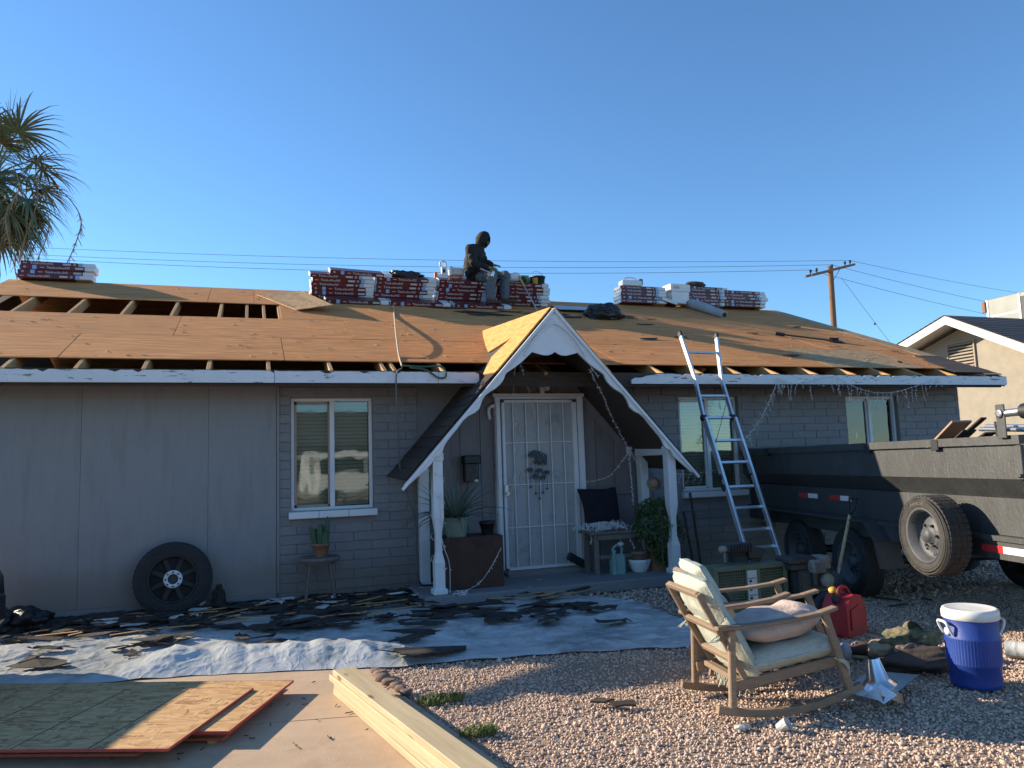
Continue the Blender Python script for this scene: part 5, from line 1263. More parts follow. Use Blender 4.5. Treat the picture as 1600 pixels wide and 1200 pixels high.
# string lights round the porch
mb = lights([atY(862,497,-1.10),atY(820,545,-1.10),atY(795,577,-1.11)], mb=None, dens=26); lights([atY(862,497,-1.10),atY(900,540,-1.10),atY(935,590,-1.11)], mb=mb, dens=26)
light_thing(mb, 'string of small lights stapled to the white gable boards')
mb = lights([atY(921,577,-1.0),atY(944,623,-.8),atY(962,664,-.6),atY(981,700,-.45),atY(983,712,-.45)]); lights([atY(983,705,-.45),atY(950,745,-.3),atY(905,753,-.2)], mb=mb)
lights([atY(983,705,-.45),atY(986,745,-.45),atY(990,790,-.5)], mb=mb, dens=110); lights([atY(985,705,-.45),atY(1010,745,-.5),atY(1030,760,-.6)], mb=mb)
for k in range(10): lights([atY(983,705,-.45)+V((rnd.uniform(-.04,.04),rnd.uniform(-.03,.03),rnd.uniform(-.06,.06))) for j in range(3)], mb=mb)
light_thing(mb, 'white string lights draped across the right side of the porch')
mb = lights([atY(805,575,-.7),atY(802,610,-.4),atY(806,660,-.2),atY(803,760,-.13),atY(800,840,-.13)], dens=34); lights([atY(812,565,-.9),atY(825,605,-.3),atY(836,650,-.13),atY(842,700,-.125)], mb=mb, dens=34)
light_thing(mb, 'thin string lights hanging over the left half of the door')
mb = MB()
pts = []
for k in range(34): t = k/33; a = t*2*PI*5; pts.append(V((.435+.075*math.cos(a),-.95+.075*math.sin(a),1.30-t*1.15)))
lights(pts, .0035, mb=mb, dens=24); lights([atY(688,770,-1.02),atY(690,840,-1.0),atY(702,880,-1.0),atY(704,925,-.98),atZ(710,930,G+.09)], .006, mb=mb, dens=6)
lights([atY(783,856,-.86),atY(768,885,-.92),atY(748,912,-.98),atZ(720,925,G+.1),atZ(690,934,G+.1)], .005, mb=mb, dens=30)
for k in range(8): lights([atZ(715+rnd.uniform(-8,20),926+rnd.uniform(-4,4),G+.1+rnd.uniform(0,.04)) for j in range(3)], mb=mb, dens=50)
light_thing(mb, 'white string lights wound round the left porch post')
mb = MB(); cur = [atY(1216,590,-.66),atY(1245,600,-.66),atY(1300,588,-.66),atY(1330,602,-.65),atY(1365,613,-.64),atY(1400,612,-.64),atY(1440,600,-.65),atY(1468,590,-.66)]
lights(cur, .004, mb=mb, dens=30)
cc = catmull(cur, 5)
for k,c in enumerate(cc[::1]):
    p = [c]; L = rnd.uniform(.05,.28)
    for j in range(3): p.append(p[-1]+V((rnd.uniform(-.03,.03),rnd.uniform(-.01,.01),-L/3)))
    lights(p, .0032, mb=mb, dens=38)
lights([atY(1216,590,-.66),atY(1205,620,-.62),atY(1185,660,-.5),atY(1160,690,-.42)], .004, mb=mb, dens=90)
for t in range(12):
    c = atY(1216,590,-.66).lerp(atY(1160,690,-.42), t/11); lights([c,c+V((rnd.uniform(0,.06),0,-.05)),c+V((rnd.uniform(0,.1),0,-.13))], .0032, mb=mb, dens=40)
light_thing(mb, 'icicle string lights hanging from the right hand fascia', 'icicle_lights')
mb = lights([atY(1052,738,-.5),atY(1075,742,-.2),atY(1100,738,-.1),atY(1118,735,-.12)], dens=20)
for px in (1065,1078,1088,1098): lights([atY(px,741,-.1),atY(px-5,755,-.1)], mb=mb, dens=40)
light_thing(mb, 'short string lights across the middle window sill')

# ------------------------------------------------------------------ ladder
LP0 = V((3.8,-.68,2.26)); LN = V((0,-1.15,-2.46)).cross(V((1,0,0)))
LP = lambda x,y: atP(x,y,LP0,LN)
ld = thing('ladder', 'folding aluminium ladder leaning on the fascia right of the porch', 'ladder', (4.0,-1.86,G))
tl, tr_ = LP(1062,520), LP(1119,523); ml, mr = LP(1086,592), LP(1127,592); hl, hr = LP(1100,655), LP(1146,655); kl, kr = LP(1130,750), LP(1178,748); bl, br_ = LP(1165,868), LP(1215,866)
ext = lambda a,b_: b_+(b_-a)*((G+.0-b_.z)/(b_.z-a.z))
fl, fr_ = ext(kl,bl), ext(kr,br_)
ln = LN.normalized()
for pts_ in ((tl,ml,hl,kl),(tr_,mr,hr,kr)):
    for a,b_ in zip(pts_,pts_[1:]): MB().beam(a,b_,.026,.062,ln,0,.004).build('upper_rail', K['alu'], ld, True)
for a,b_ in ((hl,fl),(hr,fr_)): 
    o = ln*.03; MB().beam(a+o,b_+o,.03,.066,ln,0,.004).build('lower_rail', K['alu'], ld, True)
def rail_at(side, py):
    P_ = (tl,ml,hl,kl,fl) if side == 0 else (tr_,mr,hr,kr,fr_)
    z = LP(1100,py).z
    for a,b_ in zip(P_,P_[1:]):
        if b_.z <= z <= a.z or b_ is P_[-1]: return a+(b_-a)*((z-a.z)/(b_.z-a.z))
for py in (551,619,653,689,724,763,797,833,862): MB().beam(rail_at(0,py),rail_at(1,py),.032,.030,ln,0,.004).build('rung', K['alu'], ld, True)
for py in (653,747,764):
    for s_ in (0,1):
        c = rail_at(s_,py); MB().lathe([(.0,-.03),(.036,-.03),(.042,-.02),(.042,.02),(.036,.03),(0,.03)], 14, Matrix.Translation(c) @ V((1,0,0)).to_track_quat('Z','Y').to_matrix().to_4x4()).build('hinge', K['blackplastic'], ld, True)
for c,d in ((tl,ml),(tr_,mr)): MB().beam(c+(c-d).normalized()*.012,c+(d-c).normalized()*.06,.034,.07,ln,0,.006).build('end_cap', K['blackplastic'], ld, True)
for c in (fl,fr_): MB().box(c+V((0,0,.03))+ln*.03, (.05,.09,.06), None, 0, .008).build('foot', K['blackplastic'], ld, True)
MB().tube([rail_at(0,700)+V((0,-.03,0)),rail_at(1,620)+V((0,-.03,0))], .004, 5).build('brace_cord', K['wire'], ld, True)
# ------------------------------------------------------------------ dump trailer
TO = V((4.24,-2.504,G)); TX = V((-.24,-.97,0)).normalized(); TN = V((-.97,.24,0)).normalized()
MT = Matrix(((TX.x,-TN.x,0,TO.x),(TX.y,-TN.y,0,TO.y),(0,0,1,TO.z),(0,0,0,1)))   # x along, y away from the lit side, z up
trl = thing('dump_trailer', 'scratched black tandem axle dump trailer parked beside the house', 'trailer', TO); trl.matrix_basis = MT
S0, S1, TW = -2.55, 2.46, 2.0
def pr_side(poly, name, x0, x1, m=None):    # profile in (y,z) run along x
    mb = MB().prism(poly, x1-x0, Matrix(((0,0,1,x0),(1,0,0,0),(0,1,0,0),(0,0,0,1)))); return mb.build(name, m or K['trailer'], trl)
pr_side([(.0,1.19),(.0,1.435),(.03,1.435),(.03,1.19)], 'upper_side_panel', S0, S1-.06)
pr_side([(-.03,1.437),(-.03,1.50),(.06,1.50),(.06,1.437)], 'top_rail', S0, S1)
pr_side([(.0,1.188),(.12,1.05),(.15,1.05),(.03,1.188)], 'recessed_band', S0, S1+1.2)
pr_side([(.10,.775),(.10,1.048),(.14,1.048),(.14,.775)], 'lower_side_panel', S0, S1+1.2)
pr_side([(.04,.735),(.04,.772),(.14,.772),(.14,.735)], 'side_ledge', S0, S1+1.2)
pr_side([(.06,.60),(.06,.733),(.16,.733),(.16,.60)], 'frame_rail', S0, S1+1.2)
MB().box((S1-.03,-.004,1.31), (.05,.03,.24), None, 0, .004).box((S1-.03,-.03,1.22), (.05,.02,.02)).build('corner_post', K['trailer'], trl)
for x in (-1.7,.55,1.55): MB().box((x,-.026,1.452), (.09,.02,.085), None, 0, .004).build('rail_clamp', K['blackplastic'], trl)
MB().box(((S0+S1)/2,TW,1.1), (S1-S0,.05,.85), None, 0, .004).build('far_side_panel', K['trailer'], trl)
MB().box((S0,TW/2+.05,1.1), (.05,TW-.1,.84), None, 0, .004).build('tailgate', K['trailer'], trl)
MB().box((S1+.05,TW/2+.05,1.1), (.05,TW-.2,.84), None, 0, .004).build('front_bulkhead', K['black'], trl)
MB().box(((S0+S1)/2,TW/2+.05,.70), (S1-S0-.06,TW-.3,.06)).build('floor_bed', K['black'], trl)
for (x,nm) in ((-1.05,'tapered'),(-.35,None),(1.98,None)):
    MB().box((x,.096 if x < 1 else .056,.95 if x < 1 else .672), (.22,.005,.05)).build('red_reflector_tape', K['tapered'], trl)
    MB().box((x+.22,.096 if x < 1 else .056,.95 if x < 1 else .672), (.21,.005,.05)).build('white_reflector_tape', K['tapewhite'], trl)
fb = MB(); fo = [(-1.72,.60),(-1.60,.765),(.50,.765),(.66,.60),(.72,.36)]
for (a,c),(b_,d) in zip(fo,fo[1:]): fb.beam((a,.02,c),(b_,.02,d), .24, .012, (0,0,1) if a != .66 else (1,0,0))
fb.build('fender', K['trailer'], trl)
WY = .02
TW4 = lambda x,y,z: Matrix.Translation((x,y,z)) @ Matrix.Rotation(PI/2,4,'X')
def trailer_wheel(x, y, z, R0=.335, dusty=False, nm='wheel'):
    wr = bpy.data.objects.new(nm, None); COL.objects.link(wr); wr.parent = trl; wr.matrix_basis = TW4(x,y,z)
    wheelset(wr, R0, .205, .215, None, 'dustyrubber' if dusty else 'rubber')
    rm = MB(); rm.lathe([(.215,.085),(.218,.10),(.20,.095),(.185,.03),(.15,.0),(.10,.035),(.075,.045),(.06,.03),(.058,.075),(.0,.078)], 36, None, 0, True, False)
    rm.build('rim', mat('grey_steel_rim',(.05,.053,.058),(.085,.088,.095),.55,9,bump=.2) if 'grey_steel_rim' not in bpy.data.materials else bpy.data.materials['grey_steel_rim'], wr)
    ho_ = MB()
    for k in range(8): ho_.lathe([(.020,0),(.020,.004),(0,.0045)], 10, Matrix.Rotation(2*PI*k/8,4,'Z') @ Matrix.Translation((.152,0,.006)))
    for k in range(6): ho_.lathe([(.011,0),(.011,.02),(0,.022)], 6, Matrix.Rotation(2*PI*k/6,4,'Z') @ Matrix.Translation((.088,0,.038)))
    stuff(ho_.build('rim_holes', K['black'], wr)); return wr
trailer_wheel(0,.10,.33); trailer_wheel(-1.12,.10,.33)
sp = atP(1438,837,TO+TN*.26,TN); spl = MT.inverted() @ sp
sw = trailer_wheel(spl.x,-.14,spl.z-.0,.312,True,'spare_wheel')
tx = textmesh('RADIAL S/T', .036, K['dustyrubber']); lt = MB()
for v_,dummy in (): pass
ring = MB()
for p in tx.polygons:
    ring.add([(lambda c: (math.cos(PI/2-(c.x-.12)/.265+0.0)*(.252+c.y-.012), math.sin(PI/2-(c.x-.12)/.265)*(.252+c.y-.012), .112))(tx.vertices[i].co) for i in p.vertices], [tuple(range(len(p.vertices)))])
stuff(ring.build('sidewall_lettering', mat('worn_sidewall_letter',(.16,.15,.13),(.2,.19,.17),.9,9), sw))
MB().box((spl.x,.05,spl.z), (.12,.16,.12), None, 0, .01).build('spare_bracket', K['black'], trl)
# jack plate, hydraulic arm and tarp tubes on the front corner
q0 = MT.inverted() @ atP(1565,664,TO+TN*.05,TN)
MB().box((q0.x,-.05,1.60), (.085,.012,.24), None, 0, .004).build('bracket_plate', K['trailer'], trl)
MB().lathe([(.018,0),(.032,.004),(.032,.010),(.018,.012)], 18, TW4(q0.x,-.056,1.655)).build('bearing_ring', K['steel'], trl)
MB().tube([(q0.x+.02,-.03,1.655),(q0.x+.18,.0,1.66)], .028, 12).build('piston_rod', K['steel'], trl)
MB().tube([(q0.x+.16,.0,1.66),(q0.x+1.2,.05,1.62)], .055, 12).box((q0.x+.34,0,1.74), (.1,.08,.06), None, 0, .01).build('hydraulic_cylinder', K['black'], trl)
for k in range(2): MB().tube([(q0.x-.42,.10+.05*k,1.56+.02*k),(q0.x+.9,.0+.05*k,1.49+.02*k)], .016, 8).build('tarp_tube', K['steel'], trl)
mbx_ = MB(); c0 = V((q0.x-.12,.06,1.55))
for k in range(7): mbx_.tube(catmull([c0+V((rnd.uniform(-.05,.05),-.04,rnd.uniform(-.08,.08))) for j in range(4)],4), .006, 5)
mbx_.build('strap_knot', K['black'], trl)
for x in (-2.4,-1.2,0.,1.2): MB().box((x,TW/2,.64), (.08,TW-.3,.1)).build('cross_member', K['black'], trl)
for x in (-1.12,0): MB().tube([(x,.2,.33),(x,TW-.1,.33)], .045, 10).build('axle', K['black'], trl)
for x in (0,-1.12):
    wr = bpy.data.objects.new('wheel', None); COL.objects.link(wr); wr.parent = trl; wr.matrix_basis = Matrix.Translation((x,TW-.08,.33)) @ Matrix.Rotation(-PI/2,4,'X')
    MB().lathe([(.2,-.1),(.325,-.1),(.335,0),(.325,.1),(.2,.1)], 30, None, 0, True, False).build('tyre', K['rubber'], wr)
MB().box((S0-.08,.3,.50), (.3,.05,.05), None, 0, .004).build('step', K['steel'], trl)
# torn-off roofing piled in the trailer bed
jm = MB()
for k in range(120):
    c = V((rnd.uniform(S0+.6,S1-.6),rnd.uniform(.6,TW-.6),rnd.uniform(.8,1.32)))
    scrap(jm, MT @ c, rnd.uniform(.15,.45), rnd.uniform(.08,.25), 9, .008, Euler((rnd.uniform(-.4,.4),rnd.uniform(-.4,.4),rnd.uniform(0,6))).to_matrix(), .05)
tag(stuff(jm.build('torn_roofing', K['shingle'], None, True)), 'heap of torn off shingles filling the trailer bed', 'roofing waste')
def plank(a, b_, wd, th, m, label, name='plank'):
    mb = MB().beam(a, b_, wd, th, (0,0,1), 0, .003); return tag(mb.build(name, m, None, True), label, 'board')
dp_ = lambda px,py: atP(px,py,TO-TN*.35,TN)
plank(dp_(1462,700), dp_(1503,658), .18, .02, mat('salmon_board',(.34,.20,.13),(.42,.26,.17),.8,8), 'pinkish brown board end sticking out of the trailer')
mb = MB(); a, b_, c = dp_(1485,700), dp_(1515,672), dp_(1537,653)
for p,q_,w0 in ((a,b_,.12),(b_,c,.05)): mb.beam(p,q_,w0,.012,(0,0,1))
tag(mb.build('shingle_strip', K['shingle'], None, True), 'jagged dark shingle strip pointing up out of the trailer', 'shingle strip')
plank(dp_(1520,694), dp_(1548,676), .10, .015, K['felt'], 'dark scrap board behind the tarp tubes in the trailer')

# ------------------------------------------------------------------ shovel, fuel can, compressor
sa, sb = atP(1333,779,TO+TN*.04,TN), V((0,0,0)); sb = atZ(1301,938,G+.0)
shv = thing('shovel', 'shovel with a wooden shaft and D grip leaning on the trailer', 'shovel', sb)
dv_ = (sa-sb).normalized()
MB().tube([sb+dv_*.22,sa-dv_*.16], .016, 10).build('shaft', K['lumber'], shv, True)
sdv = dv_.cross(TN).normalized()
MB().tube(catmull([sa-dv_*.17,sa-dv_*.10+sdv*.05,sa+sdv*.058],5), .011, 8).tube(catmull([sa-dv_*.17,sa-dv_*.10-sdv*.05,sa-sdv*.058],5), .011, 8).tube([sa+sdv*.065,sa-sdv*.065], .014, 8).build('d_grip', K['blackplastic'], shv, True)
bm = MB(); fr_m = frame(sb, dv_, TN)
bm.grid(lambda u,v: fr_m @ V((v*.27,(u-.5)*.20*(1-.25*max(0,.25-v)),.018*math.cos((u-.5)*3)+.0)), 8, 5); bm.tube([sb+dv_*.15,sb+dv_*.32], .020, 8)
bm.build('blade', K['steel'], shv, True)
gp = atZ(1322,989,G)
gc = thing('fuel_can', 'red plastic fuel can standing between compressor wheel and trailer', 'fuel can', gp, .35)
MB().prism([(-.145,0),(.145,0),(.15,.02),(.15,.21),(.085,.295),(-.03,.315),(-.09,.29),(-.15,.22),(-.15,.02)], .20, Matrix(((1,0,0,0),(0,0,-1,.10),(0,1,0,0),(0,0,0,1)))).build('can_body', K['canred'], gc)
for s_ in (-.103,.103): MB().prism([(-.10,.05),(.10,.05),(.10,.18),(.04,.23),(-.10,.20)], .012, Matrix(((1,0,0,0),(0,0,-1,s_+.006),(0,1,0,0),(0,0,0,1)))).build('side_panel', K['canred'], gc)
MB().tube(catmull([(-.08,0,.29),(-.06,0,.345),(.03,0,.35),(.09,0,.29)],5), .017, 8).build('handle', K['canred'], gc)
MB().lathe([(.032,0),(.032,.03),(.02,.035),(.016,.09)], 12, Matrix.Translation((-.11,0,.26)) @ Matrix.Rotation(-.5,4,'Y')).build('spout', K['blackplastic'], gc)
MB().lathe([(.03,0),(.03,.02),(0,.022)], 12, Matrix.Translation((-.155,0,.345)) @ Matrix.Rotation(-.5,4,'Y')).build('cap', K['yellow'], gc)
CY = -2.75
g0, g1 = atY(1114,880,CY), atY(1229,884,CY); ct_ = (g0.z+g1.z)/2; cz0 = max(G+.03, ct_-.46)
cmp_ = thing('air_compressor', 'green petrol air compressor with mesh belt guard behind the chairs', 'air compressor', ((g0.x+g1.x)/2,CY+.2,G))
W_ = g1.x-g0.x; MC = Matrix.Translation(cmp_.location).inverted()
gx = lambda x: g0.x+x
fm = MB()
for (a,b_,c,d) in ((0,W_,ct_-.045,ct_),(0,W_,cz0,cz0+.04),(0,.045,cz0+.04,ct_-.045),(W_-.045,W_,cz0+.04,ct_-.045),(W_*.42,W_*.62,cz0+.04,ct_-.045)):
    fm.box((gx((a+b_)/2),CY,(c+d)/2), (b_-a,.022,d-c), None, 0, .004)
fm.box((gx(W_/2),CY+.10,ct_-.006), (W_,.19,.012), None, 0, .003); fm.box((gx(W_-.006),CY+.1,(cz0+ct_)/2), (.012,.19,ct_-cz0-.02)); fm.box((gx(.006),CY+.1,(cz0+ct_)/2), (.012,.19,ct_-cz0-.02))
fm.build('belt_guard', K['compgreen'], cmp_, True)
wm_ = MB()
for (a,b_) in ((.045,W_*.42),(W_*.62,W_-.045)):
    n = int((b_-a)/.024)
    for k in range(1,n): wm_.box((gx(a+(b_-a)*k/n),CY+.002,(cz0+ct_)/2), (.007,.004,ct_-cz0-.085))
    m_ = int((ct_-cz0-.085)/.024)
    for k in range(1,m_): wm_.box((gx((a+b_)/2),CY-.0025,cz0+.04+(ct_-cz0-.085)*k/m_), (b_-a,.004,.007))
stuff(wm_.build('wire_mesh', K['compgreen'], cmp_, True))
sx0 = gx(W_*.43); MB().box((sx0+.055,CY-.0135,(cz0+ct_)/2+.01), (.10,.003,ct_-cz0-.12)).build('sticker', K['label'], cmp_, True)
sm2 = MB()
for k in range(4): sm2.box((sx0+.055,CY-.0158,ct_-.12-k*.075), (.085,.002,.006)); sm2.box((sx0+.035,CY-.0158,ct_-.145-k*.075), (.026,.002,.022))
stuff(sm2.build('sticker_print', K['black'], cmp_, True))
MB().box((gx(W_/2),CY+.14,(cz0+ct_)/2), (W_-.05,.02,ct_-cz0-.04)).build('guard_back', K['compblack'], cmp_, True)
MB().lathe([(.0,0),(.10,.0),(.11,.02),(.11,.05),(.0,.05)], 26, Matrix.Translation((gx(W_*.22),CY+.10,cz0+.13)) @ Matrix.Rotation(PI/2,4,'X')).build('flywheel', K['dustmetal'], cmp_, True)
pmp = MB(); pc0 = V((gx(W_*.56),CY+.22,ct_))
pmp.lathe([(.09,-.1),(.09,.0),(.075,.02),(.075,.05)], 18, Matrix.Translation(pc0))
for k in range(7): pmp.lathe([(.085,0),(.085,.008)], 18, Matrix.Translation(pc0+V((-.03,0,.0+k*.016)))); pmp.lathe([(.085,0),(.085,.008)], 18, Matrix.Translation(pc0+V((.13,0,-.02+k*.016))) @ Matrix.Rotation(.25,4,'Y'))
pmp.box(pc0+V((-.05,0,.135)), (.28,.17,.075), None, 0, .014); pmp.box(pc0+V((.13,0,.07)), (.15,.17,.11), None, 0, .02)
for k in range(9): pmp.box(pc0+V((-.17+k*.030,-.09,.135)), (.012,.02,.07))
pmp.build('pump', K['compblack'], cmp_, True)
MB().lathe([(.0,-.035),(.026,-.035),(.034,-.02),(.034,.02),(.026,.035),(0,.035)], 18, Matrix.Translation(pc0+V((-.215,-.05,.13))) @ Matrix.Rotation(PI/2,4,'Y')).tube([pc0+V((-.20,-.05,.10)),pc0+V((-.20,-.05,.01))], .010, 8).build('air_filter', K['dustmetal'], cmp_, True)
en = MB(); e0 = atY(1260,888,CY-.02)
en.box(e0+V((-.10,.02,.085)), (.30,.24,.07), None, 0, .02)
en.box(e0+V((-.1,.02,.03)), (.26,.22,.06), None, 0, .012); en.build('fuel_tank', K['compblack'], cmp_, True)
mf = MB(); mf.box(e0+V((.02,-.11,.03)), (.15,.10,.12), None, 0, .015)
for k in range(7): mf.box(e0+V((-.035+k*.018,-.165,.03)), (.007,.012,.09))
mf.box(e0+V((.15,-.02,.05)), (.12,.16,.13), None, 0, .02); mf.build('muffler', K['dustmetal'], cmp_, True)
bk2 = MB(); bk2.box(e0+V((.0,.02,-.11)), (.34,.26,.22), None, 0, .02); bk2.box(e0+V((-.02,-.12,-.08)), (.05,.05,.12), None, 0, .01); bk2.build('engine_block', K['compblack'], cmp_, True)
MB().lathe([(.0,-.04),(.055,-.04),(.065,-.02),(.065,.03),(.05,.04),(0,.045)], 20, Matrix.Translation(e0+V((.105,-.13,-.10))) @ Matrix.Rotation(PI/2,4,'X')).build('recoil_cover', K['dustmetal'], cmp_, True)
MB().tube([(gx(-.02),CY+.18,G+.20),(gx(W_+.55),CY+.18,G+.20)], .13, 18).build('air_tank', K['compgreen'], cmp_, True)
MB().box((gx(W_/2+.275),CY+.15,cz0-.015), (W_+.55,.34,.03), None, 0, .005).build('deck_plate', K['compgreen'], cmp_, True)
for sx_ in (gx(.05),gx(W_+.42)):
    for sy_ in (CY+.02,CY+.34): MB().lathe([(.03,-.03),(.10,-.03),(.115,-.01),(.115,.01),(.10,.03),(.03,.03)], 22, Matrix.Translation((sx_,sy_,G+.115)) @ Matrix.Rotation(PI/2,4,'X')).build('wheel', K['rubber'], cmp_, True)
wp_ = atP(1303,968,V((2.95,-3.55,0)),V((-.2,-1,0)))
hw = thing('hose_reel', 'black round hose reel standing against the red fuel can', 'hose reel', (wp_.x,wp_.y+.02,G+.145), rot=TZ((-.35,-1,.05)))
MB().lathe([(.05,-.045),(.13,-.05),(.145,-.03),(.145,.03),(.13,.05),(.05,.045)], 30, None, 0, True, False).build('coil', K['rubber'], hw)
MB().lathe([(.0,.02),(.05,.03),(.052,.045),(.04,.05),(.0,.052)], 20).build('hub', K['dustmetal'], hw)

# ------------------------------------------------------------------ rocking chairs
def cushion(name, L, Wd, T, M, parent, m, bul=.25, sd=0):
    mb = MB(); nu, nv = 20, 14
    for s_ in (-1,1):
        def fn(u, v):
            a, b_ = u*2-1, v*2-1
            ed = max(0,1-abs(a)**7)**.5*max(0,1-abs(b_)**7)**.5
            z = s_*(T/2)*ed*(1-bul*.5+bul*.5*math.cos(a*1.3)*math.cos(b_*1.3))
            z += .010*MN.noise(V((a*2.2+sd,b_*2.2,s_)))*ed
            return M @ V((a*L/2+.006*MN.noise(V((b_*3,sd,a)))*1, b_*Wd/2, z))
        mb.grid(fn, nu, nv)
    pp = [M @ V((L/2*x,Wd/2*y,0)) for x,y in ((-.97,-.97),(0,-1),(.97,-.97),(1,0),(.97,.97),(0,1),(-.97,.97),(-1,0),(-.97,-.97))]
    o = mb.build(name, m, parent)
    MB().tube(pp, .006, 6).build('piping', m, o)
    return o
def make_chair(label):
    c = thing('rocking_chair', label, 'rocking chair', (.985,-5.045,G), 0, 'teak rocking chairs on the gravel')
    wd = .49
    for y in (0,wd):
        rk = MB(); pts_ = [(x/20*.95-.0,y,.022+((x/20*.95)-.38)**2*.30) for x in range(21)]
        for a,b_ in zip(pts_,pts_[1:]): rk.beam(a,b_,.032,.040,(0,0,1))
        rk.build('rocker', K['teak'], c)
        MB().beam((.095,y,.03),(.115,y,.475),.034,.042,(1,0,0),0,.006).build('leg', K['teak'], c)
        MB().beam((.875,y,.085),(.735,y,.53),.034,.048,(1,0,0),0,.006).build('leg', K['teak'], c)
        am = MB(); ap = [(.02,.487),(.25,.488),(.5,.502),(.7,.525),(.81,.552)]
        for (a,za),(b_,zb) in zip(ap,ap[1:]): am.beam((a-.004,y,za),(b_+.004,y,zb),.058,.022,(0,0,1),0,.005)
        am.build('arm', K['teak'], c)
        MB().beam((.10,y+(.022 if y == 0 else -.022),.165),(.845,y+(.022 if y == 0 else -.022),.262),.026,.055,(0,0,1),0,.005).build('seat_rail', K['teak'], c)
        yy = y+(.03 if y == 0 else -.03)
        MB().beam((.245,yy,.13),(-.07,yy,.672),.028,.036,(1,0,0),0,.005).build('back_post', K['teak'], c)
    B0, B1 = V((.245,0,.13)), V((-.07,0,.672))
    for t in (.30,.62,.985): p = B0.lerp(B1,t); MB().beam((p.x,.035,p.z),(p.x,wd-.035,p.z),.034,.030,(1,0,.55),0,.005).build('back_rail', K['teak'], c)
    MB().beam((.17,.03,.19),(.17,wd-.03,.19),.05,.03,(0,0,1),0,.004).build('cross_rail', K['teak'], c); MB().beam((.80,.03,.25),(.80,wd-.03,.25),.05,.03,(0,0,1),0,.004).build('cross_rail', K['teak'], c)
    for k in range(5): x = .28+k*.11; MB().beam((x,.04,.165+.13*(x-.1)),(x,wd-.04,.165+.13*(x-.1)),.05,.014,(0,0,1),0,.003).build('seat_slat', K['teak'], c)
    bd = (B1-B0).normalized(); bn = V((bd.z,0,-bd.x))
    def backM(t, off): return frame(B0+bd*t+V((0,wd/2,0))+bn*off, bd, bn)
    cushion('back_cushion', .40, wd-.02, .125, backM(.235,.075), c, K['cushion'], .3, 1)
    cushion('back_cushion', .29, wd-.03, .115, backM(.515,.072), c, K['cushion'], .3, 2)
    sdir = V((.745,0,.097)).normalized()
    cushion('seat_cushion', .62, wd-.01, .125, frame(V((.535,wd/2,.302)),sdir,(0,0,1)), c, K['cushion'], .2, 3)
    tm = MB()
    for y in (.03,wd-.03):
        p = B0.lerp(B1,.55)+V((-.03,y,0))
        for k in range(3): tm.tube(catmull([p+V((rnd.uniform(-.02,.02),rnd.uniform(-.02,.02),rnd.uniform(-.02,.02))) for j in range(3)]+[p+V((-.05,rnd.uniform(-.03,.03),-.02))],4), .004, 5)
    p = V((.80,-.02,.28))
    for k in range(3): tm.tube(catmull([p+V((-.02,.02,0)),p+V((.03,-.01,-.01-k*.01)),p+V((.065,.005,-.04-k*.02)),p+V((.05,.01,-.08-k*.02))],4), .004, 5)
    stuff(tm.build('tie_cord', K['cushion'], c))
    fr2 = MB()
    for k in range(46):
        y = rnd.uniform(.06,wd-.06); p = B0.lerp(B1,rnd.uniform(-.02,.16))+V((-.02,y,0)); fr2.tube([p,p+V((rnd.uniform(-.03,.0),rnd.uniform(-.01,.01),-rnd.uniform(.02,.06)))], .0035, 4)
    stuff(fr2.build('frayed_edge', K['cushion'], c))
    return c
ch1 = make_chair('nearer rocking chair with pale sage cushions and a pink pillow on its seat')
ch2 = copy_tree(ch1); ch2['label'] = 'rocking chair with pale sage cushions standing behind the nearer one'
ch1.rotation_euler = (0,0,-.15); ch1.scale = (.91,1,1); ch2.location = (1.36,-4.40,G); ch2.rotation_euler = (0,0,-.27); ch2.scale = (.91,1,.97)
pw = MB().ico((0,0,0), 1, None, 0, 4)
for v in pw.v:
    x,y,z = v; k = (1-abs(x)**2.4*.25)*(1-abs(y)**2.4*.25)
    n = MN.noise(V((x*2.4,y*2.4,z*2.4+5))); v.x = math.copysign(abs(x)**.75,x)*.29; v.y = math.copysign(abs(y)**.75,y)*.215; v.z = z*.10*k*(1+.35*n)+.012*n
o = pw.build('pillow', K['pillow']); o.location = (1.50,-4.89,G+.45); o.rotation_euler = (-.05,-.16,-.03); o.scale = (.92,.95,.9)
tag(o, 'dusty pink pillow lying on the seat of the nearer rocking chair', 'pillow')

# ------------------------------------------------------------------ cooler, clothes, flashing and litter
cl = thing('drink_cooler', 'round blue drink cooler with a white lid on the gravel', 'cooler', atZ(1526,1070,G), .25); cl.scale = (.93,.93,.93)
bd_ = MB(); n = 168
def cool(r, z, rib=0):
    return [((r+(rib if k % 3 else 0))*math.cos(2*PI*k/n),(r+(rib if k % 3 else 0))*math.sin(2*PI*k/n),z) for k in range(n)]
rows = [cool(.140,0),cool(.148,.006),cool(.150,.03),cool(.151,.135),cool(.158,.142),cool(.158,.150),cool(.1555,.155,.004),cool(.1575,.30,.004),cool(.161,.305),cool(.161,.315),cool(.155,.32),cool(.159,.425)]
bd_.add([p for r_ in rows for p in r_], [(i*n+k,i*n+(k+1)%n,(i+1)*n+(k+1)%n,(i+1)*n+k) for i in range(len(rows)-1) for k in range(n)], 0, True)
bd_.build('body', K['ink'], cl)
MB().lathe([(.162,.425),(.168,.43),(.168,.468),(.160,.487),(.150,.492),(.140,.488),(.06,.486),(.0,.487)], 48).build('lid', K['lid'], cl)
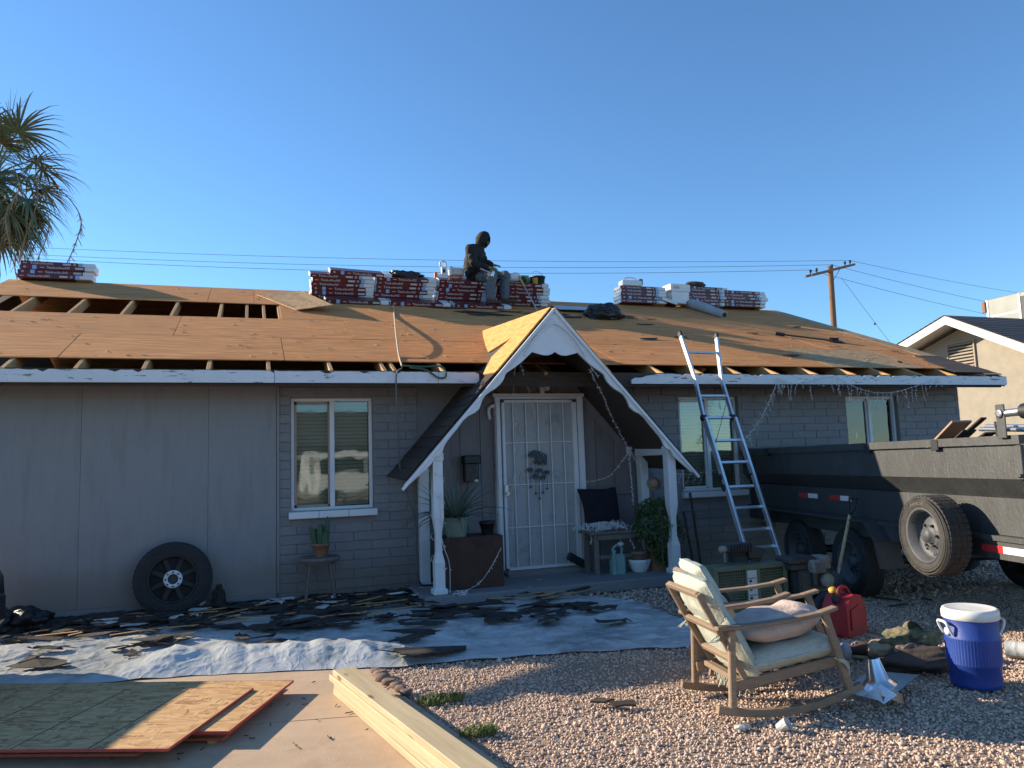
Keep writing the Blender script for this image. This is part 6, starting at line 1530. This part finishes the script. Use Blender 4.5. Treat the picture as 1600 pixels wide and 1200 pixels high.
for s_ in (-1,1):
    T = Matrix.Rotation(-.55,4,'Z')
    MB().tube([T @ V(p) for p in catmull([(s_*.156,-.05,.33),(s_*.175,-.05,.36),(s_*.192,-.045,.405),(s_*.194,0,.412),(s_*.192,.045,.405),(s_*.175,.05,.36),(s_*.156,.05,.33)],4)], .009, 8).build('handle', K['lid'], cl)
    MB().lathe([(.0,-.01),(.025,-.01),(.025,.012),(0,.014)], 12, T @ Matrix.Translation((s_*.158,0,.345)) @ Matrix.Rotation(PI/2,4,'Y')).build('handle_socket', K['lid'], cl)
heap('brown_jacket', atZ(1448,1048,G)+V((.04,.08,0)), (.60,.34,.14), K['browncloth'], 'dark brown jacket heaped on the gravel left of the cooler', 'jacket', 21, 1.7, .4)
heap('tan_cap', atZ(1398,1036,G)+V((0,.10,.03)), (.24,.18,.12), K['tancloth'], 'tan cloth cap at the left end of the heap by the cooler', 'cap', 22, 1.5, .2)
cs = heap('camo_jacket', atZ(1446,1036,G)+V((.04,.14,.05)), (.44,.24,.17), K['camo'], 'camouflage jacket lying on top of the brown jacket by the cooler', 'jacket', 23, 2.1, .5)
ho2 = MB(); c0 = atZ(1428,1030,G)+V((.03,.03,.15)); ho2.lathe([(.055,.0),(.085,.01),(.09,.03),(.08,.05)], 18, Matrix.Translation(c0) @ TZ((.2,-.8,.6)).to_matrix().to_4x4(), 0, True, False); ho2.build('hood_opening', K['camo'], cs, True)
MB().lathe([(0,.005),(.058,.004)], 16, Matrix.Translation(c0) @ TZ((.2,-.8,.6)).to_matrix().to_4x4(), 0, False, False).build('hood_lining', K['navy'], cs, True)
sj = heap('pink_cloth', atZ(1432,1040,G)+V((-.02,.02,.06)), (.24,.12,.09), mat('dull_mauve_cloth',(.16,.11,.09),(.22,.155,.13),.95,9,bump=.4), 'dull mauve cloth folded in the front of the heap by the cooler', 'cloth', 24, 2, .4)
for k,(px,py,lb) in enumerate(((1322,1030,'left work shoe lying on the gravel behind the metal flashing'),(1340,1028,'right work shoe lying on the gravel beside its pair'))):
    p = atZ(px,py,G); sh2 = thing('work_shoe', lb, 'shoe', p, .9+k*1.4, 'pair of dusty work shoes')
    mb = MB(); vs_ = []; nn_ = 10
    sec = [(-.12,.03,.08),(-.08,.036,.10),(-.02,.036,.095),(.04,.04,.07),(.10,.042,.055),(.14,.026,.04)]
    for (t,hw_,h) in sec:
        for j in range(nn_): a = 2*PI*j/nn_; vs_.append((t,hw_*math.cos(a),.02+h/2+h/2*math.sin(a)))
    mb.add(vs_, [(i*nn_+j,i*nn_+(j+1)%nn_,(i+1)*nn_+(j+1)%nn_,(i+1)*nn_+j) for i in range(5) for j in range(nn_)]+[tuple(range(nn_))[::-1],tuple(range(5*nn_,6*nn_))], 0, True)
    mb.build('upper', K['boot'] if k else K['kraft'], sh2); MB().box((.01,0,.012), (.27,.082,.024), None, 0, .01).build('sole', K['tancloth'], sh2)
    lm_ = MB()
    for j in range(4): lm_.tube([(.0+.02*j,-.025,.105-.012*j),(.01+.02*j,.025,.107-.012*j)], .004, 5)
    lm_.build('laces', K['lightcord'], sh2)
# two galvanised roof jacks
def flash(label, loc, rz, rx):
    f_ = thing('roof_flashing', label, 'roof flashing', loc, rot=(rx[0],rx[1],rz), group='metal roof flashings')
    MB().box((0,0,.0), (.42,.30,.0025)).build('base_plate', K['galv'], f_)
    MB().lathe([(.105,.001),(.082,.018),(.062,.04),(.036,.15),(.034,.155)], 28, None, 0, True, False).build('cone', K['galv'], f_)
    MB().lathe([(.032,.154),(0.0,.132)], 24, None, 0, False, False).build('inner_bore', K['black'], f_)
    return f_
flash('upright galvanised pipe flashing with a cone beside the rocking chair', atZ(1380,1082,G)+V((0,.03,.04)), .35, (-.10,-.12))
rf = thing('bent_flashing', 'bent galvanised flashing sheets fanned out in front of the cone', 'bent flashing', atZ(1375,1106,G))
for k,(a,tilt,L,rz) in enumerate(((-.10,.55,.26,.25),(.02,-.55,.20,-.35),(.10,.30,.19,-.75))):
    T = Matrix.Translation((a,.02,.055)) @ Matrix.Rotation(rz,4,'Z') @ Matrix.Rotation(tilt,4,'Y')
    MB().box((0,0,0), (.13,L,.002), T).build('sheet_leaf', K['galv'], rf)
cpz = thing('plastic_cup', 'crushed clear white plastic cup on the gravel before the rocker', 'cup', atZ(1216,1138,G), rot=(.9,.5,.3))
MB().lathe([(.022,0),(.028,.03),(.033,.06),(.035,.062),(.031,.06),(.02,.004)], 18).build('cup_wall', K['plastic'], cpz)
heap('paper_scrap', atZ(1160,1138,G), (.09,.05,.02), K['plastic'], 'flat pale paper scrap left of the plastic cup', 'paper', 31, 3, .5, 2)
heap('paper_scrap', atZ(1085,1026,G), (.05,.04,.05), K['label'], 'tiny white paper scrap on the gravel left of the chairs', 'paper', 32, 3, .5, 2)
rl = thing('white_roll', 'roll of white plastic lying right of the blue cooler', 'plastic roll', atZ(1595,1022,G))
a = atZ(1572,1014,G+.05); b_ = atZ(1640,1022,G+.05); MB().tube(catmull([a,a.lerp(b_,.5)+V((0,0,.006)),b_],6), .055, 14).build('rolled_sheet', K['plastic'], rl, True)
fl_ = MB()
for (px,py,L) in ((940,1100,.14),(965,1104,.12)): p = atZ(px,py,G+.012); scrap(fl_, p, L, .05, 8, .008, Matrix.Rotation(-.2,3,'Z'))
tag(fl_.build('flat_stone', K['felt'], None, True), 'flat dark slate pieces lying in the sunlit gravel', 'flat stone') if False else None
for k,(px,py) in enumerate(((938,1100),(970,1104))):
    mb = MB(); p = atZ(px,py,G+.01); scrap(mb, p, .10, .04, 9, .010, Matrix.Rotation(-.2,3,'Z')); tag(mb.build('flat_stone', K['kraft'] if False else K['shingle'], None, True), ('left','right')[k]+' of the two flat shingle flakes in the sunlit gravel', 'shingle flake', 'flat shingle flakes in the gravel')
for k,(x0_,y0_,x1_,y1_) in enumerate(((1365,933,1408,938),(1390,947,1418,944),(1440,935,1455,937))):
    mb = MB().beam(atZ(x0_,y0_,G+.02),atZ(x1_,y1_,G+.02),.03,.012); tag(mb.build('dark_strip', K['felt'], None, True), ('longest','curved','shortest')[k]+' dark shingle strip on the shaded gravel under the trailer', 'shingle strip', 'dark strips on the shaded gravel')
tw = MB()
for k in range(70):
    x,y = rnd.uniform(-2.2,-.3), rnd.uniform(-5.2,-3.2)
    if x > EX(y)-.03: continue
    L = rnd.uniform(.01,.06); a = rnd.uniform(0,6.3); tw.tube([(x,y,G+.006),(x+L*math.cos(a),y+L*math.sin(a),G+.01)], .003, 4)
tag(stuff(tw.build('twigs', K['darkwood'], None, True)), 'tiny twigs and crumbs on the concrete driveway', 'twigs')
# ------------------------------------------------------------------ parked car, only its bumper corner in the frame
car = thing('parked_car', 'dark car at the left edge with only its bumper corner visible', 'car', (-5.47,-2.07,G), -.30); car.scale = (1,1,1.14)
prof = [(2.12,.30),(2.20,.42),(2.18,.62),(2.05,.80),(1.9,.86),(1.0,.98),(.35,1.42),(-1.2,1.46),(-1.9,1.05),(-2.15,.95),(-2.2,.40),(-2.1,.28)]
cb = MB(); ws = [(-.86,.93),(-.80,1.0),(.80,1.0),(.86,.93)]; vs_ = []
n = len(prof)
for y,k in ws:
    for x,z in prof: vs_.append((x*k if abs(x) > 1.5 else x, y*(1-.16*max(0,z-.95)/.5), .62+(z-.62)*(k if z > .6 else 1)))
cb.add(vs_, [(i*n+j,i*n+(j+1)%n,(i+1)*n+(j+1)%n,(i+1)*n+j) for i in range(3) for j in range(n)]+[tuple(range(n)),tuple(range(3*n,4*n))[::-1]], 0, True)
cb.build('body', K['carpaint'], car)
MB().box((2.16,0,.42), (.10,1.66,.24), None, 0, .05).build('bumper', K['carpaint'], car)
for s_ in (-1,1):
    MB().box((2.06,s_*.66,.70), (.16,.30,.13), None, 0, .04).build('headlight', K['bulb'], car)
    MB().add([(.95,s_*.835,1.0),(.38,s_*.735,1.36),(-1.1,s_*.735,1.39),(-1.6,s_*.82,1.05)], [(0,1,2,3)]).build('side_window', K['glass'], car)
    for x in (1.35,-1.35):
        wr = bpy.data.objects.new('wheel', None); COL.objects.link(wr); wr.parent = car; wr.matrix_basis = Matrix.Translation((x,s_*.80,.32)) @ Matrix.Rotation(s_*-PI/2,4,'X')
        MB().lathe([(.2,-.1),(.31,-.1),(.32,0),(.31,.1),(.2,.1)], 28, None, 0, True, False).build('tyre', K['rubber'], wr); MB().lathe([(.21,.07),(.05,.09),(0,.09)], 20, None, 0, True, False).build('rim', K['steel'], wr)
# ------------------------------------------------------------------ beyond the house: palm, pole, wires, neighbour
pal = thing('palm_tree', 'shaggy fan palm with drooping dead fronds behind the left roof', 'palm tree', (-7.75,14,G))
TC = V((-7.85,14,9.2))
tk = MB(); n = 14; rows = 40; vs_ = []
for j in range(rows+1):
    t = j/rows; r_ = .26-.05*t+(.02 if j % 2 else 0)+.12*max(0,t-.85)
    for k in range(n): a = 2*PI*k/n; vs_.append((TC.x+r_*math.cos(a)*(1+.05*rnd.uniform(-1,1)),TC.y+r_*math.sin(a),G+(TC.z-G)*t))
tk.add(vs_, [(j*n+k,j*n+(k+1)%n,(j+1)*n+(k+1)%n,(j+1)*n+k) for j in range(rows) for k in range(n)], 0, False)
tk.build('trunk', K['trunk'], pal, True)
def frond(az, el, L, m, leaf, droop, nl=30):
    d0 = V((math.cos(az)*math.cos(el),math.sin(az)*math.cos(el),math.sin(el))); pts_ = []; p = TC.copy(); d = d0.copy()
    for j in range(8):
        pts_.append(p.copy()); p = p+d*L/7; d = (d+V((0,0,-droop/7))).normalized()
    mb = MB().tube(pts_, [.035-.003*j for j in range(8)], 5)
    hub = pts_[-1]; ax = (pts_[-1]-pts_[-2]).normalized(); sd2 = ax.cross(V((0,0,1)))
    sd2 = sd2.normalized() if sd2.length > .05 else V((1,0,0)); nr = sd2.cross(ax)
    for k in range(nl):
        a = (k/(nl-1)-.5)*R(250); q_ = hub.copy(); dd = (ax*math.cos(a)+sd2*math.sin(a)+nr*rnd.uniform(-.1,.25)).normalized(); LL_ = leaf*(.75+.25*math.cos(a*.6))*rnd.uniform(.85,1.1); w0 = .030
        cr = dd.cross(nr); cr = cr.normalized() if cr.length > 1e-3 else sd2; vs2 = []
        for j in range(6):
            t = j/5; wv = w0*(.55+1.1*t if t < .4 else 1.0*(1-t)/.6)+.003
            vs2 += [q_-cr*wv,q_+cr*wv]; q_ = q_+dd*LL_/5; dd = (dd+V((0,0,-(.10+.55*t*t)*(1.2 if leaf > .9 else 1)))).normalized()
        mb.add(vs2, [(2*j,2*j+1,2*j+3,2*j+2) for j in range(5)])
    return mb
for k in range(42):
    az = k*2.399+rnd.uniform(-.2,.2); el = R(80)-R(138)*(k/41)**.9
    frond(az, el, rnd.uniform(1.05,1.55), None, rnd.uniform(1.0,1.35), .5+.8*k/41).build('frond', K['palm'], pal, True)
for k in range(16):
    az = k*2.399*1.1; frond(az, R(-35)-R(40)*rnd.random(), rnd.uniform(.8,1.3), None, rnd.uniform(.7,1.0), 1.3, 20).build('dead_frond', K['deadpalm'], pal, True)
for k in range(9):
    az = rnd.uniform(-1.2,1.2) if k < 6 else rnd.uniform(0,6.3); c_ = math.cos(az); s_ = math.sin(az); L = rnd.uniform(1.2,2.1)
    pts_ = catmull([TC,TC+V((c_*L*.6,s_*L*.6,.1)),TC+V((c_*L,s_*L,-.7)),TC+V((c_*L*1.02+rnd.uniform(-.4,.1),s_*L,-1.7+rnd.uniform(-.6,.4))),TC+V((c_*L*.98+rnd.uniform(-.5,.2),s_*L,-2.5+rnd.uniform(-.8,.5)))],6)
    mb = MB().tube(pts_, .015, 5)
    for p in pts_[12:]:
        for j in range(3): mb.tube([p,p+V((rnd.uniform(-.12,.12),rnd.uniform(-.12,.12),-rnd.uniform(.08,.25)))], .008, 4)
    mb.build('seed_stalk', K['deadpalm'], pal, True)
PX = atY(1298,510,25)
pol = thing('utility_pole', 'brown wooden utility pole with a crossarm behind the roof', 'utility pole', (PX.x+.05,25,G))
pt = atY(1297,416,25); MB().tube([V((PX.x+.05,25,G)),V((pt.x,25,pt.z))], [.19,.15], 14).build('shaft', K['polewood'], pol, True)
ca = atX(1264,432,atY(1264,432,23.6).x); ca = atY(1264,431,23.7); cb_ = atY(1331,414,26.3)
for o_ in (-.10,.10): 
    dn = (cb_-ca).cross(V((0,0,1))).normalized()*o_*1.6; MB().beam(ca+dn,cb_+dn,.10,.13,(0,0,1),0,.01).build('crossarm', K['polewood'], pol, True)
for t in (.04,.17,.52,.83,.96):
    p = ca.lerp(cb_,t)+V((0,0,.07)); MB().lathe([(.03,0),(.03,.08),(.07,.10),(.055,.15),(.075,.17),(.05,.24),(0,.26)], 10, Matrix.Translation(p)).build('insulator', K['black'], pol, True)
MB().tube([ca.lerp(cb_,.72),V((pt.x,25,pt.z-1.0))], .03, 6).build('brace', K['steel'], pol, True)
def wire(a, b_, sag, label, r=.012, name='power_line'):
    a, b_ = V(a), V(b_); pts_ = [a.lerp(b_,t/24)+V((0,0,-sag*4*(t/24)*(1-t/24))) for t in range(25)]
    return tag(MB().tube(pts_, r, 5).build(name, K['wire'], None, True), label, 'power line', 'power lines')
def back(px,py,d): dr_ = ray(px,py); return CP+dr_*(d/dr_.dot(FW))
L0 = ca.lerp(cb_,.04)+V((0,0,.3)); L1 = ca.lerp(cb_,.52)+V((0,0,.3)); L2 = ca.lerp(cb_,.96)+V((0,0,.3))
D_ = 46
wire(L2, back(-60,381,D_), .45, 'highest power line running left from the pole')
wire(L1, back(-60,392,D_-1), .5, 'middle power line running left from the pole')
wire(L0, back(-60,397,D_-3), .55, 'lowest power line running left from the pole')
wire(L2, back(1800,480,70), .5, 'highest power line running right from the pole')
wire(L1, back(1800,510,66), .55, 'middle power line running right from the pole')
wire(L0, back(1800,530,62), .6, 'lowest power line running right from the pole')
gy = wire(ca.lerp(cb_,.72)+V((0,0,-.6)), atY(1398,545,27), .02, 'diagonal guy wire running down from the pole', .012, 'guy_wire'); 
MB().ico(atY(1367,506,26.2), .07, None, 0, 1).build('strain_insulator', K['black'], gy, True)
# the neighbour: the gable faces us from the right
NX = 15.2; NF = 14.5
nb_ = thing('neighbour_house', 'tan stucco neighbouring house with a white trimmed gable', 'house', (19,2,G))
A0 = atX(1477,494,NF); Lp = atX(1400,541,NF); Rp = atX(1600,537,NF)
sl_ = (A0.z-Lp.z)/(Lp.y-A0.y); sr_ = (A0.z-Rp.z)/(A0.y-Rp.y)
YLe, YRe = A0.y+5.2, A0.y-4.8
zL = A0.z-sl_*5.2; zR = A0.z-sr_*4.8
XM = Matrix(((0,0,1,NX),(1,0,0,0),(0,1,0,0),(0,0,0,1)))
MB().prism([(YLe-.5,G),(YRe+.5,G),(YRe+.5,zR-.05+sr_*.5),(A0.y,A0.z-.18),(YLe-.5,zL-.15+sl_*.5)], 9, XM).build('wall', K['stucco'], nb_, True)
for (ya,za,yb,zb) in ((A0.y,A0.z,YLe,zL),(A0.y,A0.z,YRe,zR)):
    q = [V((NF,ya,za)),V((NF,yb,zb)),V((NX+9.4,yb,zb)),V((NX+9.4,ya,za))]
    MB().add(q+[p+V((0,0,-.05)) for p in q], [(0,1,2,3),(7,6,5,4),(0,4,5,1),(1,5,6,2),(2,6,7,3),(3,7,4,0)]).build('roof_deck', K['cream'], nb_, True)
    q = [V((NF-.03,ya,za-.005)),V((NF-.03,yb,zb-.005)),V((NF-.03,yb,zb-.20)),V((NF-.03,ya,za-.20))]
    MB().add(q+[p+V((.04,0,0)) for p in q], [(0,1,2,3),(7,6,5,4),(0,4,5,1),(1,5,6,2),(2,6,7,3),(3,7,4,0)]).build('rake_board', K['cream'], nb_, True)
    L = abs(yb-ya); k = 0
    while k*.14 < L:
        t0, t1 = k*.14/L, min(1,(k*.14+.17)/L); k += 1
        p0, p1 = (ya+(yb-ya)*t0,za+(zb-za)*t0), (ya+(yb-ya)*t1,za+(zb-za)*t1)
        q = [V((NF-.05,p0[0],p0[1]+.012)),V((NF-.05,p1[0],p1[1]+.024)),V((NX+9.4,p1[0],p1[1]+.024)),V((NX+9.4,p0[0],p0[1]+.012))]
        MB().add(q+[p+V((0,0,.010)) for p in q], [(3,2,1,0),(4,5,6,7),(0,1,5,4),(1,2,6,5),(2,3,7,6),(3,0,4,7)]).build('shingle_course', K['greyshingle'], nb_, True)
v0, v1 = atX(1480,534,NX), atX(1522,531,NX); vb = atX(1522,574,NX)
vy, vw, vz0, vz1 = (v0.y+v1.y)/2, abs(v0.y-v1.y), vb.z-.1, v1.z
lvr = bpy.data.objects.new('louvre_vent', None); COL.objects.link(lvr); lvr.parent = nb_; lvr.location = V((NX,vy,vz0))-nb_.location
f = MB()
for (c,d) in (((NX-.02,vy,vz1),(.05,vw+.06,.04)),((NX-.02,vy,vz0),(.05,vw+.06,.04)),((NX-.02,vy-vw/2,(vz0+vz1)/2),(.05,.04,vz1-vz0)),((NX-.02,vy+vw/2,(vz0+vz1)/2),(.05,.04,vz1-vz0))): f.box(c,d,None,0,.004)
f.build('frame', K['taupe'], lvr, True)
MB().box((NX-.003,vy,(vz0+vz1)/2), (.004,vw,vz1-vz0)).build('dark_backing', K['black'], lvr, True)
nn2 = 9
for k in range(nn2):
    z = vz0+.04+(vz1-vz0-.05)*(k+.5)/nn2; MB().box((0,0,0), (.055,vw-.05,.012), Matrix.Translation((NX-.03,vy,z)) @ Matrix.Rotation(-.75,4,'Y')).build('slat', K['taupe'], lvr, True)
c0, c1 = atX(1537,470,17.6), atX(1537,500,17.6)
ac = thing('rooftop_air_conditioner', 'grey metal air conditioning unit on the neighbouring roof', 'air conditioner', (18.2,c0.y-.75,c1.z-.35))
hz_ = c0.z-ac.location.z
MB().box((0,0,hz_/2), (1.2,1.4,hz_), None, 0, .012).build('cabinet', K['taupe'] if False else mat('ac_metal',(.155,.165,.15),(.19,.20,.185),.5,5,metal=.2), ac)
for (y,s_) in ((.66,1),(-.25,1)): MB().box((-.606,y,hz_/2), (.012,.06,hz_-.02)).build('corner_strip', K['white'], ac)
for k in range(9): MB().box((-.604,.2+.0,hz_*.45+.0), (.008,.82,.05)).build('white_flake', K['white'], ac) if k == 0 else None
MB().box((-.61,-.48,hz_*.5), (.02,.36,hz_*.75), None, 0, .005).build('access_panel', K['black'], ac)
MB().box((-.3,-.705,hz_*.5), (.5,.02,hz_*.7), None, 0, .005).build('side_panel', K['white'], ac)
MB().box((-.62,.74,hz_*.78), (.06,.10,.30), None, 0, .01).build('junction_box', K['terracotta'], ac)
MB().box((0,0,-.06), (1.1,1.3,.12)).build('curb', K['steel'], ac)
# what the windows mirror: the far side of the street
ph_ = thing('opposite_house', 'plain tan house on the far side of the street behind the camera', 'house', (1,-34,G))
MB().box((0,0,1.4), (17,7,2.8)).build('wall', K['stucco'], ph_)
MB().prism([(-4.2,2.7),(4.2,2.7),(0,4.6)], 18, Matrix(((0,0,1,-9),(1,0,0,0),(0,1,0,0),(0,0,0,1)))).build('roof', K['greyshingle'], ph_)
for x in (-5,0,5): MB().box((x,3.52,1.4), (1.6,.06,1.2)).build('window', K['black'], ph_)
vn = thing('parked_van', 'white van parked in the street behind the camera', 'van', (3.0,-21,G))
MB().box((0,0,1.25), (5.0,1.9,1.7), None, 0, .2).build('body', K['white'], vn); MB().box((-1.2,.96,1.6), (2.0,.02,.5)).build('window', K['black'], vn)
for x in (-1.6,1.6):
    for y in (-.85,.85): MB().lathe([(0,-.1),(.34,-.1),(.34,.1),(0,.1)], 20, Matrix.Translation((x,y,.34)) @ Matrix.Rotation(PI/2,4,'X')).build('wheel', K['rubber'], vn)
sr = MB().add([(-90,-26.5,G-.02),(90,-26.5,G-.02),(90,-17.5,G-.02),(-90,-17.5,G-.02)], [(0,1,2,3)]).build('street', mat('asphalt',(.05,.05,.052),(.07,.07,.07),.9,60), None, True)
tag(sr, 'asphalt street behind the camera', 'street', kind='structure')
for k,(x,y,h) in enumerate(((-9,-31,6.5),(12,-30,5.5),(-16,-33,7.5))):
    tr2 = thing('street_tree', ('broad green tree left of','rounded green tree right of','tall green tree farthest left of')[k]+' the opposite house', 'tree', (x,y,G), 0, 'trees across the street')
    MB().tube([(0,0,0),(.1,0,h*.5)], [.2,.12], 8).build('trunk', K['trunk'], tr2)
    mb = MB()
    for j in range(1800):
        d = V((rnd.gauss(0,1),rnd.gauss(0,1),rnd.gauss(0,1))).normalized(); r_ = h*.38*(.55+.45*rnd.random())*(1+.3*MN.noise(d*2)); p = V((0,0,h*.66))+d*r_; s_ = rnd.uniform(.1,.22); u_ = d.orthogonal().normalized(); w2 = d.cross(u_)
        mb.add([p-u_*s_,p+w2*s_,p+u_*s_,p-w2*s_*.6+d*.1], [(0,1,2,3)])
    stuff(mb.build('crown', K['leaf'], tr2))
for _o in bpy.data.objects:
    if _o.parent and _o.type == 'MESH' and _o.get('kind') is None and False: pass
